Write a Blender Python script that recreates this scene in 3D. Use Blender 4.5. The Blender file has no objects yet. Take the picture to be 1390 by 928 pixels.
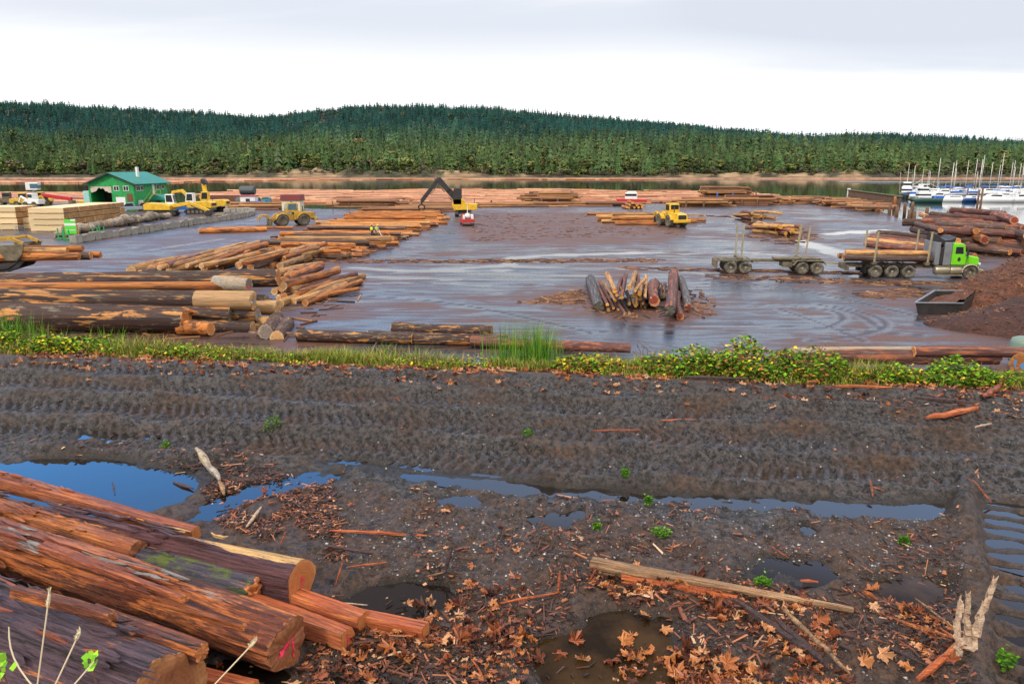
import bpy, math, random
import numpy as np
from mathutils import Vector, Matrix
random.seed(7); rng = np.random.default_rng(7)
S = bpy.context.scene; COL = S.collection
PI = math.pi; rad = math.radians
# ------------------------------------------------------------------ camera
F = 1000.0; CAMZ = 8.8; TH = math.atan(238 / F); CT, ST = math.cos(TH), math.sin(TH)
cam = bpy.data.cameras.new('camera'); camo = bpy.data.objects.new('camera', cam); COL.objects.link(camo)
cam.sensor_width = 36; cam.lens = 36 * F / 1390; cam.clip_end = 9000; cam.clip_start = .05
camo.location = (0, 0, CAMZ); camo.rotation_euler = (PI / 2 - TH, 0, 0); S.camera = camo

def ray(u, v):
    a = (u - 695) / F; b = (464 - v) / F
    return Vector((a, CT + b * ST, -ST + b * CT))
def gp(u, v, z=0.0):
    d = ray(u, v); t = (z - CAMZ) / d.z
    return Vector((d.x * t, d.y * t, z))
def yp(u, v, y):
    d = ray(u, v); t = y / d.y
    return Vector((d.x * t, y, CAMZ + d.z * t))
def ppm(p):
    return F / (p.y * CT + (CAMZ - p.z) * ST)
# ------------------------------------------------------------------ numpy noise
def _h(ix, iy, seed):
    h = (ix.astype(np.int64) * 374761393 + iy.astype(np.int64) * 668265263 + seed * 974711) & 0xffffffff
    h = ((h ^ (h >> 13)) * 1274126177) & 0xffffffff
    return ((h ^ (h >> 16)) & 0xffff) / 65535.0
def vn(x, y, seed=0):
    ix = np.floor(x); iy = np.floor(y); fx = x - ix; fy = y - iy
    fx = fx * fx * (3 - 2 * fx); fy = fy * fy * (3 - 2 * fy)
    a = _h(ix, iy, seed); b = _h(ix + 1, iy, seed); c = _h(ix, iy + 1, seed); d = _h(ix + 1, iy + 1, seed)
    return (a * (1 - fx) + b * fx) * (1 - fy) + (c * (1 - fx) + d * fx) * fy
def fbm(x, y, seed=0, o=4):
    s = 0; a = .5; t = 0
    for i in range(o):
        s = s + a * vn(x * 2 ** i, y * 2 ** i, seed + i * 17); t += a; a *= .5
    return s / t
def sst(a, b, x):
    t = np.clip((x - a) / (b - a), 0, 1); return t * t * (3 - 2 * t)
def poly_sd(px, py, poly):
    """signed distance to a polygon, negative inside"""
    d = np.full(px.shape, 1e9); ins = np.zeros(px.shape, bool); n = len(poly)
    for i in range(n):
        ax, ay = poly[i]; bx, by = poly[(i + 1) % n]
        ex, ey = bx - ax, by - ay; wx, wy = px - ax, py - ay
        t = np.clip((wx * ex + wy * ey) / (ex * ex + ey * ey + 1e-12), 0, 1)
        d = np.minimum(d, (wx - ex * t) ** 2 + (wy - ey * t) ** 2)
        c = ((ay > py) != (by > py)) & (px < ex * (py - ay) / (ey if abs(ey) > 1e-9 else 1e-9) + ax)
        ins ^= c
    d = np.sqrt(d); return np.where(ins, -d, d)
def line_d(px, py, pts):
    d = np.full(px.shape, 1e9)
    for (ax, ay), (bx, by) in zip(pts[:-1], pts[1:]):
        ex, ey = bx - ax, by - ay; wx, wy = px - ax, py - ay
        t = np.clip((wx * ex + wy * ey) / (ex * ex + ey * ey + 1e-12), 0, 1)
        d = np.minimum(d, (wx - ex * t) ** 2 + (wy - ey * t) ** 2)
    return np.sqrt(d)
# ------------------------------------------------------------------ objects
def tag(o, label=None, cat=None, group=None, kind=None):
    if label: o['label'] = label
    if cat: o['category'] = cat
    if group: o['group'] = group
    if kind: o['kind'] = kind
    return o
def thing(name, label, cat, loc=(0, 0, 0), rz=0, group=None):
    o = bpy.data.objects.new(name, None); COL.objects.link(o); o.empty_display_size = .3
    o.location = loc; o.rotation_euler = (0, 0, rz)
    return tag(o, label, cat, group)
def copy_tree(o, parent=None):
    c = o.copy(); COL.objects.link(c)
    if parent: c.parent = parent
    for ch in list(o.children): copy_tree(ch, c)
    return c
class MB:
    def __init__(s): s.v = []; s.f = []; s.m = []; s.T = None
    def add(s, vs, fs, mi=0):
        k = len(s.v)
        if s.T is not None: vs = [tuple(s.T @ Vector(p)) for p in vs]
        s.v += [tuple(p) for p in vs]; s.f += [tuple(i + k for i in f) for f in fs]; s.m += [mi] * len(fs)
        return s
    def box(s, x0, x1, y0, y1, z0, z1, mi=0):
        return s.add([(x0, y0, z0), (x1, y0, z0), (x1, y1, z0), (x0, y1, z0), (x0, y0, z1), (x1, y0, z1), (x1, y1, z1), (x0, y1, z1)],
                     [(0, 3, 2, 1), (4, 5, 6, 7), (0, 1, 5, 4), (1, 2, 6, 5), (2, 3, 7, 6), (3, 0, 4, 7)], mi)
    def prism(s, poly, y0, y1, mi=0):
        """polygon in x,z (counter-clockwise seen from -y) extruded along y"""
        n = len(poly); vs = [(x, y0, z) for x, z in poly] + [(x, y1, z) for x, z in poly]
        fs = [tuple(range(n)), tuple(range(2 * n - 1, n - 1, -1))] + [(i, n + i, n + (i + 1) % n, (i + 1) % n) for i in range(n)]
        return s.add(vs, fs, mi)
    def prismx(s, poly, x0, x1, mi=0):
        n = len(poly); vs = [(x0, y, z) for y, z in poly] + [(x1, y, z) for y, z in poly]
        fs = [tuple(range(n - 1, -1, -1)), tuple(range(n, 2 * n))] + [(i, (i + 1) % n, n + (i + 1) % n, n + i) for i in range(n)]
        return s.add(vs, fs, mi)
    def path(s, pts, rs, n=8, mi=0, caps=True):
        pts = [Vector(p) for p in pts]; k = len(pts)
        if not hasattr(rs, '__len__'): rs = [rs] * k
        vs = []; up = None
        for i, p in enumerate(pts):
            t = (pts[min(i + 1, k - 1)] - pts[max(i - 1, 0)]).normalized()
            if up is None: up = Vector((0, 0, 1)) if abs(t.z) < .9 else Vector((1, 0, 0))
            a = t.cross(up).normalized(); up = a.cross(t).normalized()
            for j in range(n):
                w = 2 * PI * j / n + PI / n
                vs.append(p + (a * math.cos(w) + up * math.sin(w)) * rs[i])
        fs = [(i * n + j, i * n + (j + 1) % n, (i + 1) * n + (j + 1) % n, (i + 1) * n + j) for i in range(k - 1) for j in range(n)]
        if caps: fs += [tuple(range(n - 1, -1, -1)), tuple(range((k - 1) * n, k * n))]
        return s.add(vs, fs, mi)
    def tube(s, a, b, r, r2=None, n=8, mi=0): return s.path([a, b], [r, r if r2 is None else r2], n, mi)
    def beam(s, a, b, w, h, mi=0):
        """rectangular bar from a to b, w across, h high"""
        a = Vector(a); b = Vector(b); t = (b - a).normalized()
        r = t.cross(Vector((0, 0, 1))); r = r.normalized() if r.length > 1e-4 else Vector((1, 0, 0)); u = r.cross(t)
        vs = [p + r * i * w / 2 + u * j * h / 2 for p in (a, b) for i, j in ((-1, -1), (1, -1), (1, 1), (-1, 1))]
        return s.add(vs, [(3, 2, 1, 0), (4, 5, 6, 7), (0, 1, 5, 4), (1, 2, 6, 5), (2, 3, 7, 6), (3, 0, 4, 7)], mi)
    def lathe(s, prof, n=20, mi=0, c=(0, 0, 0), axis='y'):
        """profile of (radius, offset) turned round an axis"""
        vs = []
        for r, o in prof:
            for j in range(n):
                w = 2 * PI * j / n; a, b = r * math.cos(w), r * math.sin(w)
                vs.append((c[0] + a, c[1] + o, c[2] + b) if axis == 'y' else (c[0] + a, c[1] + b, c[2] + o) if axis == 'z' else (c[0] + o, c[1] + a, c[2] + b))
        k = len(prof); fs = [(i * n + j, i * n + (j + 1) % n, (i + 1) * n + (j + 1) % n, (i + 1) * n + j) for i in range(k - 1) for j in range(n)]
        fs += [tuple(range(n - 1, -1, -1)), tuple(range((k - 1) * n, k * n))]
        return s.add(vs, fs, mi)
    def mesh(s, name, mats, smooth=False):
        me = bpy.data.meshes.new(name); me.from_pydata(s.v, [], s.f)
        for m in (mats if isinstance(mats, (list, tuple)) else [mats]): me.materials.append(m)
        me.polygons.foreach_set('material_index', s.m)
        if smooth: me.polygons.foreach_set('use_smooth', [True] * len(s.f))
        return me
    def obj(s, name, mats, parent=None, smooth=False, bevel=0):
        o = bpy.data.objects.new(name, s.mesh(name, mats, smooth)); COL.objects.link(o)
        if parent: o.parent = parent
        if bevel:
            b = o.modifiers.new('bevel', 'BEVEL'); b.width = bevel; b.segments = 2; b.limit_method = 'ANGLE'
        return o
def np_mesh(name, V, Fq, mats, smooth=True, mi=None, attrs=None):
    """mesh from arrays: V (n,3), Fq (m,k)"""
    me = bpy.data.meshes.new(name); V = np.asarray(V, np.float32); Fq = np.asarray(Fq, np.int32); m, k = Fq.shape
    me.vertices.add(len(V)); me.vertices.foreach_set('co', V.ravel())
    me.loops.add(m * k); me.loops.foreach_set('vertex_index', Fq.ravel())
    me.polygons.add(m); me.polygons.foreach_set('loop_start', np.arange(0, m * k, k, dtype=np.int32))
    try: me.polygons.foreach_set('loop_total', np.full(m, k, np.int32))
    except Exception: pass
    for x in (mats if isinstance(mats, (list, tuple)) else [mats]): me.materials.append(x)
    if mi is not None: me.polygons.foreach_set('material_index', np.asarray(mi, np.int32))
    me.polygons.foreach_set('use_smooth', np.full(m, smooth))
    for an, av in (attrs or {}).items():
        if av.ndim == 1:
            a = me.attributes.new(an, 'FLOAT', 'POINT'); a.data.foreach_set('value', np.asarray(av, np.float32))
        else:
            a = me.attributes.new(an, 'FLOAT_COLOR', 'POINT'); q = np.ones((len(av), 4), np.float32); q[:, :3] = av; a.data.foreach_set('color', q.ravel())
    me.update(calc_edges=True); me.validate()
    return me
def link(name, me, parent=None):
    o = bpy.data.objects.new(name, me); COL.objects.link(o)
    if parent: o.parent = parent
    return o
def scatter(base_v, base_f, T):
    """copies of a small mesh; T = list of 4x4 arrays (n,4,4)"""
    T = np.asarray(T); n = len(T); bv = np.c_[np.asarray(base_v, float), np.ones(len(base_v))]
    V = np.einsum('nij,kj->nki', T, bv)[:, :, :3].reshape(-1, 3)
    Fq = (np.asarray(base_f)[None] + (np.arange(n) * len(base_v))[:, None, None]).reshape(-1, len(base_f[0]))
    return V, Fq
def xf(pos, rz=None, tilt=None, taz=None, sc=None):
    """vectorised transforms: scale, spin about z, tilt by tilt toward azimuth taz, move"""
    n = len(pos); rz = np.zeros(n) if rz is None else rz
    c, s = np.cos(rz), np.sin(rz); z = np.zeros(n); o = np.ones(n)
    R = np.stack([np.stack([c, -s, z], -1), np.stack([s, c, z], -1), np.stack([z, z, o], -1)], 1)
    if tilt is not None:
        ax = -np.sin(taz); ay = np.cos(taz); ct = np.cos(tilt); st = np.sin(tilt)
        K = np.stack([np.stack([z, z, ay], -1), np.stack([z, z, -ax], -1), np.stack([-ay, ax, z], -1)], 1)
        I = np.eye(3)[None]; R2 = I + st[:, None, None] * K + (1 - ct)[:, None, None] * np.einsum('nij,njk->nik', K, K)
        R = np.einsum('nij,njk->nik', R2, R)
    if sc is not None:
        sc = np.asarray(sc)
        if sc.ndim == 1: sc = np.repeat(sc[:, None], 3, 1)
        R = R * sc[:, None, :]
    T = np.zeros((n, 4, 4)); T[:, :3, :3] = R; T[:, :3, 3] = pos; T[:, 3, 3] = 1
    return T
# ------------------------------------------------------------------ materials
class NT:
    def __init__(s, name):
        s.mat = bpy.data.materials.new(name); s.mat.use_nodes = True; s.t = s.mat.node_tree
        s.b = s.t.nodes['Principled BSDF']
    def n(s, typ, **kw):
        x = s.t.nodes.new(typ)
        for k, v in kw.items(): setattr(x, k, v)
        return x
    def l(s, a, b): s.t.links.new(a, b)
    def coord(s, scale=(1, 1, 1), kind='Object', rnd=False):
        tc = s.n('ShaderNodeTexCoord'); mp = s.n('ShaderNodeMapping'); s.l(tc.outputs[kind], mp.inputs[0]); mp.inputs['Scale'].default_value = scale
        if rnd:
            oi = s.n('ShaderNodeObjectInfo'); m = s.n('ShaderNodeVectorMath', operation='MULTIPLY_ADD')
            c = s.n('ShaderNodeCombineXYZ'); s.l(oi.outputs['Random'], c.inputs[0]); s.l(oi.outputs['Random'], c.inputs[1]); s.l(oi.outputs['Random'], c.inputs[2])
            s.l(c.outputs[0], m.inputs[0]); m.inputs[1].default_value = (37, 91, 53); s.l(tc.outputs[kind], m.inputs[2])
            s.l(m.outputs[0], mp.inputs[0])
        return mp.outputs[0]
    def noise(s, vec, scale, detail=5, rough=.6, dist=0):
        x = s.n('ShaderNodeTexNoise'); s.l(vec, x.inputs['Vector']); x.inputs['Scale'].default_value = scale
        x.inputs['Detail'].default_value = detail; x.inputs['Roughness'].default_value = rough; x.inputs['Distortion'].default_value = dist
        return x.outputs['Fac']
    def ramp(s, fac, stops, interp='LINEAR'):
        x = s.n('ShaderNodeValToRGB'); e = x.color_ramp.elements; x.color_ramp.interpolation = interp
        while len(e) < len(stops): e.new(.5)
        for i, (p, c) in enumerate(stops):
            e[i].position = p; e[i].color = (c, c, c, 1) if not hasattr(c, '__len__') else (*c[:3], 1)
        s.l(fac, x.inputs[0]); return x.outputs['Color']
    def mix(s, fac, a, b, mode='MIX'):
        x = s.n('ShaderNodeMix', data_type='RGBA', blend_type=mode)
        for i, q in ((0, fac), (6, a), (7, b)):
            if hasattr(q, 'links'): s.l(q, x.inputs[i])
            elif i == 0: x.inputs[0].default_value = q
            else: x.inputs[i].default_value = (*q[:3], 1) if hasattr(q, '__len__') else (q, q, q, 1)
        return x.outputs[2]
    def math(s, op, a, b=None):
        x = s.n('ShaderNodeMath', operation=op)
        for i, q in ((0, a), (1, b)):
            if q is None: continue
            if hasattr(q, 'links'): s.l(q, x.inputs[i])
            else: x.inputs[i].default_value = q
        return x.outputs[0]
    def bump(s, h, strength=.5, dist=.02):
        x = s.n('ShaderNodeBump'); s.l(h, x.inputs['Height']); x.inputs['Strength'].default_value = strength; x.inputs['Distance'].default_value = dist
        s.l(x.outputs[0], s.b.inputs['Normal'])
    def attr(s, name):
        x = s.n('ShaderNodeAttribute'); x.attribute_name = name; return x
    def set(s, **kw):
        for k, v in kw.items():
            i = s.b.inputs[k.replace('_', ' ')]
            if hasattr(v, 'links'): s.l(v, i)
            elif hasattr(v, '__len__'): i.default_value = (*v[:3], 1)
            else: i.default_value = v
        return s
def paint(name, col, rough=.5, dirt=(.12, .09, .06), amt=.35, scale=3, metal=0, spec=.5, bump=0):
    """painted or plain surface with uneven dirt"""
    m = NT(name); c = m.coord(rnd=True); n1 = m.noise(c, scale, 6, .65); n2 = m.noise(c, scale * 9, 4, .7)
    f = m.ramp(m.math('ADD', m.math('MULTIPLY', n1, .7), m.math('MULTIPLY', n2, .3)), [(.42, 0), (.68, amt)])
    m.set(Base_Color=m.mix(f, col, dirt), Roughness=m.ramp(n2, [(.3, max(.05, rough - .12)), (.7, min(1, rough + .15))]), Metallic=metal, Specular_IOR_Level=spec)
    if bump: m.bump(n2, bump, .02)
    return m.mat
def logmat(name, bark, bark2, peel, peel2, lo, hi, sx=6, sr=1.0, rough=.7, bump=.6, unit=True, grey=None, val=.25):
    """bark with patches stripped to bare wood; lo..hi = where the strip noise begins"""
    m = NT(name); k = sr
    cp = m.coord((sx * .5, 1.0 * k, 1.0 * k), rnd=True); cs = m.coord((sx * .35, 7 * k, 7 * k), rnd=True); cf = m.coord((sx * 2.5, 14 * k, 14 * k), rnd=True)
    patch = m.noise(cp, 1.3, 5, .62, .6); streak = m.noise(cs, 1, 6, .65, .3); fine = m.noise(cf, 1.2, 5, .7)
    b = m.mix(m.ramp(streak, [(.36, 0), (.62, 1)]), bark, bark2)
    if grey: b = m.mix(m.ramp(m.noise(cp, 2.6, 5, .7), [(.55, 0), (.63, 1)]), b, grey)
    p = m.mix(m.ramp(streak, [(.3, 0), (.66, 1)]), peel2, peel)
    f = m.ramp(m.math('ADD', m.math('MULTIPLY', patch, .8), m.math('MULTIPLY', streak, .2)), [(lo, 0), (hi, 1)])
    c = m.mix(f, b, p)
    c = m.mix(m.ramp(fine, [(.34, .75), (.52, 0)]), c, (.012, .007, .005))
    oi = m.n('ShaderNodeObjectInfo'); r = m.ramp(oi.outputs['Random'], [(0, 1 - val), (1, 1 + val)])
    c = m.mix(1.0, c, r, 'MULTIPLY')
    m.set(Base_Color=c, Roughness=m.ramp(fine, [(.3, rough - .18), (.7, rough + .15)]), Specular_IOR_Level=.4)
    m.bump(m.math('ADD', streak, m.math('MULTIPLY', fine, .6)), bump, .04)
    return m.mat
def endmat(name, core, rim, k=1.0, stain=None, val=.3, axis='X'):
    """sawn log end with growth rings, radial in local y,z"""
    m = NT(name); tc = m.n('ShaderNodeTexCoord'); sx = m.n('ShaderNodeSeparateXYZ'); m.l(tc.outputs['Object'], sx.inputs[0])
    ns = m.noise(m.coord((.01, 1.2 * k, 1.2 * k), rnd=True), 1.5, 4)
    y, z = sx.outputs[1], sx.outputs[2]
    r = m.math('SQRT', m.math('ADD', m.math('POWER', y, 2.0), m.math('POWER', z, 2.0)))
    r = m.math('ADD', m.math('MULTIPLY', r, k), m.math('MULTIPLY', ns, .25))
    ring = m.math('SINE', m.math('MULTIPLY', r, 55.0))
    c = m.mix(m.ramp(r, [(.75, 0), (1.02, 1)]), core, rim)
    c = m.mix(m.ramp(ring, [(.2, 0), (1, .28)]), c, (.16, .06, .02))
    c = m.mix(m.ramp(m.noise(m.coord((.01, 2.2 * k, 2.2 * k), rnd=True), 2, 5, .7), [(.5, 0), (.72, .6)]), c, stain or (.10, .05, .03))
    oi = m.n('ShaderNodeObjectInfo'); c = m.mix(1.0, c, m.ramp(oi.outputs['Random'], [(0, 1 - val), (1, 1 + val)]), 'MULTIPLY')
    m.set(Base_Color=c, Roughness=.65); m.bump(m.noise(m.coord((.01, 9 * k, 9 * k)), 2, 4), .3, .02)
    return m.mat
# ------------------------------------------------------------------ view, sky, sun
S.view_settings.view_transform = 'Standard'; S.view_settings.look = 'None'; S.view_settings.exposure = 0.62; S.view_settings.gamma = 1
S.cycles.max_bounces = 6; S.cycles.transparent_max_bounces = 8; S.cycles.use_denoising = True
SUN_EL, SUN_AZ = rad(38), rad(215)     # azimuth clockwise from +Y: behind the camera on its left
W = bpy.data.worlds.new('World'); S.world = W; W.use_nodes = True
t = W.node_tree; t.nodes.clear()
def wn(typ, **kw):
    x = t.nodes.new(typ)
    for k, v in kw.items(): setattr(x, k, v)
    return x
def wm(op, a, b=None, c=None):
    x = wn('ShaderNodeMath', operation=op)
    for i, q in enumerate((a, b, c)):
        if q is None: continue
        if hasattr(q, 'links'): t.links.new(q, x.inputs[i])
        else: x.inputs[i].default_value = q
    return x.outputs[0]
def wramp(fac, stops, interp='EASE'):
    x = wn('ShaderNodeValToRGB'); e = x.color_ramp.elements; x.color_ramp.interpolation = interp
    while len(e) < len(stops): e.new(.5)
    for i, (p, c) in enumerate(stops): e[i].position = p; e[i].color = (*c, 1) if hasattr(c, '__len__') else (c, c, c, 1)
    t.links.new(fac, x.inputs[0]); return x.outputs[0]
def wmix(f, a, b, mode='MIX'):
    x = wn('ShaderNodeMix', data_type='RGBA', blend_type=mode)
    for i, q in ((0, f), (6, a), (7, b)):
        if hasattr(q, 'links'): t.links.new(q, x.inputs[i])
        elif i == 0: x.inputs[0].default_value = q
        else: x.inputs[i].default_value = (*q, 1)
    return x.outputs[2]
tc = wn('ShaderNodeTexCoord'); sep = wn('ShaderNodeSeparateXYZ'); t.links.new(tc.outputs['Generated'], sep.inputs[0])
X, Y, Z = sep.outputs
zc = wm('MAXIMUM', Z, 0.0)
cx = wn('ShaderNodeCombineXYZ'); dz = wm('ADD', zc, .11)
t.links.new(wm('DIVIDE', X, dz), cx.inputs[0]); t.links.new(wm('DIVIDE', Y, dz), cx.inputs[1])
def wnoise(scale, loc, sc, detail=6, rough=.55, dist=.4):
    mp = wn('ShaderNodeMapping'); mp.inputs['Scale'].default_value = sc; mp.inputs['Location'].default_value = loc; t.links.new(cx.outputs[0], mp.inputs[0])
    x = wn('ShaderNodeTexNoise'); x.inputs['Scale'].default_value = scale; x.inputs['Detail'].default_value = detail
    x.inputs['Roughness'].default_value = rough; x.inputs['Distortion'].default_value = dist; t.links.new(mp.outputs[0], x.inputs[0]); return x.outputs['Fac']
streak = wnoise(.55, (3.1, 1.7, 0), (.38, 1.0, 1)); big = wnoise(.22, (8.3, 4.2, 0), (.6, 1, 1), 3, .5, .2)
sky = wn('ShaderNodeTexSky', sky_type='NISHITA'); sky.sun_disc = False; sky.sun_elevation = SUN_EL; sky.sun_rotation = SUN_AZ
# cloud sheet: white near the horizon, with grey-lavender streaks higher up and toward the right
hi = wramp(Z, [(.04, 0), (.12, .14), (.175, .85), (.26, 1)])
side = wramp(X, [(.10, 0), (.50, .75)])
cov = wm('ADD', wm('MULTIPLY', streak, .75), wm('MULTIPLY', big, .25))
g = wm('MULTIPLY', wramp(cov, [(.37, 0), (.56, 1)]), wm('MINIMUM', wm('ADD', hi, side), 1.0))
cloud = wmix(g, wmix(wramp(cov, [(.35, 0), (.65, 1)]), (.86, .86, .86), (.68, .69, .71)), (.48, .515, .58))
# a break in the clouds ahead, well above the hills; elsewhere the sheet is closed and bright
ahead = wramp(Y, [(.25, 0), (.6, 1)])
left = wramp(wm('ADD', X, .5), [(.22, 1), (.50, .36)])
gap = wm('MULTIPLY', wm('MULTIPLY', wramp(Z, [(.21, 0), (.33, 1), (.42, 1), (.52, .0)]), wm('MULTIPLY', ahead, left)), wramp(cov, [(.34, 1), (.66, .62)]))
b1 = wn('ShaderNodeBackground'); b1.inputs[1].default_value = .12
t.links.new(wmix(1.0, sky.outputs[0], (.75, 2.7, 4.3), 'MULTIPLY'), b1.inputs[0])
b2 = wn('ShaderNodeBackground'); b2.inputs[1].default_value = 1.0
dark = wm('MULTIPLY', wramp(Z, [(.42, 0), (.50, 1), (.66, 1), (.80, 0)]), ahead)
t.links.new(wmix(dark, wmix(wramp(Z, [(.3, 0), (.8, 1)]), cloud, (1.25, 1.22, 1.18)), (.22, .20, .22)), b2.inputs[0])
ms = wn('ShaderNodeMixShader'); t.links.new(gap, ms.inputs[0]); t.links.new(b2.outputs[0], ms.inputs[1]); t.links.new(b1.outputs[0], ms.inputs[2])
out = wn('ShaderNodeOutputWorld'); t.links.new(ms.outputs[0], out.inputs[0])
sl = bpy.data.lights.new('sun', 'SUN'); sl.energy = 1.5; sl.angle = rad(11); sl.color = (1, .93, .82)
so = bpy.data.objects.new('sun', sl); COL.objects.link(so)
sd = Vector((math.sin(SUN_AZ) * math.cos(SUN_EL), math.cos(SUN_AZ) * math.cos(SUN_EL), math.sin(SUN_EL)))
so.rotation_euler = (-sd).to_track_quat('-Z', 'Y').to_euler()
# ------------------------------------------------------------------ ground
RZ = 5.2                                           # level of the near track above the yard
def pw(pts, z=RZ): return [(gp(u, v, z).x, gp(u, v, z).y) for u, v in pts]
PUD = [  # outline in picture, depth, how blurred the edge is
    ([(-90, 606), (0, 626), (60, 614), (150, 616), (235, 628), (283, 648), (255, 672), (190, 694), (100, 700), (0, 700), (-120, 700)], .075, .16),
    ([(250, 704), (290, 672), (340, 655), (400, 641), (465, 638), (475, 650), (400, 662), (345, 682), (290, 708)], .05, .14),
    ([(420, 626), (470, 618), (560, 627), (640, 638), (760, 652), (900, 664), (1050, 672), (1180, 677), (1298, 674), (1296, 704), (1180, 700), (1040, 693), (900, 687), (760, 673), (640, 659), (540, 644)], .056, .13),
    ([(450, 812), (500, 790), (560, 778), (602, 788), (612, 812), (595, 834), (520, 838), (462, 832)], .09, .10),
    ([(738, 870), (790, 832), (850, 822), (905, 838), (935, 870), (905, 928), (820, 975), (715, 975), (735, 915)], .075, .12),
    ([(985, 772), (1040, 752), (1110, 760), (1135, 780), (1090, 797), (1010, 794)], .05, .10),
    ([(1175, 784), (1240, 774), (1292, 788), (1294, 816), (1220, 818)], .045, .10),
    ([(588, 674), (640, 666), (685, 676), (640, 687), (600, 685)], .05, .08),
    ([(738, 700), (788, 690), (802, 705), (762, 715)], .05, .06),
    ([(1075, 713), (1092, 708), (1110, 716), (1090, 726)], .05, .05),
    ([(110, 590), (150, 584), (200, 590), (150, 597)], .035, .12),
    ([(1322, 684), (1375, 682), (1420, 720), (1400, 765), (1345, 750)], .03, .12), ([(1362, 810), (1430, 800), (1490, 900), (1400, 915)], .03, .14),
    ([(60, 880), (330, 905), (420, 960), (60, 985)], .03, .2),
    ([(450, 880), (560, 900), (600, 970), (420, 975)], .04, .15)]
PUDW = [(pw(p), d, e) for p, d, e in PUD]
SHORE = [gp(u, v) for u, v in [(-900, 280), (-300, 278), (100, 275), (230, 276), (335, 279), (440, 283), (560, 283), (660, 281), (760, 278), (930, 276), (1060, 274),
                                (1148, 274), (1190, 282), (1232, 297), (1265, 304), (1320, 309), (1390, 314), (1560, 322), (2200, 345)]]
LAND = [(p.x, p.y) for p in SHORE] + [(260, -60), (-400, -60)]
MUDZ = [([(370, 356), (400, 318), (500, 284), (610, 284), (600, 300), (470, 356)], 1.0), ([(640, 288), (900, 288), (935, 318), (860, 335), (640, 330), (610, 310)], 1.0), ([(700, 402), (800, 388), (815, 425), (960, 432), (800, 432), (720, 415)], .95),
        ([(800, 420), (960, 400), (985, 425), (930, 440), (800, 438)], .9), ([(1010, 310), (1110, 300), (1125, 325), (1060, 330)], .9), ([(180, 325), (420, 292), (440, 310), (190, 345)], .6),
        ([(380, 300), (520, 286), (560, 300), (420, 345)], .7), ([(1240, 330), (1390, 330), (1390, 360), (1180, 345)], .55), ([(1180, 400), (1330, 390), (1390, 480), (1290, 475), (1255, 440)], .8),
        ([(430, 352), (900, 351), (900, 358), (430, 358)], .75), ([(840, 361), (1180, 368), (1180, 374), (860, 366)], .85), ([(150, 375), (400, 372), (420, 470), (0, 480), (-200, 380)], .5)]
WETZ = [([(985, 293), (1010, 299), (1040, 312), (1080, 325), (1120, 338), (1160, 350)], 1.0), ([(690, 352), (730, 347), (820, 345), (895, 343)], 1.2), ([(600, 366), (690, 360), (700, 350)], 1.3), ([(480, 363), (560, 368), (680, 367)], 1.2),
        ([(940, 292), (985, 294)], 1.4), ([(480, 376), (620, 379)], 1.0), ([(900, 396), (1010, 399), (1115, 401)], .55), ([(640, 372), (790, 374)], .6), ([(1140, 330), (1200, 331)], .7), ([(60, 372), (140, 368)], .5),
        ([(500, 395), (700, 392)], .4), ([(150, 308), (300, 298)], .6), ([(640, 400), (720, 396)], .4), ([(1100, 362), (1250, 392)], .9), ([(500, 357), (640, 352), (760, 357)], .7), ([(700, 362), (900, 366), (960, 372)], .8), ([(480, 386), (560, 383), (660, 388)], .8), ([(560, 405), (700, 410), (790, 420)], .5), ([(960, 408), (1060, 414), (1130, 420)], .45), ([(700, 436), (850, 446), (980, 440)], .35), ([(930, 345), (1000, 342), (1060, 346)], .7), ([(1130, 318), (1200, 312)], 1.0), ([(100, 350), (200, 340), (300, 325)], .6), ([(470, 312), (540, 300)], .9)]
ARCS = [[(1080, 416), (1130, 420), (1150, 432), (1120, 445)], [(1130, 415), (1190, 428), (1208, 443), (1170, 455), (1100, 462)], [(1110, 413), (1165, 425), (1196, 446)], [(1060, 420), (1120, 440), (1170, 462)],
        [(800, 452), (900, 440), (1050, 440), (1250, 455)], [(480, 400), (620, 410), (800, 450)], [(520, 385), (700, 380), (960, 385)], [(960, 380), (1100, 395), (1250, 430)]]
UNI = [(1150, 400)]
EDGE_A, EDGE_B = 12.75, .135
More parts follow.
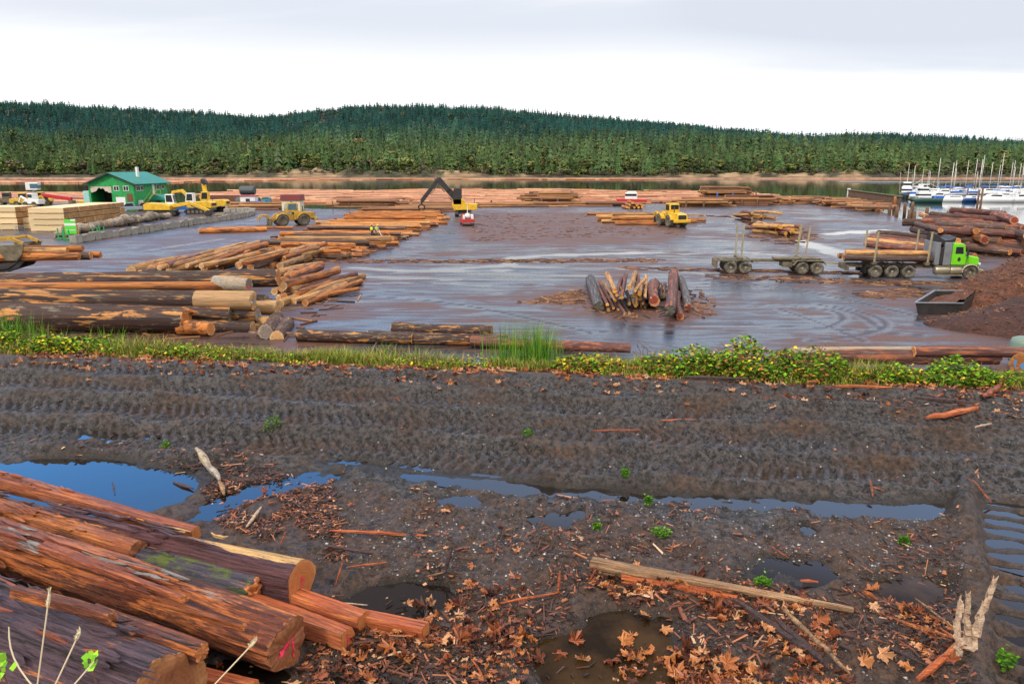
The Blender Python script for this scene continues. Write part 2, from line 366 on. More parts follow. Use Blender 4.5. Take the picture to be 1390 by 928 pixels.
def ground_h(x, y, detail=True):
    """height of the ground; also returns mud, wet and near masks"""
    te = y - (EDGE_A - EDGE_B * x) - .35 * (fbm(x * .5, y * .5, 5, 3) - .5)
    tt = np.maximum(te, 0)
    z = np.maximum(RZ - .16 * tt - .045 * tt ** 2, 0)
    z = np.where(z < .6, .6 * (z / .6) ** 1.6, z)
    near = sst(.3, -.5, te)
    bank = np.clip(sst(-.5, .8, te) * sst(12, 8, te), 0, 1)
    und = .05 * (fbm(x * .45, y * .45, 11, 3) - .5)
    t2 = -te
    lumps = .095 * (fbm(x * 2.4, y * 2.4, 21, 5) - .5) * (.55 + .7 * sst(3.2, 5.5, t2)) + .16 * np.maximum(fbm(x * 7, y * 7, 22, 4) - .50, 0) + .022 * np.abs(fbm(x * 19, y * 19, 23, 3) - .5) * 2 * (.4 + fbm(x * 1.3, y * 1.3, 24, 3))
    hgt = und + lumps
    # tyre tracks along the road with lug marks
    lug = 0
    for c, w, ph in ((.95, .42, 0), (1.95, .45, 1.3), (3.0, .48, 2.2), (3.95, .42, .6)):
        q = (t2 - c - .15 * (fbm(x * .25, y * .02 + c, 31, 2) - .5)) / w
        m = sst(1, .75, np.abs(q)); amp = .45 + .8 * fbm(x * .6, y * .6, 41 + int(c * 3), 2)
        saw = np.sin(2 * PI * (x * 6.2 + 1.3 * np.abs(q)) + ph + 3.5 * fbm(x * 1.5, y * 1.5, 44, 2))
        lug = lug + m * (.044 * amp * (np.clip(saw * 2.2, -1, .6) + .25) - .022)
        lug = lug + .085 * np.exp(-((np.abs(q) - 1.18) / .2) ** 2) * (.4 + fbm(x * 1.2, y * 1.2, 45, 3))
    hgt = hgt + lug
    # the crossing track at the right with its pushed-up rim
    rim = [(2.95, 4.0), (3.3, 4.6), (3.85, 5.5), (4.8, 7.2), (6.4, 9.6)]
    d = line_d(x, y, rim); side = ((x - 3.3) * .86 - (y - 4.6) * .5)
    hgt = hgt + .13 * np.exp(-(d / .16) ** 2) * (.35 + 1.1 * fbm(x * 4, y * 4, 51, 4)) * sst(9.2, 7.0, y)
    q = (side - .62) / .5; m = sst(1, .8, np.abs(q)) * sst(3, 4.5, y); al = x * .5 + y * .86
    hgt = hgt * (1 - .6 * m) + m * (.032 * np.clip(1.5 * np.sin(2 * PI * al * 3.6 + .8 * np.abs(q) + 6 * fbm(x * 1.6, y * 1.6, 53, 4)) * (.4 + 1.1 * fbm(x * 3, y * 3, 54, 3)), -1, 1) - .03)
    q2 = (side - 1.75) / .5; m2 = sst(1, .8, np.abs(q2)) * sst(3, 4.5, y)
    hgt = hgt * (1 - .6 * m2) + m2 * (.03 * np.clip(1.5 * np.sin(2 * PI * al * 3.6 + .8 * np.abs(q2) + 6 * fbm(x * 1.6, y * 1.6, 53, 4)) * (.4 + 1.1 * fbm(x * 3, y * 3, 54, 3)), -1, 1) - .026)
    dep = np.zeros_like(x); edge = .34 * (fbm(x * 2.6, y * 2.6, 61, 6) - .5)
    for poly, dd, e in PUDW:
        xs = [p[0] for p in poly]; ys = [p[1] for p in poly]
        k = (x > min(xs) - .6) & (x < max(xs) + .6) & (y > min(ys) - .6) & (y < max(ys) + .6)
        if not k.any(): continue
        sd = poly_sd(x[k], y[k], poly) + edge[k]
        dep[k] = np.maximum(dep[k], dd * sst(e, -e, sd))
    hgt = hgt * (1 - np.clip(dep / .09, 0, .75)) - dep
    z = z + hgt * near + bank * .12 * (fbm(x * 1.1, y * 1.1, 71, 4) - .5)
    yard = sst(8.5, 11, te)
    z = z + yard * .03 * (fbm(x * .12, y * .12, 81, 3) - .5)
    far = y > 55
    if far.any():
        sd = poly_sd(x[far], y[far], LAND); z[far] = np.where(sd > -1.5, -3.0 * sst(-1.5, 4, sd), z[far]) + 0
    pu = np.clip(dep / .05, 0, 1) * near
    mud = np.zeros_like(x); wet = np.zeros_like(x)
    k = yard > 0
    for poly, a in MUDZ:
        p = pw(poly, 0); sc = .018 * (sum(b[1] for b in p) / len(p))
        sd = poly_sd(x[k], y[k], p) * (1.0 / max(sc, .4)); mud[k] = np.maximum(mud[k], a * sst(1.2, -1.2, sd + 3.4 * (fbm(x[k] * .35, y[k] * .12, 91, 4) - .5)))
    for pts, a in WETZ:
        p = pw(pts, 0); ym = sum(b[1] for b in p) / len(p); w = .0105 * ym * a * (ym / 60) ** .7
        dd = line_d(x[k], y[k], p) + w * 1.5 * (fbm(x[k] * .4, y[k] * .4, 95, 3) - .5); wet[k] = np.maximum(wet[k], min(1, a) * sst(w * 1.3, w * .5, dd))
    arc = np.zeros_like(x)
    for pts in ARCS:
        p = pw(pts, 0)
        for _ in range(3): p = [p[0]] + [tuple(np.array(a_) * w_ + np.array(b_) * (1 - w_)) for a_, b_ in zip(p[:-1], p[1:]) for w_ in (.75, .25)] + [p[-1]]
        ym = sum(b[1] for b in p) / len(p); w = .16 * (ym / 42)
        dd = line_d(x[k], y[k], p); arc[k] = np.maximum(arc[k], sst(w, w * .4, dd)); wet[k] = np.maximum(wet[k], .65 * np.exp(-((dd - 2.2 * w) / w) ** 2))
    z = z - arc * .012
    return z, mud, wet, near, arc, pu, bank
d_rows = np.r_[np.linspace(.8, 4, 14)[:-1], 4 * (20 / 4) ** np.linspace(0, 1, 760)[:-1], 20 * (235 / 20) ** np.linspace(0, 1, 230)]
s_cols = np.r_[np.linspace(-4, -1.0, 60)[:-1], np.linspace(-1.0, 1.0, 1000), np.linspace(1.0, 4, 60)[1:]]
DD, SS = np.meshgrid(d_rows, s_cols, indexing='ij'); gx = (SS * DD).ravel(); gy = (DD - 3.0).ravel()
gz, mud, wet, near, arc, pu, bank = ground_h(gx, gy)
nr, nc = DD.shape; idx = np.arange(nr * nc).reshape(nr, nc)
Fq = np.stack([idx[:-1, :-1], idx[:-1, 1:], idx[1:, 1:], idx[1:, :-1]], -1).reshape(-1, 4)
m = NT('wet_ground')
c = m.coord(); a_n = m.attr('near').outputs['Fac']; a_m = m.attr('mud').outputs['Fac']; a_w = m.attr('wet').outputs['Fac']; a_a = m.attr('arc').outputs['Fac']; a_p = m.attr('pud').outputs['Fac']; a_b = m.attr('bank').outputs['Fac']
# yard asphalt: lavender-grey with bark dust swept into long streaks
st1 = m.noise(m.coord((.05, .24, 1)), 1, 7, .62, 1.2); st2 = m.noise(m.coord((.22, 1.1, 1)), 1, 6, .65, .8); gr = m.noise(c, 9, 4, .7); patch = m.noise(m.coord((.07, .09, 1)), 1, 5, .6, .8)
ycol = m.mix(m.ramp(st1, [(.38, 0), (.62, 1)]), (.017, .020, .028), (.066, .068, .084))
dust = m.math('ADD', m.math('MULTIPLY', st2, .5), m.math('MULTIPLY', patch, .5))
dustf = m.math('MAXIMUM', m.ramp(dust, [(.47, 0), (.58, .9)]), m.math('MULTIPLY', a_m, m.ramp(st2, [(.28, .35), (.55, 1)])))
ycol = m.mix(dustf, ycol, m.mix(m.ramp(gr, [(.35, 0), (.65, 1)]), (.055, .020, .011), (.17, .068, .034)))
ycol = m.mix(a_w, ycol, (.02, .018, .02))
yrough = m.ramp(m.math('ADD', m.math('MULTIPLY', st1, .5), m.math('MULTIPLY', st2, .5)), [(.40, .05), (.50, .24), (.60, .52)])
yrough = m.mix(dustf, yrough, (.62,) * 3); yrough = m.mix(a_w, yrough, (.03,) * 3)
yrough = m.mix(m.math('MULTIPLY', a_a, .7), yrough, (.5,) * 3); ycol = m.mix(m.math('MULTIPLY', a_a, .95), ycol, (.03, .024, .028))
# near track: dark wet grit with pale stone chips and brown bark mould
v = m.n('ShaderNodeTexVoronoi'); v.inputs['Scale'].default_value = 42; m.l(m.coord(), v.inputs[0])
chip = m.ramp(v.outputs['Distance'], [(.13, 1), (.24, 0)]); sepc = m.n('ShaderNodeSeparateColor'); m.l(v.outputs['Color'], sepc.inputs[0])
chipf = m.math('MULTIPLY', chip, m.ramp(sepc.outputs[0], [(.74, 0), (.80, 1)]))
n1 = m.noise(c, 1.1, 6, .65); n2 = m.noise(c, 14, 6, .75); n3 = m.noise(m.coord((.5, 3, 1)), 1.0, 5, .6)
ncol = m.mix(m.ramp(n2, [(.42, 0), (.60, 1)]), (.005, .004, .004), (.088, .072, .068))
a_low = m.attr('low').outputs['Fac']; ncol = m.mix(m.ramp(m.math('ADD', m.math('ADD', m.math('MULTIPLY', n1, .6), m.math('MULTIPLY', n3, .4)), m.math('MULTIPLY', a_low, .13)), [(.48, 0), (.60, .9)]), ncol, m.mix(m.ramp(n2, [(.4, 0), (.62, 1)]), (.020, .010, .006), (.110, .054, .028)))
ncol = m.mix(chipf, ncol, m.mix(sepc.outputs[1], (.035, .032, .032), (.23, .21, .20)))
ncol = m.mix(a_p, ncol, (.020, .013, .008))
nrough = m.mix(a_p, m.ramp(m.math('ADD', m.math('MULTIPLY', n1, .5), m.math('MULTIPLY', n2, .5)), [(.42, .17), (.58, .66)]), (.3,) * 3)
bcol = m.mix(m.ramp(n2, [(.35, 0), (.65, 1)]), (.028, .017, .009), (.11, .07, .03))
col = m.mix(a_n, m.mix(a_b, ycol, bcol), ncol); ro = m.mix(a_n, m.mix(a_b, yrough, (.8,) * 3), nrough)
m.set(Base_Color=col, Roughness=ro, Specular_IOR_Level=.5)
bh = m.math('ADD', m.math('MULTIPLY', m.math('ADD', n2, m.math('MULTIPLY', chipf, .5)), m.math('MULTIPLY', m.math('MAXIMUM', a_n, a_b), 1.0)),
            m.math('MULTIPLY', m.math('MULTIPLY', m.math('ADD', gr, m.math('MULTIPLY', st2, 2.0)), m.math('SUBTRACT', 1.0, m.math('MAXIMUM', a_n, a_w))), .16))
m.bump(bh, .9, .055)
M_ground = m.mat
ground = link('ground', np_mesh('ground', np.c_[gx, gy, gz], Fq, M_ground, True, None, dict(near=near, mud=mud, wet=wet, arc=arc, pud=pu, bank=bank, low=sst(8.2, 6.6, gy + .13 * gx))))
tag(ground, 'dark wet log yard ground with a rutted gravel track in front', 'ground', kind='structure')
def gh(x, y):
    """ground height at points"""
    x = np.atleast_1d(np.asarray(x, float)); y = np.atleast_1d(np.asarray(y, float)); return ground_h(x, y)[0]
def gh1(x, y): return float(gh([x], [y])[0])
def on_ground(u, v):
    """point of the ground seen at a picture position"""
    d = ray(u, v); lo, hi_ = 3.0, 300.0; ts = np.geomspace(2.2, 300, 400); px = d.x * ts; py = d.y * ts; pz = CAMZ + d.z * ts
    k = np.argmax(pz < gh(px, py)); return Vector((px[k], py[k], float(gh([px[k]], [py[k]])[0])))
# puddles: flat water a little below the rim of each hollow
m = NT('puddle_water'); nz = m.noise(m.coord((1, 1, 1)), 6, 3)
m.set(Base_Color=(.010, .007, .005), Roughness=.015, IOR=1.55, Specular_IOR_Level=.5); m.bump(nz, .015, .01); M_puddle = m.mat
m = NT('muddy_water'); m.set(Base_Color=m.mix(m.ramp(m.noise(m.coord(), 2.5, 5), [(.4, 0), (.65, 1)]), (.012, .007, .003), (.05, .026, .010)), Roughness=.04, IOR=1.34); M_muddy = m.mat
for i, (poly, dd, e) in enumerate(PUDW):
    b = MB(); c0 = Vector((sum(p[0] for p in poly) / len(poly), sum(p[1] for p in poly) / len(poly)))
    vs = []
    for p in poly:
        q = Vector(p); q = q + (q - c0).normalized() * .22; vs.append((q.x, q.y, RZ - dd * (.62 if i not in (11, 12) else 1.3)))
    b.add(vs, [tuple(range(len(vs)))] if i not in () else [])
    o = b.obj('puddle', M_muddy if i in (4, 6) else M_puddle); tag(o, 'rain puddle lying in a hollow of the muddy track', 'puddle', 'puddles on the muddy track', 'structure')
# ------------------------------------------------------------------ sea
SEA = -1.2
m = NT('sea_water'); r1 = m.noise(m.coord((.10, .35, 1)), 1, 4, .6); r2 = m.noise(m.coord((.5, 1.6, 1)), 1, 4, .6)
m.set(Base_Color=(.012, .022, .020), Roughness=.04, IOR=1.33); m.bump(m.math('ADD', r1, m.math('MULTIPLY', r2, .4)), .05, .25)
sea = MB().add([(-3500, 30, SEA), (3500, 30, SEA), (3500, 4500, SEA), (-3500, 4500, SEA)], [(0, 1, 2, 3)]).obj('water', m.mat)
tag(sea, 'calm dark harbour water reflecting the wooded hill', 'water', kind='structure')
# ------------------------------------------------------------------ far shore and hill
RU = [-900, -300, 0, 80, 150, 230, 300, 365, 420, 480, 560, 640, 700, 760, 830, 900, 980, 1050, 1100, 1200, 1290, 1390, 1700, 2400]
RV = [150, 140, 136, 138, 142, 147, 150, 157, 150, 142, 139, 141, 146, 152, 156, 161, 169, 176, 180, 180, 184, 189, 196, 205]
YR = 1520.0
def hill_h(x, y):
    s = x / y; u = 695 + s * F * 1.0 / (CT + 0) * (CT * 1.0) if False else 695 + F * s * (CT + (.23 * ST))
    v = np.interp(u, RU, RV) + 11
    b = (464 - v) / F; zr = CAMZ + YR * (-ST + b * CT) / (CT + b * ST)
    y0 = 612 + 22 * (fbm(s * 9, s * 0 + 3, 101, 4) - .5) + 30 * np.abs(s)
    tt = y - y0
    ch = np.interp(u, [-200, 150, 240, 340, 360, 470, 640, 660, 900, 910, 960, 1160, 1260, 1500], [2, 3, 3, 5, 11, 8, 7, 3, 3, 6, 4, 7, 3, 3]) * .8 * (.25 + 1.3 * fbm(s * 70, tt * .03, 103, 4))
    beach = 1.9 * sst(-2, 3, tt) - 2.1
    z = beach + ch * (.55 * sst(5, 8, tt) + .45 * sst(9, 12, tt)) + 12 * sst(15, 150, tt) + (zr - 12 - ch) * (.25 * sst(90, 330, tt) + .75 * sst(300, 900, tt))
    z = z + sst(60, 200, tt) * 16 * (fbm(x * .006, y * .006, 107, 4) - .5)
    return np.where(tt < -4, -3, z), tt, ch
yr_ = np.r_[np.linspace(570, 660, 70)[:-1], np.linspace(660, 2000, 120)]; sc_ = np.linspace(-1.7, 1.7, 560)
YY, SX = np.meshgrid(yr_, sc_, indexing='ij'); hx = (YY * SX).ravel(); hy = YY.ravel(); hz, ht, hc = hill_h(hx, hy)
rock = sst(1.6, 4.0, hc) * sst(4, 6, ht) * sst(22, 13, ht) * sst(.42, .56, fbm(hx * .06, hy * .1, 111, 4)); bch = sst(5, 3, ht)
nr, nc = YY.shape; idx = np.arange(nr * nc).reshape(nr, nc); Fh = np.stack([idx[:-1, :-1], idx[:-1, 1:], idx[1:, 1:], idx[1:, :-1]], -1).reshape(-1, 4)
m = NT('hill_ground'); c = m.coord(); n1 = m.noise(c, .12, 6, .7); n2 = m.noise(m.coord((.05, .05, .9)), 1, 5, .7)
soil = m.mix(m.ramp(n1, [(.4, 0), (.6, 1)]), (.022, .030, .014), (.075, .062, .035))
rk = m.mix(m.ramp(n2, [(.36, 0), (.62, 1)]), (.10, .062, .036), (.42, .29, .16))
bc = m.mix(m.ramp(n1, [(.35, 0), (.6, 1)]), (.16, .085, .055), (.40, .20, .13))
m.set(Base_Color=m.mix(m.attr('beach').outputs['Fac'], m.mix(m.attr('rock').outputs['Fac'], soil, rk), bc), Roughness=.85); m.bump(n2, .8, 1.0)
hill = link('hills', np_mesh('hills', np.c_[hx, hy, hz], Fh, m.mat, True, None, dict(rock=rock, beach=bch)))
tag(hill, 'long wooded hill with sandstone banks across the water', 'hill', kind='structure')
# ------------------------------------------------------------------ trees
def conifer(seed, whorls=6, pts=6, rad_=.165, z0=.10):
    r = random.Random(seed); vs = []; fs = []
    for k in range(whorls):
        q = k / (whorls - 1); zz = z0 + (1 - z0) * (q ** .92) * .93; R = rad_ * (1 - q) ** .85 + .018; hgt = .30 * (1 - .55 * q) * (1.2 if whorls < 8 else .75)
        k0 = len(vs); vs.append((r.uniform(-.01, .01), r.uniform(-.01, .01), min(1.0, zz + hgt * .75) if k < whorls - 1 else 1.0)); off = r.uniform(0, 6)
        for j in range(pts):
            a = off + 2 * PI * j / pts; rr = R * r.uniform(.65, 1.18); vs.append((rr * math.cos(a), rr * math.sin(a), zz - hgt * r.uniform(.1, .4) * (1 - q)))
            a += PI / pts; rr = R * .42; vs.append((rr * math.cos(a), rr * math.sin(a), zz + .01))
        n = 2 * pts
        for j in range(n): fs.append((k0, k0 + 1 + j, k0 + 1 + (j + 1) % n))
    return vs, fs
def broadleaf(seed, n=130, lean=.0):
    r = random.Random(seed); vs = []; fs = []
    blobs = [(r.uniform(-.22, .22), r.uniform(-.22, .22), r.uniform(.42, .82), r.uniform(.13, .24)) for _ in range(7)]
    for i in range(n):
        bx, by, bz, br = blobs[i % 7]; d = Vector((r.gauss(0, 1), r.gauss(0, 1), r.gauss(0, 1))).normalized(); p = Vector((bx, by, bz)) + d * br * r.uniform(.6, 1.05); s = r.uniform(.05, .09)
        a = d.orthogonal().normalized(); a.rotate(Matrix.Rotation(r.uniform(0, 6), 3, d)); b_ = d.cross(a); d2 = d * s * .5; k = len(vs)
        vs += [p + a * s, p + b_ * s + d2, p - a * s, p - b_ * s - d2]; fs += [(k, k + 1, k + 2), (k, k + 2, k + 3)]
    return [tuple(v) for v in vs], fs
m = NT('crown_needles'); at = m.attr('tint'); n1 = m.noise(m.coord(), .55, 4, .7); oi = m.n('ShaderNodeObjectInfo')
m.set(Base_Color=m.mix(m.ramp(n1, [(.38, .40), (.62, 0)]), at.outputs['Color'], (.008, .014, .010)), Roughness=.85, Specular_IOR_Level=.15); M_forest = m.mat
def crown_mat(name, c1, c2, sc=6):
    m = NT(name); oi = m.n('ShaderNodeObjectInfo'); n1 = m.noise(m.coord(rnd=True), sc, 4, .7)
    m.set(Base_Color=m.mix(1.0, m.mix(m.ramp(n1, [(.38, 0), (.62, 1)]), c1, c2), m.ramp(oi.outputs['Random'], [(0, .6), (1, 1.5)]), 'MULTIPLY'), Roughness=.85, Specular_IOR_Level=.15); return m.mat
M_fir = crown_mat('fir_needles', (.028, .070, .028), (.100, .165, .050)); M_arb = crown_mat('arbutus_leaves', (.055, .085, .022), (.16, .19, .055))
M_bare = crown_mat('bare_twigs', (.08, .055, .040), (.17, .12, .09)); M_trunk = paint('tree_trunk', (.11, .07, .05), .8, (.04, .03, .02))
M_arbtr = paint('arbutus_trunk', (.30, .13, .06), .7)
NT_ = 36000
ss = rng.uniform(-.86, .86, NT_ * 2); tt = 6 + 950 * rng.uniform(0, 1, NT_ * 2) ** 1.4; ty = 612 + tt; tx = ss * ty; tz, tt2, _ = hill_h(tx, ty)
keep = (tt2 > 7) & (rng.uniform(0, 1, NT_ * 2) < np.minimum(1, ty / 1500 + .12)); tx, ty, tz, tt2 = tx[keep][:NT_], ty[keep][:NT_], tz[keep][:NT_], tt2[keep][:NT_]
n = len(tx); uu = 695 + F * (tx / ty) * (CT + .22 * ST)
clear = .35 * sst(.56, .63, fbm(tx * .010, ty * .006, 121, 3)) * sst(250, 420, tt2)
clear = np.maximum(clear, sst(870, 930, uu) * sst(1290, 1200, uu) * sst(330, 380, tt2) * sst(560, 480, tt2) * .9)
kind = np.where(rng.uniform(0, 1, n) < clear * .75, 2, np.where(rng.uniform(0, 1, n) < .26 * sst(230, 50, tt2) + .05, 1, 0))
kind = np.where(tt2 < 18, np.where(rng.uniform(0, 1, n) < .6, 1, 2), kind)
kind = np.where((rng.uniform(0, 1, n) < .003 + .05 * sst(1000, 1100, uu) * sst(380, 480, tt2)), 3, kind)
Vs = []; Fs = []; Ts = []; off = 0
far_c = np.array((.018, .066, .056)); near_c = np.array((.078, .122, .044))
for kd, protos in ((0, [conifer(s, 5, 5) for s in range(4)]), (1, [broadleaf(s, 60) for s in range(3)]), (2, [broadleaf(s + 9, 44) for s in range(2)]), (3, [broadleaf(s + 19, 50) for s in range(2)])):
    for j, (bv, bf) in enumerate(protos):
        sel = np.where((kind == kd) & (np.arange(n) % len(protos) == j))[0]
        if not len(sel): continue
        hgt = np.minimum(rng.gamma(14, 1.0, len(sel)), 20) * (.55 + .95 * fbm(tx[sel] * .03, ty[sel] * .03, 141, 3)) * (1.0 if kd == 0 else .66); hgt = hgt * np.where(tt2[sel] < 18, .42, 1) * (1 - .28 * sst(450, 800, tt2[sel])); wd = hgt * rng.uniform(.95, 1.75, len(sel)) * (1 if kd == 0 else 1.15)
        V, Fq = scatter(bv, bf, xf(np.c_[tx[sel], ty[sel], tz[sel] - .4], rng.uniform(0, 6.3, len(sel)), None, None, np.c_[wd, wd, hgt]))
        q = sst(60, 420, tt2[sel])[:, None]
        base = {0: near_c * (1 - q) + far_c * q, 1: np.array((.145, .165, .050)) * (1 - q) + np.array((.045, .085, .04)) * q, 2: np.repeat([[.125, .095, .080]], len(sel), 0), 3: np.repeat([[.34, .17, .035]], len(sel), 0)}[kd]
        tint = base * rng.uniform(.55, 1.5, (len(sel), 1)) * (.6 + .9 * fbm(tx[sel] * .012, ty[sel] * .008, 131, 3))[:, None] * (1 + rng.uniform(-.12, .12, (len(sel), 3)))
        Vs.append(V); Fs.append(Fq + off); Ts.append(np.repeat(tint, len(bv), 0)); off += len(V)
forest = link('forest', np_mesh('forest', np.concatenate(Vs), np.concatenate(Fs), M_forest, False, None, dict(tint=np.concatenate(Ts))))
tag(forest, 'dense conifer forest covering the hill across the water', 'forest', kind='stuff')
def tree_proto(name, crown_vf, cm, tm, label, cat, trunk_r=.012, crown_name='crown', hgt=.5):
    e = thing(name, label, cat); me = np_mesh(name + '_crown', *[np.array(q) for q in crown_vf], cm, False); link(crown_name, me, e)
    MB().path([(0, 0, -.05), (.006, 0, hgt * .5), (0, .004, hgt)], [trunk_r * 1.3, trunk_r, trunk_r * .5], 6).obj('trunk', tm, e); return e
kinds = []
for s in range(4): kinds.append(tree_proto('fir_tree', conifer(40 + s, 12, 8, .15 + .02 * s, .14), M_fir, M_trunk, 'pointed dark green fir in the front row of the far shore', 'fir tree', hgt=.9))
for s in range(3): kinds.append(tree_proto('arbutus_tree', broadleaf(60 + s, 260), M_arb, M_arbtr, 'rounded pale green arbutus in the front row of the far shore', 'arbutus tree', hgt=.6))
kinds.append(tree_proto('bare_tree', broadleaf(80, 150), M_bare, M_trunk, 'leafless greyish brown tree in the front row of the far shore', 'bare tree', hgt=.6))
used = set()
for i in range(230):
    k = [0, 1, 2, 3, 0, 1, 2, 3, 4, 5, 6, 7][(i * 7 + int(rng.integers(0, 3))) % 12]; s_ = -.86 + 1.72 * (i + rng.uniform(-.4, .4)) / 230
    y_ = 612 + rng.uniform(16, 44) + 30 * abs(s_); x_ = s_ * y_; z_ = float(hill_h(np.array([x_]), np.array([y_]))[0][0])
    o = kinds[k] if k not in used else copy_tree(kinds[k]); used.add(k)
    hh = rng.uniform(11, 20) if k < 4 else rng.uniform(6, 12); w = hh * rng.uniform(1.0, 1.6); o.location = (x_, y_, z_ - .3); o.scale = (w, w, hh); o.rotation_euler.z = rng.uniform(0, 6)
    o['group'] = {0: 'firs along the far shore', 1: 'arbutus trees along the far shore', 2: 'bare trees along the far shore'}[0 if k < 4 else 1 if k < 7 else 2]
# ------------------------------------------------------------------ logs
def log_geo(seed, n=12, k=7, taper=.16, bend=.25, rough=.05, knots=0):
    """unit log along x: length 1, radius about 1; returns verts, quads and the two end rings"""
    r = random.Random(seed); b1, b2 = r.uniform(-1, 1) * bend, r.uniform(-1, 1) * bend; lob = [r.uniform(-rough, rough) for _ in range(n)]
    vs = []
    for i in range(k):
        q = i / (k - 1); R = 1 + taper * (.5 - q); cy = b1 * math.sin(PI * q); cz = b2 * math.sin(PI * q * 1.3)
        for j in range(n):
            a = 2 * PI * j / n; rr = R * (1 + lob[j] + r.uniform(-rough, rough) * .6)
            vs.append((q - .5 + (r.uniform(-.004, .004) if i in (0, k - 1) else 0), cy + rr * math.cos(a), cz + rr * math.sin(a)))
    fs = [(i * n + j, (i + 1) * n + j, (i + 1) * n + (j + 1) % n, i * n + (j + 1) % n) for i in range(k - 1) for j in range(n)]
    return vs, fs, list(range(n)), list(range((k - 1) * n, k * n))
GEO = {}
def log_mesh(seed, mat, end, hero=False):
    key = (seed, mat.name, end.name, hero)
    if key not in GEO:
        vs, fs, e0, e1 = log_geo(seed, 22 if hero else 10, 12 if hero else 6, .16, .35 if hero else .3, .055 if hero else .05)
        b = MB().add(vs, fs, 0); k = len(b.v)
        b.f += [tuple(e0), tuple(reversed(e1))]; b.m += [1, 1]
        me = b.mesh('log', [mat, end]); me.polygons.foreach_set('use_smooth', [len(p.vertices) == 4 for p in me.polygons])
        ends = []
        if hero:
            for ring, s in ((e0, -1), (e1, 1)):
                rv = [Vector(vs[i]) for i in ring]; c = sum(rv, Vector()) / len(rv); bb = MB()
                out_ = [c + (p - c) * .97 + Vector((s * .0006, 0, 0)) for p in rv]; mid = [c + (p - c) * .5 + Vector((s * .0014, 0, 0)) for p in rv]
                nn = len(rv); vv = out_ + mid + [c + Vector((s * .0016, 0, 0))]
                ff = [(i, (i + 1) % nn, nn + (i + 1) % nn, nn + i) for i in range(nn)] + [(nn + i, nn + (i + 1) % nn, 2 * nn) for i in range(nn)]
                if s < 0: ff = [tuple(reversed(f)) for f in ff]
                ff = [tuple(reversed(f)) for f in ff]; ends.append(bb.add(vv, ff).mesh('cut_end', end))
        GEO[key] = (me, ends)
    return GEO[key]
NLOG = 0
def place_log(p0, p1, r, mat, end, label, group=None, hero=False, ends=(1,), seed=None, roll=None, r2=None, name='log', cat='log'):
    """log from p0 to p1; ends: which sawn faces are parts (0 = p0, 1 = p1)"""
    global NLOG
    NLOG += 1; p0, p1 = Vector(p0), Vector(p1); seed = NLOG % 5 if seed is None else seed
    me, em = log_mesh(seed, mat, end, hero)
    o = bpy.data.objects.new(name, me); COL.objects.link(o); tag(o, label, cat, group)
    d = p1 - p0; L = d.length; x = d / L; y = Vector((0, 0, 1)).cross(x); y = y.normalized() if y.length > 1e-3 else Vector((0, 1, 0)); z = x.cross(y)
    a = random.uniform(0, 6.28) if roll is None else roll; y2 = y * math.cos(a) + z * math.sin(a); z2 = x.cross(y2)
    M = Matrix.Identity(4)
    for i, (w, s) in enumerate(((x, L), (y2, r), (z2, r))):
        for j in range(3): M[j][i] = w[j] * s
    c = (p0 + p1) / 2
    for j in range(3): M[j][3] = c[j]
    o.matrix_world = M
    if hero:
        for e in ends: link('cut_end', em[e], o)
    return o
O1, O2 = (.50, .22, .07), (.27, .095, .03)
M_row = logmat('peeled_orange_log', (.045, .017, .009), (.17, .060, .020), (.70, .255, .050), (.38, .095, .016), .41, .54, sx=7)
M_row2 = logmat('tan_log', (.075, .038, .022), (.22, .11, .055), (.66, .37, .13), (.44, .18, .05), .40, .54, sx=7, grey=(.30, .26, .22))
M_bark = logmat('dark_bark', (.014, .007, .006), (.075, .032, .022), (.60, .28, .075), (.30, .09, .02), .545, .575, sx=8, grey=(.16, .14, .10))
M_bark2 = logmat('brown_bark', (.040, .020, .014), (.125, .062, .042), (.46, .24, .11), (.22, .09, .04), .58, .64, sx=5, grey=(.20, .17, .15))
M_redbark = logmat('red_cedar_bark', (.045, .014, .011), (.20, .075, .055), (.50, .15, .055), (.30, .085, .035), .53, .60, sx=7, grey=(.21, .15, .14))
M_greybark = logmat('grey_bark', (.030, .026, .026), (.12, .10, .10), (.30, .20, .13), (.20, .13, .09), .64, .70, sx=4, grey=(.24, .22, .20))
M_tan = logmat('bare_tan_wood', (.36, .20, .09), (.50, .30, .14), (.60, .37, .18), (.44, .23, .09), .40, .56, sx=4, val=.12)
M_grey = logmat('weathered_grey_wood', (.26, .22, .18), (.42, .37, .31), (.46, .34, .22), (.34, .24, .15), .45, .60, sx=4, val=.1)
E_or = endmat('orange_end', (.46, .17, .045), (.60, .29, .10)); E_tan = endmat('tan_end', (.50, .27, .11), (.62, .40, .20))
E_red = endmat('red_end', (.22, .030, .012), (.48, .22, .10), stain=(.16, .02, .01)); E_gry = endmat('grey_end', (.20, .16, .13), (.34, .25, .17), stain=(.05, .05, .05))
E_dk = endmat('dark_end', (.06, .055, .04), (.03, .025, .02), stain=(.09, .08, .05)); E_org = endmat('amber_end', (.60, .26, .03), (.62, .33, .08))
M_blue = paint('blue_marking', (.10, .26, .50), .5, amt=.2); M_pink = paint('pink_marking', (.75, .03, .08), .5, (.4, .05, .05), .3); M_white = paint('white_tag', (.75, .75, .72), .5, amt=.15)
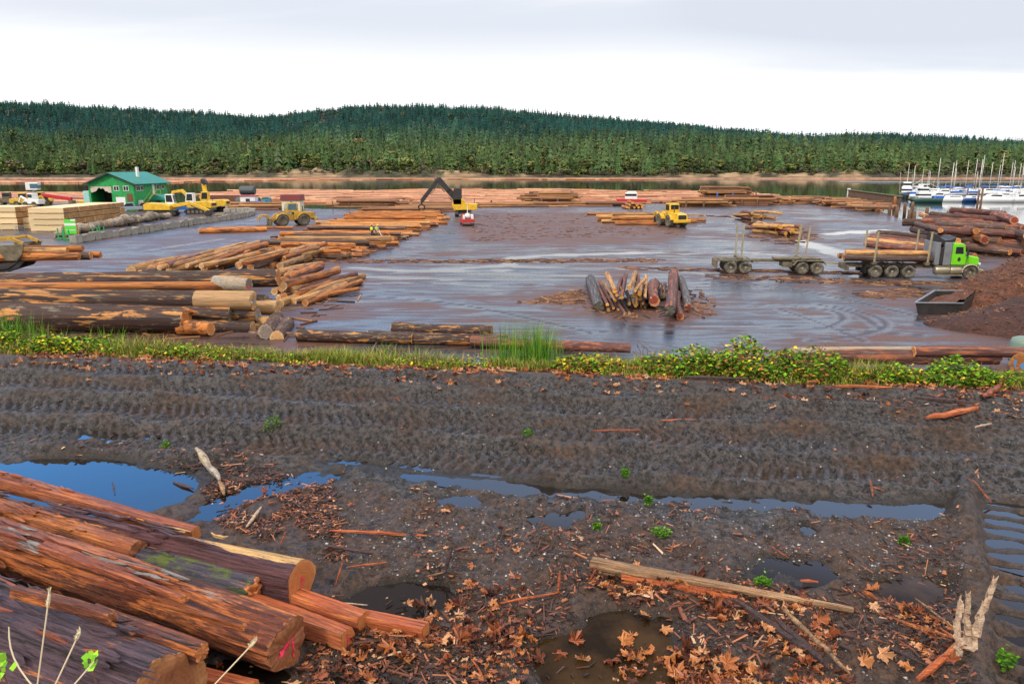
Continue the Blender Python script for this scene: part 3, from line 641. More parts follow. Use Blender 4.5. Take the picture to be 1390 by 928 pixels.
def end_mark(o, s, mat, size=.35, dy=0, dz=0, name='paint_mark'):
    """small patch of marking paint on an end face of a unit log"""
    b = MB(); r = random.Random(len(o.name) + int(size * 100)); n = 9
    b.add([(s * .5028, dy + size * r.uniform(.6, 1) * math.cos(2 * PI * i / n), dz + size * r.uniform(.5, 1) * math.sin(2 * PI * i / n)) for i in range(n)], [tuple(range(n)) if s > 0 else tuple(range(n - 1, -1, -1))])
    return b.obj(name, mat, o)
# --- big butt logs stacked at the left, sawn ends facing right
BIG = [  # end u, v, left u, v, depth y, radius px, bark, end, label
    (253, 434, -70, 430, 39.0, 18.5, M_bark, E_or, 'thickest dark log of the left stack with a torn splintered orange end'),
    (313, 426, -60, 417, 40.2, 11, M_bark, E_gry, 'dark barked log with a round brown end just above the torn log'),
    (345, 409, -80, 404, 40.6, 14, M_bark, E_tan, 'long log with a smooth bare tan collar at its sawn end in the left stack'),
    (303, 387, -80, 391, 41.4, 6.5, M_row, E_tan, 'thin peeled orange log running along the top of the left stack'),
    (338, 386, 292, 384, 41.2, 9.5, M_grey, E_gry, 'short weathered grey log with a pink tinged end on top of the left stack'),
    (378, 377, 0, 384, 43.2, 13.5, M_bark, E_or, 'uppermost dark log of the left stack with a bright orange split end'),
    (286, 446, 244, 444, 38.3, 9.5, M_row, E_or, 'short tan log with an orange end at the foot of the left stack'),
    (308, 445, 120, 440, 39.6, 7.5, M_bark, E_or, 'small orange ended log in the gap behind the foot of the left stack'),
    (362, 410, 180, 405, 42.4, 10.5, M_bark2, E_gry, 'log with a pale grey sawn face near the right end of the left stack'),
    (377, 418, 250, 414, 42.0, 11, M_tan, E_tan, 'bare tan log butt sticking out beyond the left stack'),
    (350, 427, 150, 423, 40.6, 11, M_bark, E_gry, 'dark log with a blue grey sawn face low in the left stack'),
    (343, 445, 130, 441, 39.6, 11.5, M_bark, E_tan, 'dark log with a tall tan sawn face at the foot of the left stack'),
    (393, 441, 300, 438, 40.6, 10.5, M_row2, E_tan, 'tan log with a blue paint spot on its end right of the left stack'),
    (402, 457, 340, 455, 38.4, 7, M_bark2, E_tan, 'small brown log lying lowest at the right end of the left stack'),
    (235, 404, -60, 405, 41.8, 10, M_bark, E_or, 'mossy barked log wedged in the middle of the left stack'),
    (296, 411, -60, 412, 41.2, 8, M_bark2, E_or, 'slim log with a pointed orange end in the middle of the left stack')]
for i, (u1, v1, u0, v0, y, rp, mt, en, lab) in enumerate(BIG):
    p1 = yp(u1, v1, y); p0 = yp(u0, v0, y + .5); r = rp / ppm(p1)
    o = place_log(p0, p1, r, mt, en, lab, 'big logs stacked at the left of the yard', True, (1,), seed=i % 4 + 10)
    if i in (2, 10, 12): end_mark(o, 1, M_blue, .32, .1, -.3)
    if i == 4: end_mark(o, 1, M_pink, .4, .2, .4)
    if i == 0:
        b = MB(); r_ = random.Random(5)
        for q in range(12):
            a = r_.uniform(0, 6.28); c = (.5, .75 * math.cos(a), .75 * math.sin(a)); b.add([(c[0] - .012, c[1] - .2, c[2] - .1), (c[0] - .012, c[1] + .2, c[2] - .12), (c[0] - .012, c[1], c[2] + .22), (c[0] + r_.uniform(.012, .04), c[1] * 1.05, c[2] * 1.05)], [(0, 1, 3), (1, 2, 3), (2, 0, 3)])
        b.obj('splinters', M_row, o)
    if i == 2:   # bare collar where the bark came off
        b = MB().add(*[(lambda g: ([(p[0], p[1] * 1.015, p[2] * 1.015) for p in g[0]], g[1]))(log_geo(10 + i % 4, 22, 12, .16, .35, .055))][0]); b.f = b.f[-44:]; k0 = min(min(f) for f in b.f); b.v = b.v[k0:]; b.f = [tuple(q - k0 for q in f) for f in b.f]; b.m = [0] * 44; b.obj('bare_collar', M_tan, o, True)
# two logs standing with their ends toward the camera at the stack's right foot
for u, v, rp, mt, lab in ((361, 451, 11, E_gry, 'short log with a grey round face toward the track at the left stack'), (376, 457, 10, E_tan, 'short log with a tan round face toward the track beside the grey faced one')):
    p = yp(u, v, 37.6); place_log(p + Vector((-.5, 3.5, -.05)), p, rp / ppm(p), M_bark2, mt, lab, 'big logs stacked at the left of the yard', True, (1,), seed=12)
# --- slender logs fanned out behind, ends toward the camera
SL_A = [(178, 368, 258, 350, 7), (206, 366, 300, 343, 6), (231, 368, 318, 348, 6), (255, 366, 335, 347, 4.5), (261, 352, 332, 331, 5), (277, 363, 350, 344, 5), (290, 358, 376, 338, 5), (300, 362, 378, 344, 4.5), (324, 360, 385, 341, 5), (236, 360, 300, 345, 5),
        (216, 361, 290, 346, 5), (340, 363, 390, 347, 4.5), (358, 359, 388, 341, 5), (366, 362, 405, 346, 5), (380, 361, 412, 350, 4.5), (392, 357, 420, 349, 4.5), (270, 355, 352, 329, 5), (285, 351, 362, 331, 5), (350, 366, 420, 350, 5), (190, 372, 262, 357, 5)]
for i, (u0, v0, u1, v1, rp) in enumerate(SL_A):
    z = .25 + .42 * (i % 3); a = gp(u0, v0, z + .1); b = gp(u1, v1, z)
    place_log(a, b, rp / ppm(a), [M_row2, M_row, M_row2, M_bark2][i % 4], [E_tan, E_or][i % 2], 'slender peeled log in the upper fan behind the big left stack', 'slender logs fanned out behind the left stack')
for q in range(22):
    u = rng.uniform(210, 395); v = 368 - (u - 210) * .055 + rng.uniform(-6, 3); SL_A.append((u, v, u + rng.uniform(45, 75), v - rng.uniform(12, 20), rng.uniform(2.6, 3.8)))
for i, (u0, v0, u1, v1, rp) in enumerate(SL_A[20:]):
    z = .9 + .35 * (i % 3); a = gp(u0, v0 - 6, z + .1); b = gp(u1, v1 - 6, z)
    place_log(a, b, rp / ppm(a), [M_row2, M_row, M_row2, M_redbark][i % 4], [E_tan, E_or][i % 2], 'slender peeled log in the upper fan behind the big left stack', 'slender logs fanned out behind the left stack')
SL_B = [(381, 412, 493, 374, 5.5, 0), (414, 411, 491, 382, 4.5, 0), (424, 405, 487, 392, 3.2, 0), (386, 402, 470, 377, 5, .2), (392, 394, 458, 366, 6, .5), (402, 399, 478, 373, 4.5, .3), (384, 388, 458, 367, 6, .9), (386, 381, 436, 362, 6, 1.1), (374, 372, 436, 358, 5.5, 1.2),
        (382, 392, 448, 372, 4.5, .6), (378, 404, 440, 383, 4, .1), (385, 408, 430, 392, 4, 0), (372, 396, 420, 380, 4.5, .4), (390, 375, 432, 361, 5, 1.3), (395, 370, 437, 358, 4.5, 1.2), (407, 388, 484, 372, 4, .4), (398, 409, 470, 386, 4.5, 0)]
for i, (u0, v0, u1, v1, rp, z) in enumerate(SL_B):
    a = gp(u0, v0, z + .2); b = gp(u1, v1, z * .8 + .2)
    place_log(a, b, rp / ppm(a), [M_row2, M_row, M_row, M_redbark][i % 4], [E_tan, E_or][i % 2], 'slender peeled log in the lower fan pointing right past the left stack', 'slender logs fanned out behind the left stack')
# --- the long row of logs laid crosswise, out to the log loader
LV = [286, 293, 301, 311, 321, 331, 341, 352]; LL = [512, 500, 466, 436, 410, 378, 372, 396]; RR = [602, 598, 598, 576, 548, 530, 495, 468]
ROW = []
yy = gp(600, 352).y
while len(ROW) < 122:
    v = 464 - F * math.tan(TH - math.atan2(CAMZ, yy)); v = max(284, v); ul, ur = np.interp(v, LV, LL), np.interp(v, LV, RR); px = F / (yy * CT + CAMZ * ST)
    x0 = (ul - 695) / px + rng.normal(0, .9); x1 = (ur - 695) / px + rng.normal(0, .8); r = rng.uniform(.17, .30)
    if rng.uniform() < .16: x0 += rng.uniform(1, 5)
    lay = 1 if rng.uniform() < .3 else 0; z = r + .55 * lay
    ROW.append((x0, x1, yy, r, z)); yy += (.10 if lay else r * 2 + .05) + rng.uniform(0, .12) + (.9 if rng.uniform() < .05 else 0)
for i, (x0, x1, y, r, z) in enumerate(ROW):
    if y > 168: break
    k = rng.uniform(-.6, .6); place_log((x0, y - k, z), (x1, y + k, z), r, [M_row, M_row, M_row2, M_row, M_bark2][int(rng.integers(0, 5))], E_or, 'peeled orange log in the long row laid crosswise down the middle of the yard', 'long row of sorted logs in the yard')
y_end = ROW[-1][2]
def loose_logs(name, polys, label, cat, mats, n, dirx=None, r=(.16, .3), L=(8, 14), lay=1, plane=0):
    """many small logs in one mesh (beyond the counted ones)"""
    vs, fs, e0, e1 = log_geo(3, 6, 2, .1, 0, .03); bv = np.array(vs); T = []; k = 0
    while len(T) < n and k < n * 40:
        k += 1; q = polys[int(rng.integers(0, len(polys)))]; us = [p[0] for p in q[0]]; v_ = [p[1] for p in q[0]]
        u, v = rng.uniform(min(us), max(us)), rng.uniform(min(v_), max(v_))
        if poly_sd(np.array([u]), np.array([v]), q[0])[0] > 0: continue
        if name == 'floating_logs' and fbm(np.array([u / 38.]), np.array([v / 2.3]), 77, 3)[0] < .42: continue
        rr = rng.uniform(*r); p = gp(u, v, plane); Ln = rng.uniform(*L); a = q[1] + rng.normal(0, q[2])
        c, s = math.cos(a), math.sin(a); z = plane + rr * .5 + rr * 1.8 * int(rng.integers(0, lay))
        T.append([[Ln * c, -rr * s, 0, p.x], [Ln * s, rr * c, 0, p.y], [0, 0, rr, z], [0, 0, 0, 1]])
    V, Fq = scatter(bv, fs, T); ne = len(T); ends = np.concatenate([np.array(e0)[None] + (np.arange(ne) * len(bv))[:, None], np.array(e1[::-1])[None] + (np.arange(ne) * len(bv))[:, None]])
    tint = np.repeat(rng.uniform(0, 1, ne), len(bv)); me = bpy.data.meshes.new(name)
    F_all = [tuple(f) for f in Fq.tolist()] + [tuple(f) for f in ends.tolist()]; me.from_pydata(V.tolist(), [], F_all)
    for x in mats: me.materials.append(x)
    me.polygons.foreach_set('material_index', [0] * len(Fq) + [1 if len(mats) > 1 else 0] * len(ends)); a_ = me.attributes.new('tint', 'FLOAT', 'POINT'); a_.data.foreach_set('value', tint.astype(np.float32))
    o = link(name, me); return tag(o, label, cat, kind='stuff')
m = NT('floating_log_wood'); tn = m.attr('tint').outputs['Fac']; n1 = m.noise(m.coord((.4, 2, 2)), 1, 4, .6)
m.set(Base_Color=m.mix(m.ramp(n1, [(.35, 0), (.65, .5)]), m.ramp(tn, [(0, (.14, .045, .022)), (.3, (.42, .14, .05)), (.6, (.66, .28, .11)), (.85, (.74, .44, .26)), (1, (.30, .14, .08))]), (.16, .06, .03)), Roughness=.6); M_float = m.mat
m = NT('stacked_log_wood'); tn = m.attr('tint').outputs['Fac']; n1 = m.noise(m.coord((.4, 2, 2)), 1, 4, .6)
m.set(Base_Color=m.mix(m.ramp(n1, [(.35, 0), (.65, .6)]), m.ramp(tn, [(0, (.10, .035, .015)), (.35, (.28, .11, .035)), (.75, (.50, .24, .08)), (1, (.22, .10, .05))]), (.07, .03, .015)), Roughness=.65); M_stack = m.mat
m = NT('bark_debris_wood'); m.set(Base_Color=m.ramp(m.attr('tint').outputs['Fac'], [(0, (.030, .012, .007)), (.5, (.11, .042, .020)), (.85, (.24, .10, .04)), (1, (.42, .22, .09))]), Roughness=.75); M_debris = m.mat
RAFT = [([(270, 268), (330, 258), (560, 258), (700, 262), (640, 274), (400, 272)], .05, .10), ([(480, 262), (600, 256), (720, 259), (900, 262), (700, 268), (520, 270)], .1, .1), ([(640, 262), (720, 257), (880, 258), (1010, 262), (1060, 268), (900, 275), (700, 275)], -.05, .12),
        ([(-60, 268), (0, 262), (110, 262), (110, 274), (-60, 276)], .1, .2), ([(820, 262), (980, 261), (1010, 265), (1040, 273), (830, 276)], .15, .15), ([(590, 274), (800, 270), (850, 278), (640, 281)], 0, .08), ([(300, 262), (460, 260), (480, 264), (300, 268)], 0, .1), ([(430, 272), (600, 266), (600, 271), (440, 276)], .05, .05), ([(1010, 268), (1060, 269), (1140, 276), (1040, 278)], .1, .3)]
loose_logs('floating_logs', RAFT, 'rafts of floating orange logs boomed on the water behind the yard', 'floating logs', [M_float], 3600, r=(.20, .38), L=(9, 17), plane=SEA)
loose_logs('shore_logs', [([(230, 245), (560, 242), (900, 243), (900, 244), (560, 243.6), (230, 247)], 0, .08), ([(-100, 247), (230, 246), (230, 248), (-100, 249)], 0, .08)], 'pale drift logs boomed along the foot of the far bank', 'drift logs', [M_float], 1100, r=(.3, .6), L=(10, 20), plane=SEA)
loose_logs('sorted_logs', [([(515, 285), (606, 282), (600, 287), (505, 290)], 0, .03), ([(560, 280), (640, 280), (606, 284), (530, 286)], 0, .03), ([(520, 278), (560, 277), (600, 279), (540, 281)], 0, .03)], 'far end of the long row of sorted logs beneath the log loader boom', 'logs', [M_stack, E_or], 90, lay=2)
loose_logs('stacked_logs', [([(730, 276), (765, 276), (765, 278), (730, 278)], 0, .02)], 'low stack of dark and orange logs at the shore in the middle', 'stacked logs', [M_stack, E_or], 60, r=(.2, .35), lay=5, L=(7, 11))
loose_logs('stacked_logs', [([(974, 273), (994, 273), (994, 275), (974, 275)], 0, .015)], 'tall stack of orange logs held by blue steel posts at the shore', 'stacked logs', [M_stack, E_or], 70, r=(.2, .35), lay=7, L=(9, 11))
loose_logs('stacked_logs', [([(940, 279), (965, 278.5), (965, 281), (940, 281)], 0, .02), ([(1005, 277), (1030, 277), (1030, 279), (1005, 279)], 0, .02)], 'long stack of orange logs between wooden posts in front of the blue posts', 'stacked logs', [M_stack, E_or], 70, r=(.2, .35), lay=4, L=(8, 12))
loose_logs('stacked_logs', [([(680, 279), (735, 279), (735, 281), (680, 281)], 0, .02), ([(780, 279), (840, 278), (840, 280), (780, 280)], 0, .02)], 'thin scatter of orange logs along the edge of the yard at the water', 'stacked logs', [M_stack, E_or], 70, r=(.2, .3), lay=2)
loose_logs('stacked_logs', [([(335, 283), (370, 282), (372, 284), (336, 285)], 0, .03), ([(474, 280), (530, 279), (530, 281), (474, 282)], 0, .02)], 'short orange logs lying on the shore edge beside the red roofed hut', 'stacked logs', [M_stack, E_or], 45, r=(.2, .35), lay=3)
loose_logs('stacked_logs', [([(1050, 272), (1150, 274), (1205, 285), (1190, 290), (1120, 279), (1040, 277)], -.5, .35)], 'tangle of brown logs heaped along the shore behind the wooden piles', 'stacked logs', [M_stack, E_or], 150, r=(.18, .32), lay=3, L=(4, 8))
loose_logs('bark_debris', [([(400, 352), (380, 325), (440, 310), (510, 284), (606, 284), (590, 305), (530, 330), (470, 352)], 0, .5)], 'broken bark and branches littering the ground between the sorted logs', 'bark debris', [M_debris], 1500, r=(.03, .11), L=(.6, 4.5), lay=3)
loose_logs('bark_debris', [([(780, 400), (800, 425), (860, 436), (960, 432), (975, 412), (950, 390), (900, 385)], 1.2, .9), ([(700, 412), (790, 392), (790, 412)], 0, .8)], 'bark scraps spread around the heap of short logs', 'bark debris', [M_debris], 420, r=(.02, .05), L=(.2, 1.3))
loose_logs('bark_debris', [([(0, 455), (400, 462), (420, 440), (500, 400), (380, 345), (180, 372), (0, 372)], .3, .9), ([(1005, 320), (1060, 300), (1120, 325), (1060, 332)], 2, .7), ([(1190, 345), (1390, 350), (1390, 338), (1200, 335)], 0, .8), ([(1170, 398), (1240, 392), (1240, 402), (1180, 404)], 0, .8)], 'bark scraps strewn round the log piles at the sides of the yard', 'bark debris', [M_debris], 900, r=(.02, .07), L=(.3, 2))
loose_logs('bark_debris', [([(430, 353), (900, 351), (900, 356), (430, 357)], 0, .4), ([(840, 362), (1180, 369), (1180, 373), (860, 366)], 0, .4), ([(640, 290), (900, 290), (930, 318), (640, 328)], 0, .9), ([(960, 372), (1330, 384), (1200, 388), (960, 378)], 0, .6)], 'thin windrows of bark crumbs swept across the wet yard', 'bark debris', [M_debris], 1500, r=(.02, .05), L=(.2, 1.0))
# --- logs by the yellow loader on the right
for i, (u, v, L, r, z) in enumerate([(848, 300, 9, .28, 0), (868, 303, 12, .3, 0), (880, 306, 10, .28, 0), (862, 301, 12, .28, .5), (878, 304, 11, .26, .55), (872, 301, 10, .28, 1.0), (895, 304, 12, .3, 0), (886, 302, 11, .27, .5), (925, 301, 8, .28, 0), (855, 295, 12, .25, 0), (843, 292, 13, .25, 0)]):
    p = gp(u, v); place_log(p + Vector((-L / 2, rng.uniform(-.8, .8), z + r)), p + Vector((L / 2, rng.uniform(-.8, .8), z + r)), r, [M_row, M_row2][i % 2], E_org, 'orange log in the low pile beside the yellow loader at the right', 'low log pile by the yellow loader')
k = gp(865, 284)
for i in range(12):
    c = k + Vector((rng.uniform(-2.6, 2.6), 0, .35 + .5 * (i // 5))); place_log(c + Vector((0, 6, 0)), c + Vector((rng.uniform(-.5, .5), 0, 0)), .27, M_row, E_org, 'log end on in the small bunk stack by the shore behind the loader', 'bunk stack behind the loader')
# --- two small heaps right of centre
for (cu, cv, w, n, lab, dirs) in ((1028, 297, 5, 9, 'short log in the little flat heap farther up the right side of the yard', 2.0), (1058, 317, 4.2, 16, 'short log in the little tangled heap on brown bark right of centre', 2.15)):
    c = gp(cu, cv)
    for i in range(n):
        q = c + Vector((rng.uniform(-w / 2, w / 2), rng.uniform(-1.5, 1.5), .25 + .42 * (i % 3))); a = dirs + rng.normal(0, .3); d = Vector((math.cos(a), math.sin(a), rng.uniform(-.03, .06))) * rng.uniform(2.2, 3.4)
        place_log(q + d, q - d * .6, rng.uniform(.2, .3), [M_row2, M_redbark][i % 2], E_org, lab, 'small log heaps right of centre')
# --- the pile of short logs in the middle, ends toward the camera (zoomed picture coordinates)
def zc(x, y): return 780 + x / 7.72, 360 + y / 7.72
CP = [(260, 430, 165, 150, 60, M_greybark, E_dk, 'thick bent grey log at the left end of the centre heap', 0), (345, 410, 225, 205, 20, M_redbark, E_org, 0, .3), (410, 445, 260, 170, 17, M_redbark, E_org, 0, .15), (425, 372, 305, 170, 17, M_row2, E_org, 0, .5), (355, 475, 300, 330, 20, M_redbark, E_org, 0, 0), (455, 465, 400, 330, 15, M_bark2, E_tan, 0, .0),
      (532, 515, 375, 250, 21, M_redbark, E_tan, 0, .25), (572, 505, 490, 360, 20, M_bark2, E_tan, 0, .0), (440, 312, 490, 140, 20, M_redbark, E_org, 0, 1.0), (492, 330, 535, 95, 24, M_redbark, E_org, 0, 1.0), (425, 270, 340, 90, 28, M_row2, E_org, 0, 1.1), (577, 238, 632, 80, 27, M_row2, E_org, 0, 1.5), (630, 268, 735, 150, 20, M_row2, E_tan, 0, 1.3), (576, 405, 545, 280, 20, M_bark2, E_tan, 0, .4),
      (640, 430, 590, 330, 18, M_row2, E_org, 0, .2), (632, 315, 640, 200, 26, M_row2, E_org, 0, .9), (678, 290, 690, 170, 28, M_row2, E_org, 0, 1.1), (685, 355, 680, 250, 22, M_row2, E_org, 0, .6), (655, 410, 650, 300, 18, M_row2, E_org, 0, .2), (692, 430, 690, 340, 14, M_row2, E_org, 0, 0), (740, 445, 730, 360, 15, M_row2, E_org, 0, 0), (742, 322, 745, 108, 19, M_row2, E_tan, 0, .9), (714, 400, 722, 200, 15, M_redbark, E_tan, 0, .4),
      (655, 250, 660, 110, 24, M_redbark, E_org, 0, 1.2), (470, 250, 500, 140, 20, M_redbark, E_org, 0, .9), (830, 360, 838, 195, 62, M_redbark, E_red, 'short thick log with a dark red face in the centre heap', .35), (805, 420, 800, 350, 20, M_redbark, E_org, 0, 0), (852, 432, 830, 370, 17, M_bark2, E_tan, 0, 0),
      (995, 480, 1035, 85, 62, M_redbark, E_dk, 'long thick scaly log leaning away in the centre heap', .35), (1100, 530, 1078, 300, 44, M_redbark, E_red, 'log with a wet red face at the right foot of the centre heap', 0), (1190, 440, 1110, 145, 44, M_greybark, E_red, 'rightmost log of the centre heap with a deep red face and bare flank', .1), (940, 330, 945, 190, 18, M_bark, E_dk, 0, .2), (905, 340, 900, 210, 24, M_bark, E_dk, 0, .1)]
for i, (x0, y0, x1, y1, rz_, mt, en, lab, z) in enumerate(CP):
    rp = rz_ / 7.72; a = gp(*zc(x0, y0), z + rp / 24); b = gp(*zc(x1, y1), z + rp / 30)
    if lab: o = place_log(b, a, rp / ppm(a), mt, en, lab, 'heap of short logs in the middle of the yard', True, (1,), seed=14 + i % 2)
    else: o = place_log(b, a, rp / ppm(a), mt, en, 'short red brown log with an orange end in the heap in mid yard', 'heap of short logs in the middle of the yard')
    if i in (25, 29, 30): end_mark(o, 1, M_white, .16, .3, -.5, 'white_tag')
# --- the jumbled pile of cedar butts on the right (zoomed picture coordinates)
def zr_(x, y): return 1190 + x / 6.95, 270 + y / 6.95
RP = [(1020, 385, 700, 275, 42, 1.4, M_row, 'long pinkish peeled log sloping out of the right cedar pile'), (855, 440, 600, 360, 36, .5, 0, 0), (1080, 245, 830, 235, 36, 2.6, 0, 0), (1300, 200, 1110, 150, 40, 3.2, 0, 'uppermost cedar log with a hollow round end on the right pile'), (1225, 275, 985, 265, 34, 2.4, 0, 0), (1120, 305, 960, 300, 38, 2.0, 0, 0), (1320, 330, 1120, 335, 36, 1.9, 0, 0), (1160, 400, 1010, 395, 44, 1.1, 0, 0),
      (1380, 430, 1230, 420, 46, .9, 0, 'hollow ringed cedar log at the right edge of the pile'), (1290, 440, 1160, 430, 38, .7, 0, 0), (1190, 470, 1010, 455, 34, .45, 0, 0), (600, 295, 375, 235, 26, 2.2, M_bark2, 'dark thin log on the left shoulder of the right cedar pile'), (680, 375, 345, 285, 36, 1.2, M_bark2, 0), (760, 400, 470, 300, 34, 1.2, 0, 0), (940, 300, 700, 250, 34, 2.1, 0, 0), (1180, 195, 940, 165, 30, 2.9, 0, 0), (1090, 190, 840, 170, 28, 2.8, 0, 0),
      (900, 180, 690, 155, 28, 2.3, M_bark2, 0), (1210, 140, 880, 118, 30, 3.2, 0, 0), (860, 250, 620, 245, 34, 2.0, 0, 0), (1060, 470, 850, 455, 34, .4, 0, 0), (1390, 280, 1200, 230, 36, 2.5, 0, 0), (1430, 350, 1270, 300, 42, 2.0, 0, 0), (1490, 420, 1330, 390, 44, 1.0, 0, 0), (1000, 220, 800, 205, 30, 2.5, 0, 0), (1260, 500, 1090, 480, 32, .4, 0, 0), (1500, 300, 1340, 260, 40, 2.4, 0, 0), (1370, 500, 1250, 490, 34, .4, 0, 0), (1480, 490, 1300, 470, 40, .5, 0, 0),
      (470, 482, 105, 445, 34, .35, 0, 'pinkish log lowest in the small bundle behind the truck stakes'), (485, 410, 150, 375, 30, .9, 0, 0), (500, 370, 240, 335, 26, 1.3, M_bark2, 0), (480, 450, 130, 415, 30, .6, M_row2, 0), (495, 430, 180, 400, 30, .8, 0, 0), (640, 250, 430, 170, 26, 1.6, M_row2, 0), (700, 210, 520, 150, 26, 1.4, M_row2, 0), (560, 200, 350, 120, 24, 1.0, M_row2, 0), (740, 470, 560, 420, 34, .4, 0, 0), (930, 540, 760, 490, 30, .3, 0, 0), (1700, 420, 1500, 400, 48, 1.0, 0, 0), (1700, 350, 1500, 330, 48, 2.0, 0, 0)]
for i, (x0, y0, x1, y1, rz_, z, mt, lab) in enumerate(RP):
    rp = rz_ / 6.95; a = gp(*zr_(x0, y0), z + .2); b = gp(*zr_(x1, y1), z + .2); d = b - a
    if d.length > 14: b = a + d * (14 / d.length)
    if d.length < 6: b = a + (d + Vector((-2, 4, 0))).normalized() * 7
    gen = 'reddish cedar log in the jumbled pile behind the green truck' if x0 > 620 else 'reddish log in the smaller bundle left of the cedar pile'
    place_log(b, a, rp / ppm(a), mt or [M_redbark, M_bark2, M_redbark][i % 3], E_or if i % 3 else E_red, lab or gen, 'cedar logs piled behind the truck', True, (1,), seed=10 + i % 4)
# --- logs and slabs lying just below the bank
for u0, v0, u1, v1, rp, mt, en, z, lab in ((533, 446, 668, 450, 8.5, M_bark, E_or, .4, 'short dark broken log lying beyond the grass left of the tall tuft'), (405, 455, 560, 460, 8, M_bark, E_or, .3, 'flat orange slab log lying along the bank foot beside the left stack'), (500, 457, 690, 462, 8, M_bark, E_or, .3, 'long dark log lying along the foot of the bank below the tall tuft'),
        (755, 469, 856, 473, 7, M_redbark, E_red, .35, 'split orange log with a red end behind the grass right of the tall tuft'), (640, 463, 790, 470, 7, M_redbark, E_or, .3, 'split orange log half hidden behind the grass below the tall tuft'),
        (1090, 483, 1354, 486, 10, M_redbark, E_or, .6, 'long rotten log with bright orange patches lying beyond the brambles'), (1240, 477, 1480, 480, 7, M_redbark, E_or, .9, 'reddish log lying just behind the rotten log at the right edge'), (1075, 478, 1265, 475, 6, M_grey, E_tan, .8, 'weathered pale plank log on top of the rotten log at right')):
    a, b = gp(u0, v0, z), gp(u1, v1, z); place_log(a, b, rp / ppm(a), mt, en, lab, None, True, (0, 1), seed=10 + len(lab) % 4)
a = gp(1388, 496, .5); o = place_log(a + Vector((6.5, 2.6, .1)), a, 20 / ppm(a), M_redbark, E_or, 'thick log with a blue painted eye on its end at the right edge', None, True, (1,), seed=11)
b = MB(); n = 20
for rr, mm in ((.62, 0),):
    b.add([(.5024, rr * math.cos(2 * PI * i / n), rr * .75 * math.sin(2 * PI * i / n)) for i in range(n)] + [(.5024, .42 * math.cos(2 * PI * i / n), .5 * math.sin(2 * PI * i / n)) for i in range(n)], [(i, (i + 1) % n, n + (i + 1) % n, n + i) for i in range(n)])
b.add([(.5024, -.2, -.1), (.5024, .15, -.28), (.5024, .2, .1), (.5024, -.05, .28)], [(0, 1, 2, 3)]); b.obj('paint_mark', M_blue, o)
# logs along the curved kerb at left and other singles
for u0, v0, u1, v1, rp, lab in ((270, 314, 362, 311, 4, 'pair member of orange logs lying alone in front of the brown loader, the thicker one'), (282, 311, 398, 309, 2.5, 'thin orange log lying alone just in front of the brown loader')):
    place_log(gp(u0, v0, .3), gp(u1, v1, .3), rp / 11.0, M_row, E_org, lab.replace('pair member of orange logs lying', 'thick orange log lying').replace(', the thicker one', ''))
# ------------------------------------------------------------------ machines
M_tyre = paint('dusty_tyre', (.035, .032, .030), .8, (.30, .25, .17), .85, 3); M_tyred = paint('muddy_tyre', (.06, .05, .042), .85, (.22, .18, .12), .8, 3)
M_rim = paint('dusty_rim', (.30, .25, .16), .6, (.16, .12, .07), .6, 5); M_rimy = paint('yellow_rim', (.55, .34, .02), .5, (.16, .11, .05), .7, 4)
M_yel = paint('machine_yellow', (.78, .46, .012), .4, (.20, .13, .06), .6, 1.8); M_yeld = paint('dirty_machine_yellow', (.55, .32, .03), .55, (.10, .065, .035), .85, 1.4)
M_blk = paint('machine_black', (.020, .019, .020), .45, (.09, .07, .055), .4, 2); M_glass = paint('dark_glass', (.015, .022, .028), .08, (.10, .10, .09), .15, 2)
M_glassb = paint('bluish_glass', (.05, .14, .20), .08, (.3, .3, .28), .3, 2); M_green = paint('truck_green', (.17, .66, .012), .3, (.24, .21, .10), .55, 1.5); M_steel = paint('dusty_steel', (.22, .19, .15), .5, (.12, .09, .06), .6, 2, .4)
M_chas = paint('dusty_chassis', (.09, .075, .05), .7, (.30, .23, .12), .8, 2); M_alu = paint('aluminium_tank', (.42, .37, .27), .35, (.24, .19, .11), .6, 1.5, .5); M_grill = paint('grey_rack', (.26, .28, .30), .4, (.08, .07, .06), .5, 2, .3)
M_wht = paint('white_paint', (.78, .77, .74), .4, (.35, .30, .25), .25, 2); M_red = paint('red_paint', (.52, .02, .025), .4, (.15, .06, .05), .25, 2); M_bluep = paint('blue_paint', (.02, .12, .42), .35, (.08, .08, .10), .2, 2)
M_lamp = paint('lamp_amber', (.85, .35, .03), .3, amt=.1); M_lampw = paint('lamp_clear', (.8, .8, .75), .15, amt=.1); M_stake = paint('stake_steel', (.36, .30, .18), .55, (.10, .08, .05), .6, 1.2)
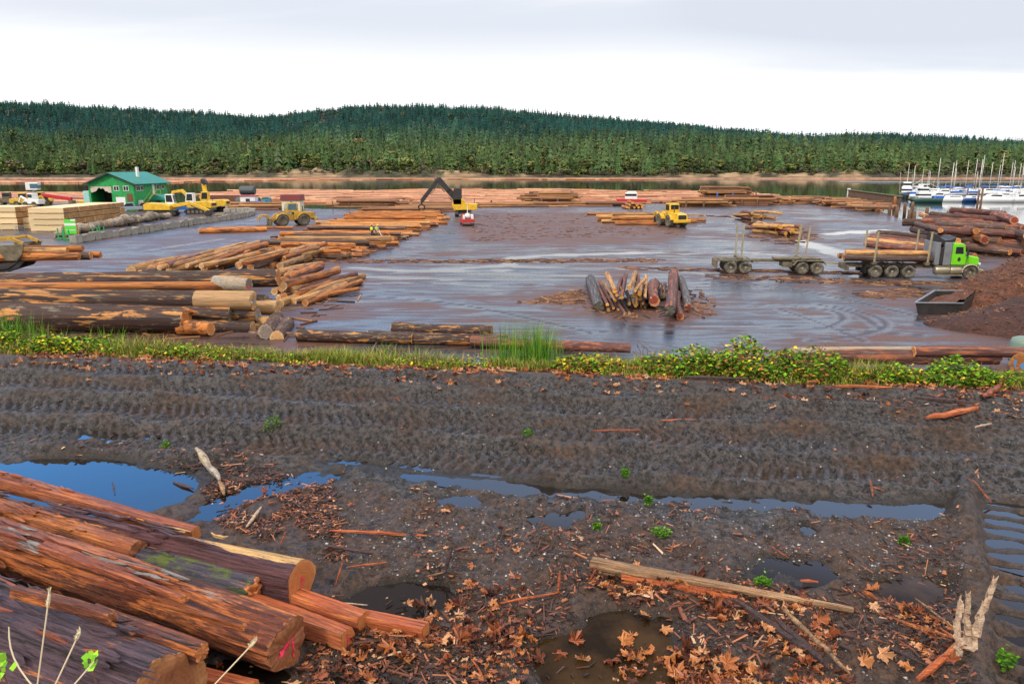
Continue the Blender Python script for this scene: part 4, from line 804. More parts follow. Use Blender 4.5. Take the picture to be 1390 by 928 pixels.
def wheel(parent, x, y, r, w, tm, rm, style='truck', z=None):
    tb = MB(); h = w / 2
    tb.lathe([(r * .56, -h * .8), (r * .62, -h), (r * .93, -h * .95), (r, -h * .7), (r, h * .7), (r * .93, h * .95), (r * .62, h), (r * .56, h * .8)], 28)
    if style != 'truck':
        for i in range(22):
            a = 2 * PI * i / 22; c, s = math.cos(a), math.sin(a)
            for sg in (-1, 1): tb.beam((c * r * .985, sg * h * .05, s * r * .985), (math.cos(a + .14) * r * .99, sg * h * .98, math.sin(a + .14) * r * .99), r * .10, r * .07)
    o = tb.obj('wheel', tm, parent, True); o.location = (x, y, r if z is None else z)
    rb = MB(); rb.lathe([(r * .57, -h * .72), (r * .55, -h * .55), (r * .33, -h * .35), (r * .24, -h * .75), (r * .12, -h * .9), (.001, -h * .92)], 24); rb.lathe([(r * .57, h * .72), (r * .5, h * .4), (.001, h * .4)], 24)
    for i in range(8):
        a = 2 * PI * i / 8; rb.tube((r * .40 * math.cos(a), -h * .42, r * .40 * math.sin(a)), (r * .40 * math.cos(a), -h * .62, r * .40 * math.sin(a)), r * .035, n=6)
    rb.obj('rim', rm, o, True); return o
def seat_on(u0, v0, u1, v1, z=0.0):
    a, b = gp(u0, v0, z), gp(u1, v1, z); return a, math.atan2(b.y - a.y, b.x - a.x)
# --- green log truck, seen from its right side
a, yaw = seat_on(1187, 376.8, 1308, 378.6)
tr = thing('log_truck', 'bright green cabbed log truck carrying a small load and standing in the wet yard', 'log truck', rz=yaw)
tr.location = a - Vector((2.2 * math.cos(yaw) + 1.05 * math.sin(yaw), 2.2 * math.sin(yaw) - 1.05 * math.cos(yaw), 0))
for x in (2.2, 3.47, 4.74):
    for y in (-1.0, 1.0): wheel(tr, x, y, .525, .55, M_tyre, M_rim)
for y in (-1.02, 1.02): wheel(tr, 9.45, y, .52, .34, M_tyre, M_rim)
b = MB()
for y in (-.42, .42): b.box(0, 9.9, y - .06, y + .06, .78, 1.05)
for x in (.15, 1.5, 4.1, 6.8, 8.3): b.box(x - .06, x + .06, -.36, .36, .82, 1.0)
for x in (2.2, 3.47, 4.74, 9.45): b.tube((x, -.85, .525), (x, .85, .525), .11)
b.box(-.05, .12, -1.1, 1.1, .55, .98); b.obj('chassis', M_chas, tr, bevel=.01)
for x in (2.0, 6.1):
    b = MB().box(x - .16, x + .16, -1.25, 1.25, 1.07, 1.30); b.obj('bunk', M_chas, tr, bevel=.015)
    for y in (-1.2, 1.2): MB().beam((x, y, 1.3), (x + .05, y * 1.05, 3.72), .13, .13).obj('stake', M_stake, tr, bevel=.01)
b = MB()
for y in (-1, 1):
    for k in range(5): b.box(1.35 + .0, 1.5, y * .75 - .3, y * .75 + .3, .35, 1.0)
    for cx_ in (2.2, 3.47, 4.74):
        pts = [(cx_ + .62 * math.cos(q), .525 + .62 * math.sin(q)) for q in np.linspace(.5, PI - .5, 7)]
        for p, q in zip(pts[:-1], pts[1:]): b.beam((p[0], y, p[1]), (q[0], y, q[1]), .52, .02)
b.obj('mudguard', M_blk, tr)
for x0, x1 in ((6.75, 7.85), (7.9, 8.75)):
    MB().lathe([(.02, x0), (.30, x0), (.33, x0 + .04), (.33, x1 - .04), (.30, x1), (.02, x1)], 20, c=(0, -.98, .68), axis='x').obj('fuel_tank', M_alu, tr, True)
MB().box(6.9, 8.8, -1.3, -.98, .27, .34).box(6.75, 8.85, -1.2, -.75, .98, 1.03).obj('side_step', M_alu, tr, bevel=.01)
b = MB()   # headache rack with a black crown
for x0, x1 in ((6.62, 6.98), (7.28, 7.85)): b.box(x0, x1, -1.15, 1.15, 1.1, 2.92, 0)
b.box(6.98, 7.28, -1.1, 1.1, 1.1, 2.5, 1); b.box(6.70, 7.2, -1.1, 1.1, 2.75, 2.9, 1)
b.obj('headache_rack', [M_grill, M_blk], tr, bevel=.03)
MB().prism([(6.75, 2.92), (8.05, 2.92), (8.1, 3.35), (7.75, 3.12), (7.3, 3.08), (6.95, 3.25), (6.72, 3.5)], -1.05, 1.05).obj('load_guard', M_blk, tr, bevel=.02)
MB().prism([(7.95, 1.1), (9.05, 1.1), (9.1, 1.75), (9.0, 2.05), (8.9, 2.72), (8.72, 2.82), (8.02, 2.82), (7.95, 2.7)], -1.0, 1.0).obj('cab', M_green, tr, bevel=.06)
MB().prism([(8.2, 2.0), (8.82, 2.0), (8.74, 2.55), (8.2, 2.55)], -1.012, -.99).obj('side_window', M_glass, tr); MB().add([(9.03, -.88, 2.06), (9.03, .88, 2.06), (8.94, .88, 2.66), (8.94, -.88, 2.66)], [(0, 1, 2, 3)]).obj('windscreen', M_glass, tr)
MB().box(8.1, 8.95, -1.015, -.99, 1.18, 1.95).obj('door', M_green, tr, bevel=.008)
MB().prism([(8.42, 1.45), (8.56, 1.38), (8.66, 1.5), (8.6, 1.72), (8.48, 1.74), (8.4, 1.6)], -1.024, -1.012).obj('door_emblem', M_blk, tr)
MB().prism([(9.05, 1.05), (10.2, 1.0), (10.28, 1.2), (10.25, 1.68), (9.08, 1.9)], -.62, .62).obj('bonnet', M_green, tr, bevel=.08)
MB().prism([(9.02, 1.7), (9.35, 1.7), (9.28, 2.0), (9.06, 2.12)], -.8, .8).obj('cowl', M_grill, tr, bevel=.03)
for y in (-1.02, 1.02):
    b = MB(); ang = np.linspace(-.1, PI + .1, 12); outr = [(9.45 + .72 * math.cos(q), .55 + .66 * math.sin(q)) for q in ang]; inr = [(9.45 + .60 * math.cos(q), .55 + .56 * math.sin(q)) for q in ang]
    for i in range(11): b.prism([inr[i], outr[i], outr[i + 1], inr[i + 1]][::-1], y - .24, y + .24)
    b.obj('fender', M_alu, tr, True)
    MB().box(10.2, 10.3, y * .72 - .12, y * .72 + .12, 1.12, 1.3).obj('headlight', M_lampw, tr, bevel=.02)
    b = MB().tube((8.95, y * .98, 1.9), (9.05, y * 1.22, 2.0), .02).box(8.98, 9.06, y * 1.22 - .1, y * 1.22 + .1, 1.85, 2.5); b.obj('mirror', M_blk, tr, bevel=.01)
    MB().tube((7.9, y * .85, 1.1), (7.9, y * .85, 3.1), .07, n=10).obj('exhaust_stack', M_steel, tr, True)
MB().box(10.22, 10.45, -1.15, 1.15, .42, .78).obj('bumper', M_alu, tr, bevel=.04); MB().box(10.24, 10.31, -.42, .42, .85, 1.6).obj('radiator_grille', M_steel, tr, bevel=.01)
for y in (-.6, -.3, 0, .3, .6): MB().box(8.5, 8.66, y - .06, y + .06, 2.82, 2.9).obj('roof_lamp', M_lamp, tr, bevel=.01)
MB().beam((10.3, -.7, .5), (11.1, -1.6, .05), .2, .1).obj('ramp_plank', M_row2, tr)
def in_(o, x, y, z): return o.matrix_world @ Vector((x, y, z))
bpy.context.view_layer.update()
for i, (y, z, r, x0, x1, mt) in enumerate([(-.85, 1.56, .25, -.3, 6.55, M_bark2), (-.3, 1.54, .23, .1, 6.9, M_row2), (.3, 1.55, .24, 0, 6.5, M_row), (.85, 1.53, .22, -.2, 6.6, M_bark2), (-.5, 1.95, .2, -.1, 6.45, M_row2), (.1, 1.95, .2, .2, 6.3, M_row)]):
    place_log(in_(tr, x0, y, z), in_(tr, x1, y, z), r, mt, E_or, 'log of the small load riding on the green truck', 'load of the green log truck')
# --- empty trailer behind it
a, yaw = seat_on(991, 371.2, 1106, 372.6)
tl = thing('log_trailer', 'empty four axle log trailer with two pairs of tall steel stakes', 'trailer', rz=yaw)
tl.location = a - Vector((1.2 * math.cos(yaw) + 1.0 * math.sin(yaw), 1.2 * math.sin(yaw) - 1.0 * math.cos(yaw), 0))
for x in (1.2, 2.42, 7.05, 8.25):
    for y in (-1.0, 1.0): wheel(tl, x, y, .525, .55, M_tyre, M_rim)
b = MB(); b.box(.1, 8.9, -.14, .14, .92, 1.16); b.box(4.9, 8.7, -.5, .5, 1.16, 1.3); b.box(3.2, 5.3, -.3, .3, .95, 1.12)
for x in (1.2, 2.42, 7.05, 8.25): b.tube((x, -.85, .525), (x, .85, .525), .11)
for x in (.5, 3.0, 6.4, 8.8): b.box(x - .08, x + .08, -.9, .9, .95, 1.14)
b.box(5.6, 6.35, -.7, .7, .55, .95); b.obj('chassis', M_chas, tl, bevel=.01)
MB().beam((8.8, 0, .92), (11.3, 0, .74), .16, .14).obj('drawbar', M_stake, tl, bevel=.01)
for x in (2.0, 7.15):
    MB().box(x - .15, x + .15, -1.25, 1.25, 1.16, 1.36).obj('bunk', M_chas, tl, bevel=.015)
    for y in (-1.2, 1.2): MB().beam((x, y, 1.36), (x + .22 * (x > 4), y * 1.04, 4.0), .13, .13).obj('stake', M_stake, tl, bevel=.01)
MB().box(.0, .1, -1.1, 1.1, .45, 1.12).obj('tail_panel', M_chas, tl)
for y in (-1, 1):
    MB().path([(.02, y, .35), (.06, y, 1.12), (.2, y, 1.16), (2.9, y, 1.17), (3.4, y, .95)], .02, 4).beam((.05, y, 1.1), (2.9, y, 1.16), .5, .03).beam((2.85, y, 1.165), (3.4, y, .95), .5, .03).obj('mudguard', M_chas, tl)
    MB().beam((6.3, y, .75), (6.6, y, 1.15), .5, .03).beam((6.55, y, 1.14), (8.65, y, 1.16), .5, .03).beam((8.6, y, 1.165), (8.95, y, .85), .5, .03).obj('mudguard', M_chas, tl)
for y in (-.9, .9): MB().box(-.04, 0, y - .12, y + .12, .8, .9).obj('tail_lamp', M_red, tl)
# --- wheel loaders
def loader(label, loc, rz, ym, tm, gm, fork=True, lift=.25):
    L = thing('wheel_loader', label, 'wheel loader', loc, rz)
    for x in (-1.6, 1.6):
        for y in (-1.1, 1.1): wheel(L, x, y, .86, .68, tm, M_rimy, 'lug')
    MB().prism([(-3.5, 1.0), (-.3, .85), (-.3, 2.05), (-1.2, 2.15), (-3.1, 2.0), (-3.5, 1.75)], -.85, .85).obj('engine_cover', ym, L, bevel=.08)
    MB().box(-3.56, -3.48, -.62, .62, 1.2, 1.85).obj('radiator_grille', M_blk, L, bevel=.02)
    MB().box(-3.75, -3.3, -1.3, 1.3, .75, 1.2).obj('counterweight', ym, L, bevel=.08)
    MB().prism([(-.9, 2.0), (.75, 2.0), (.85, 2.6), (.6, 3.45), (-.75, 3.45), (-.95, 2.6)], -.78, .78).obj('cab', ym, L, bevel=.06)
    b = MB(); b.prism([(-.72, 2.4), (.62, 2.4), (.48, 3.25), (-.62, 3.25)], -.80, .80); b.box(-.965, -.90, -.62, .62, 2.55, 3.2); b.add([(.88, -.65, 2.5), (.88, .65, 2.5), (.68, .65, 3.25), (.68, -.65, 3.25)], [(0, 1, 2, 3)]); b.obj('window', gm, L)
    MB().prism([(-.3, .75), (1.2, .7), (2.3, .95), (2.1, 1.75), (.8, 1.9), (-.3, 1.6)], -.55, .55).obj('front_frame', ym, L, bevel=.05)
    for y in (-.72, .72):
        MB().prism([(1.2, 1.85), (1.5, 1.62), (3.3, .55 + lift), (3.45, .85 + lift), (2.2, 1.75), (1.4, 2.1)], y - .09, y + .09).obj('lift_arm', ym, L, bevel=.02)
        b = MB(); 
        for s_ in (-1.6, 1.6):
            ang = np.linspace(.25, PI - .25, 8); p_ = [(s_ + 1.0 * math.cos(q), .86 + 1.0 * math.sin(q)) for q in ang]
            for p, q in zip(p_[:-1], p_[1:]): b.beam((p[0], y * 1.5, p[1]), (q[0], y * 1.5, q[1]), .66, .04)
        b.obj('mudguard', ym, L)
        MB().box(-3.6, -3.5, y * 1.3 - .09, y * 1.3 + .09, 1.85, 1.98).obj('tail_lamp', M_red, L)
    MB().tube((-1.7, .45, 2.1), (-1.7, .45, 2.95), .07).obj('exhaust_pipe', M_blk, L, True)
    b = MB()
    for y in (-1.1, -.4, .4, 1.1): b.path([(3.3, y, 1.1 + lift), (3.35, y, .2 + lift), (3.8, y, .05 + lift), (5.0, y, .12 + lift)], [.09, .1, .09, .04], 6)
    b.box(3.22, 3.36, -1.35, 1.35, .2 + lift, 1.15 + lift); b.obj('fork', tm if not fork else M_blk, L)
    b = MB()
    for y in (-.6, .6): b.path([(3.3, y, 1.1 + lift), (3.7, y, 1.7 + lift), (4.4, y, 1.75 + lift), (4.9, y, 1.2 + lift), (4.95, y, .75 + lift)], [.1, .11, .11, .09, .04], 6)
    b.beam((4.0, -.6, 1.76 + lift), (4.0, .6, 1.76 + lift), .12, .12); b.obj('top_clamp', ym, L)
    return L
p = gp(396, 306); loader('dusty brown wheel loader with a bluish windowed cab left of the log row', p, rad(212), M_yeld, M_tyred, M_glassb, False, -.05)
p = gp(911, 307); loader('clean bright yellow wheel loader seen from behind beside a low pile of orange logs', p, rad(104), M_yel, M_tyre, M_glass, True, .2)
# --- tracked machines
def tracked(name, label, cat, loc, rz_track, slew, ym, bm, arm, tool, body, cabm, cabwin, tall=False):
    """arm: boom/stick joints in the plane of the slewed upper body (x forward, z up)"""
    E = thing(name, label, cat, loc, 0); c, s = math.cos(rz_track), math.sin(rz_track)
    R = Matrix.Rotation(rz_track, 4, 'Z'); U = Matrix.Rotation(slew, 4, 'Z')
    for y in (-1.15, 1.15):
        b = MB(); b.T = R; b.prism([(-1.9, .0), (1.9, .0), (2.3, .35), (2.3, .6), (1.9, .9), (-1.9, .9), (-2.3, .6), (-2.3, .35)], y - .3, y + .3)
        for i in range(15): b.box(-1.95 + i * .27, -1.83 + i * .27, y - .32, y + .32, .9, .95); b.box(-1.95 + i * .27, -1.83 + i * .27, y - .32, y + .32, -.02, .03)
        t_ = b.obj('track', M_blk, E, bevel=.02)
        b = MB(); b.T = R
        for i in range(5): b.lathe([(.02, -.33), (.26, -.33), (.26, .33), (.02, .33)], 12, c=(-1.5 + i * .75, y, .42))
        b.obj('roller', M_steel, t_)
    b = MB(); b.T = R; b.box(-.9, .9, -.9, .9, .4, .85); b.lathe([(.8, .85), (.8, 1.1)], 18, axis='z'); b.obj('undercarriage', M_blk, E)
    b = MB(); b.T = U; b.prism(body, -1.25, 1.25); b.obj('upper_body', ym, E, bevel=.06)
    bx = min(p[0] for p in body); b = MB(); b.T = U; b.box(bx - .02, bx + .1, -.9, .9, 1.5, 2.0); b.obj('radiator_grille', M_blk, E, bevel=.02)
    x0, z0, z1 = (.2, 2.5 if not tall else 3.0, 3.9 if not tall else 5.0)
    b = MB(); b.T = U; b.prism([(x0, z0 - .9), (x0 + 1.5, z0 - .9), (x0 + 1.6, z0), (x0 + 1.35, z1), (x0, z1)], .25, 1.25); b.obj('cab', cabm, E, bevel=.05)
    b = MB(); b.T = U; b.prism([(x0 + .15, z0), (x0 + 1.4, z0), (x0 + 1.2, z1 - .15), (x0 + .15, z1 - .15)], .24, 1.26); b.add([(x0 + 1.61, .35, z0), (x0 + 1.61, 1.15, z0), (x0 + 1.42, 1.15, z1 - .15), (x0 + 1.42, .35, z1 - .15)], [(0, 1, 2, 3)]); b.obj('window', cabwin, E)
    for i, (nm, p, q, w, h) in enumerate(arm):
        b = MB(); b.T = U; b.beam((p[0], -.15, p[1]), (q[0], -.15, q[1]), w, h); o = b.obj(nm, bm, E, bevel=.04)
        b = MB(); b.T = U; d = Vector((q[0] - p[0], 0, q[1] - p[1])); nrm = Vector((-d.z, 0, d.x)).normalized() * (h * .75); A = Vector((p[0], -.15, p[1])) + d * .15 - nrm; B = Vector((p[0], -.15, p[1])) + d * .62 - nrm
        b.tube(A, A + (B - A) * .55, .11); b.tube(A + (B - A) * .5, B, .06); b.obj('hydraulic_ram', M_steel, o)
    e = arm[-1][2]; b = MB(); b.T = U
    if tool == 'grapple':
        b.tube((e[0], -.15, e[1]), (e[0], -.15, e[1] - .5), .16)
        for sg in (-1, 1):
            for y in (-.35, .05): b.path([(e[0], y, e[1] - .45), (e[0] + sg * .55, y, e[1] - .8), (e[0] + sg * .5, y, e[1] - 1.35), (e[0] + sg * .12, y, e[1] - 1.65)], [.12, .12, .1, .05], 6)
        b.obj('grapple', M_blk, E)
    else:
        b.prism([(e[0] - .25, e[1] + .2), (e[0] + .25, e[1] + .15), (e[0] + .3, e[1] - .6), (e[0] - .35, e[1] - 1.0), (e[0] - .8, e[1] - .6), (e[0] - .6, e[1] - .1)][::-1], -.7, .4); b.obj('bucket', M_blk, E, bevel=.03)
    b = MB(); b.T = U; b.tube((bx + .6, -.8, 2.3), (bx + .6, -.8, 3.1), .06); b.obj('exhaust_pipe', M_blk, E)
    return E
bodyA = [(-3.2, 1.15), (1.6, 1.15), (1.7, 1.9), (.3, 2.3), (-2.6, 2.4), (-3.2, 2.1)]
bodyL = [(-2.6, 1.15), (-.4, 1.15), (1.6, 1.1), (2.0, 2.2), (1.5, 3.1), (0, 3.2), (-.5, 2.3), (-2.6, 2.2)]
p = gp(629, 293.2)
ld = tracked('log_loader', 'tall log loader with a yellow body and long black boom reaching left over the logs', 'log loader', p, rad(92), PI, M_yel, M_blk,
             [('boom', (1.2, 3.0), (2.6, 4.6), .6, 1.05), ('boom', (2.5, 4.4), (4.5, 6.7), .6, .95), ('stick', (4.3, 6.75), (7.6, 2.6), .45, .7)], 'grapple', bodyL, M_blk, M_blk, True)
p = gp(224, 293.5)
tracked('excavator', 'yellow excavator with its arm stretched low to the right beside the green building', 'excavator', p, rad(4), rad(-2), M_yel, M_yel,
        [('boom', (1.3, 1.8), (4.8, 2.35), .5, .62), ('stick', (4.6, 2.5), (8.4, .95), .38, .5)], 'bucket', bodyA, M_wht, M_glass)
p = gp(270, 290)
tracked('excavator', 'yellow excavator behind with its boom bent over to the left and a white cab', 'excavator', p, rad(10), PI - .1, M_yel, M_yel, [('boom', (1.2, 2.6), (3.0, 4.3), .45, .55), ('stick', (2.8, 4.35), (5.0, 4.0), .4, .5), ('stick', (4.9, 4.05), (5.4, 2.4), .35, .42)], 'bucket', bodyA, M_wht, M_glass)
p = gp(289, 287)
tracked('excavator', 'yellow machine with its boom folded straight upright right of the white cab', 'excavator', p, rad(-30), PI, M_yel, M_yel, [('boom', (1.0, 1.8), (1.5, 6.2), .5, .75)], 'bucket', bodyA, M_yel, M_glass)
# --- partly seen machine at the left edge holding logs in its fork
p = gp(-40, 378)
L = thing('log_stacker', 'yellow framed log stacker cut off by the left edge, dark fork full', 'log stacker', p, rad(6))
for x, y in ((.2, -1.5), (-3.6, -1.5), (.2, 1.5), (-3.6, 1.5)): wheel(L, x, y, .95, .75, M_tyred, M_rimy, 'lug')
MB().prism([(-5, .9), (1.0, .9), (1.2, 1.6), (.5, 2.4), (-5, 2.6)], -1.2, 1.2).obj('front_frame', M_yeld, L, bevel=.06)
b = MB()
for y in (-1.1, 1.1): b.path([(.8, y, 1.7), (1.6, y, .85), (3.6, y, 1.05), (5.3, y, 2.0)], [.22, .3, .26, .08], 6); b.prism([(.8, .7), (2.4, .35), (4.4, .95), (5.4, 2.1), (4.2, 1.45), (2.2, 1.25), (.9, 1.9)], y - .1, y + .1)
b.obj('fork', M_blk, L)
b = MB()
for y in (-1.15, 1.15): b.beam((-1.5, y, 2.9), (4.2, y, 3.25), .24, .24); b.beam((4.2, y, 3.25), (5.0, y, 2.85), .22, .22)
for x in (.2, 2.0, 4.1): b.beam((x, -1.15, 3.05 + x * .04), (x, 1.15, 3.05 + x * .04), .2, .2)
b.obj('lift_frame', M_yeld, L)
MB().prism([(3.0, 2.75), (5.2, 2.85), (4.9, 2.0), (4.5, 1.55), (3.7, 1.55)], -1.45, -1.3).prism([(3.0, 2.75), (5.2, 2.85), (4.9, 2.0), (4.5, 1.55), (3.7, 1.55)], 1.2, 1.35).beam((4.2, -1.3, 2.6), (4.2, 1.2, 2.6), .5, .12).obj('top_clamp', M_chas, L, bevel=.02)
MB().tube((3.0, -1.35, 2.9), (1.2, -1.35, 2.95), .08).obj('hydraulic_ram', M_steel, L)
bpy.context.view_layer.update()
for i, (y, z, r, x0, x1, mt) in enumerate([(-.9, 1.75, .34, -3, 8.9, M_row), (-.2, 1.72, .36, -3, 9.5, M_bark2), (.5, 1.7, .34, -2, 8.2, M_row), (-.6, 2.25, .3, -2.5, 8.0, M_row2), (.2, 2.3, .3, -2, 8.8, M_row), (.9, 1.7, .3, -2, 9.8, M_row)]):
    place_log(in_(L, x0, y, z), in_(L, x1, y, z), r, mt, E_or, 'orange log gripped in the fork of the stacker at the left edge', 'logs held by the left stacker')
# --- cars and trucks by the building
def car(label, loc, rz, pm, cat='car', pickup=False, name='parked_car'):
    c = thing(name, label, cat, loc, rz)
    for x in (-1.35, 1.4):
        for y in (-.8, .8): wheel(c, x, y, .34, .24, M_tyre, M_rim)
    prof = [(-2.4, .4), (2.35, .35), (2.4, .75), (2.2, .95), (1.1, 1.02), (-2.4, 1.05)]
    MB().prism(prof, -.92, .92).obj('body', pm, c, bevel=.06)
    top = [(-.9, 1.0), (1.15, 1.0), (.55, 1.68), (-.7, 1.72)] if pickup else [(-2.2, 1.0), (1.15, 1.0), (.45, 1.55), (-1.5, 1.58)]
    MB().prism(top, -.82, .82).obj('cabin', pm, c, bevel=.06)
    t0 = [(x * .92 + .01, 1.04 + (z - 1.0) * .86) for x, z in top]; MB().prism(t0, -.835, .835).obj('window', M_glass, c)
    for y in (-.62, .62): MB().box(2.32, 2.42, y - .16, y + .16, .66, .82).obj('headlight', M_lampw, c); MB().box(-2.44, -2.36, y - .14, y + .14, .72, .95).obj('tail_lamp', M_red, c)
    MB().box(2.36, 2.46, -.85, .85, .38, .55).box(-2.5, -2.38, -.85, .85, .4, .58).obj('bumper', M_steel, c, bevel=.02)
    if pickup: MB().box(-2.3, -1.0, -.8, .8, 1.04, 1.06).obj('cargo_bed', M_blk, c)
    return c
car('silver blue pickup parked at the white door of the green building', gp(177, 287), rad(200), paint('silver_blue', (.25, .33, .42), .3), 'pickup', True, 'pickup_truck')
car('dark red pickup parked beside the silver blue pickup', gp(197, 286.5), rad(205), paint('wine_red', (.28, .015, .035), .3), 'pickup', True, 'pickup_truck')
car('bright blue car half hidden behind the excavator arm', gp(249, 287), rad(10), M_bluep)
car('blue car parked by the pale hut at the water', gp(343, 283), rad(170), M_bluep)
pk = car('red and white service pickup with a hose reel on its bed below the log loader', gp(634, 305.5), rad(100), M_red, 'pickup', True, 'pickup_truck')
MB().lathe([(.02, -.18), (.42, -.18), (.42, -.12), (.2, -.1), (.2, .1), (.42, .12), (.42, .18), (.02, .18)], 18, c=(-1.6, .1, 1.5), axis='x').obj('hose_reel', M_wht, pk, True)
MB().box(-2.2, -1.1, -.75, -.4, 1.05, 1.7).box(-2.2, -1.1, .55, .78, 1.05, 1.6).obj('tool_box', M_wht, pk, bevel=.03); MB().tube((-1.1, .05, 1.05), (-1.1, .05, 3.1), .05).obj('beacon_mast', M_wht, pk)
fw = thing('fire_truck', 'small red and white tug boat moored at the log booms beyond the bunk stack', 'tug boat', gp(857, 276, SEA), rad(175)); fw.name = 'tug_boat'
MB().prism([(-4, 0), (3.4, 0), (4.4, 1.3), (-4.2, 1.1)], -1.4, 1.4).obj('hull', M_red, fw, bevel=.1); MB().box(-1.5, 1.8, -1, 1, 1.15, 2.9).box(-1.2, 1.2, -.8, .8, 2.9, 3.3).obj('wheelhouse', M_wht, fw, bevel=.08); MB().box(-1.3, 1.82, -1.02, 1.02, 2.0, 2.6).obj('window', M_glass, fw); MB().tube((0, 0, 3.3), (0, 0, 6.3), .07).obj('mast', M_blk, fw)
# old machines parked at the far left
for i, (u, v, rz, m1, m2, lab) in enumerate([(12, 279, .2, M_chas, M_chas, 'row end dark parked machine at the far left behind the lumber'), (33, 280, .4, M_yel, M_yel, 'yellow parked skidder with a square cab behind the left lumber'), (46, 281, 2.8, M_wht, M_wht, 'white cabbed parked machine just above the lumber stacks'),
                                              (58, 278, .3, M_yel, M_yel, 'yellow parked machine next to the red boom behind the lumber'), (128, 283, .2, M_yel, M_bluep, 'yellow parked machine in front of the open door of the green building')]):
    c = thing('parked_machine', lab.replace('row end dark', 'dull brown'), 'machine', gp(u, v), rz)
    for x in (-1.3, 1.3):
        for y in (-.9, .9): wheel(c, x, y, .6, .45, M_tyre, M_rimy, 'lug')
    MB().prism([(-2.6, .7), (2.2, .7), (2.2, 1.2), (.9, 1.7), (-2.6, 1.7)], -.8, .8).obj('body', m1, c, bevel=.06); MB().box(-.9, .6, -.7, .7, 1.7, 3.0).obj('cab', m2, c, bevel=.08); MB().box(-.75, .62, -.72, .72, 2.05, 2.8).obj('window', M_glass, c)
    MB().beam((1.6, 0, 1.4), (3.6, 0, 2.3), .3, .35).beam((3.5, 0, 2.35), (4.3, 0, 1.0), .25, .3).obj('boom', m1, c, bevel=.03)
c = thing('crane_boom', 'long red crane boom lying low behind the lumber stacks', 'crane boom', gp(80, 279), rad(-8)); MB().beam((-4, 0, 2.4), (3.5, 0, 1.5), .6, .8).obj('boom_section', M_red, c, bevel=.05); MB().box(-4.3, -3.0, -.7, .7, 0, 2.2).box(3, 4, -.6, .6, 0, 1.2).obj('trestle', M_chas, c)
c = thing('crane_tower', 'white glazed crane cab on a post behind the lumber stacks', 'crane cab', gp(48, 276), .2); MB().box(-.25, .25, -.25, .25, 0, 3.2).obj('post', M_wht, c); MB().prism([(-1.3, 3.2), (1.3, 3.2), (1.5, 5.0), (-1.3, 5.0)], -1, 1).obj('cab', M_wht, c, bevel=.08); MB().prism([(-.3, 3.6), (1.36, 3.6), (1.46, 4.7), (-.3, 4.7)], -1.02, 1.02).obj('window', M_glassb, c)
# ------------------------------------------------------------------ green building
M_gwall = NT('green_siding'); g_ = M_gwall; wv = g_.n('ShaderNodeTexWave', wave_type='BANDS', bands_direction='X'); wv.inputs['Scale'].default_value = 3.2; g_.l(g_.coord(), wv.inputs[0]); nn = g_.noise(g_.coord(), 1.2, 6, .7)
g_.set(Base_Color=g_.mix(g_.ramp(nn, [(.44, 0), (.62, .8)]), (.014, .36, .080), (.03, .17, .05)), Roughness=.6); g_.bump(wv.outputs['Fac'], .4, .03); M_gwall = g_.mat
g_ = NT('green_metal_roof'); wv = g_.n('ShaderNodeTexWave', wave_type='BANDS', bands_direction='Y'); wv.inputs['Scale'].default_value = 4; g_.l(g_.coord(), wv.inputs[0]); nn = g_.noise(g_.coord((1, .3, 1)), 1, 6, .7)
g_.set(Base_Color=g_.mix(g_.ramp(nn, [(.4, 0), (.7, .6)]), (.010, .24, .16), (.02, .14, .10)), Roughness=.4, Metallic=.1); g_.bump(wv.outputs['Fac'], .5, .04); M_groof = g_.mat
M_boards = paint('brown_boards', (.18, .06, .025), .7); M_cream = paint('cream_paint', (.72, .62, .42), .6, (.3, .22, .14), .3); M_concr = paint('concrete', (.32, .29, .25), .85, (.14, .12, .09), .6, 1.5, bump=.4)
a = gp(124, 285.8); k = ppm(a); Wd = 60.6 / k; D = 15.0; EH = 5.5; RH = 7.5
H = thing('green_building', 'large green two storey workshop with a teal metal roof and a gaping dark doorway', 'building', a)
dx0, dx1, dh = .35, 4.6, 4.85      # big doorway
b = MB(); TW = .18
b.prism([(0, 0), (dx0, 0), (dx0, dh), (dx1, dh), (dx1, 0), (Wd, 0), (Wd, EH), (Wd / 2, RH), (0, EH)], 0, TW)
b.box(Wd - TW, Wd, TW, D, 0, EH); b.box(0, TW, TW, D, 0, EH); b.prism([(TW, 0), (Wd - TW, 0), (Wd - TW, EH), (Wd / 2, RH - .1), (TW, EH)], D - TW, D)
b.obj('wall', M_gwall, H)
b = MB(); ov = .75
for sg in (0, 1):
    ex = (-ov, EH - ov * (RH - EH) / (Wd / 2)) if sg == 0 else (Wd + ov, EH - ov * (RH - EH) / (Wd / 2))
    q = [ex, (Wd / 2, RH), (Wd / 2, RH + .16), (ex[0], ex[1] + .16)]
    b.prism(q if sg == 0 else q[::-1], -ov, D + ov)
rf = b.obj('roof', M_groof, H); b = MB().box(Wd * .72, Wd * .76, D * .45, D * .5, EH, RH + 1.2); b.obj('flue', M_wht, rf); MB().prism([(-ov - .02, EH - ov * (RH - EH) / (Wd / 2) - .12), (Wd / 2, RH - .14), (Wd / 2, RH + .1), (-ov - .02, EH - ov * (RH - EH) / (Wd / 2) + .14)], -ov - .05, -ov).prism([(Wd + ov + .02, EH - ov * (RH - EH) / (Wd / 2) - .12), (Wd + ov + .02, EH - ov * (RH - EH) / (Wd / 2) + .14), (Wd / 2, RH + .1), (Wd / 2, RH - .14)], -ov - .05, -ov).obj('bargeboard', M_blk, rf)
MB().box(TW, Wd - TW, TW + .3, D - TW, .01, .03).box(TW, Wd - TW, 5.5, 5.6, 0, EH).obj('interior', M_blk, H)
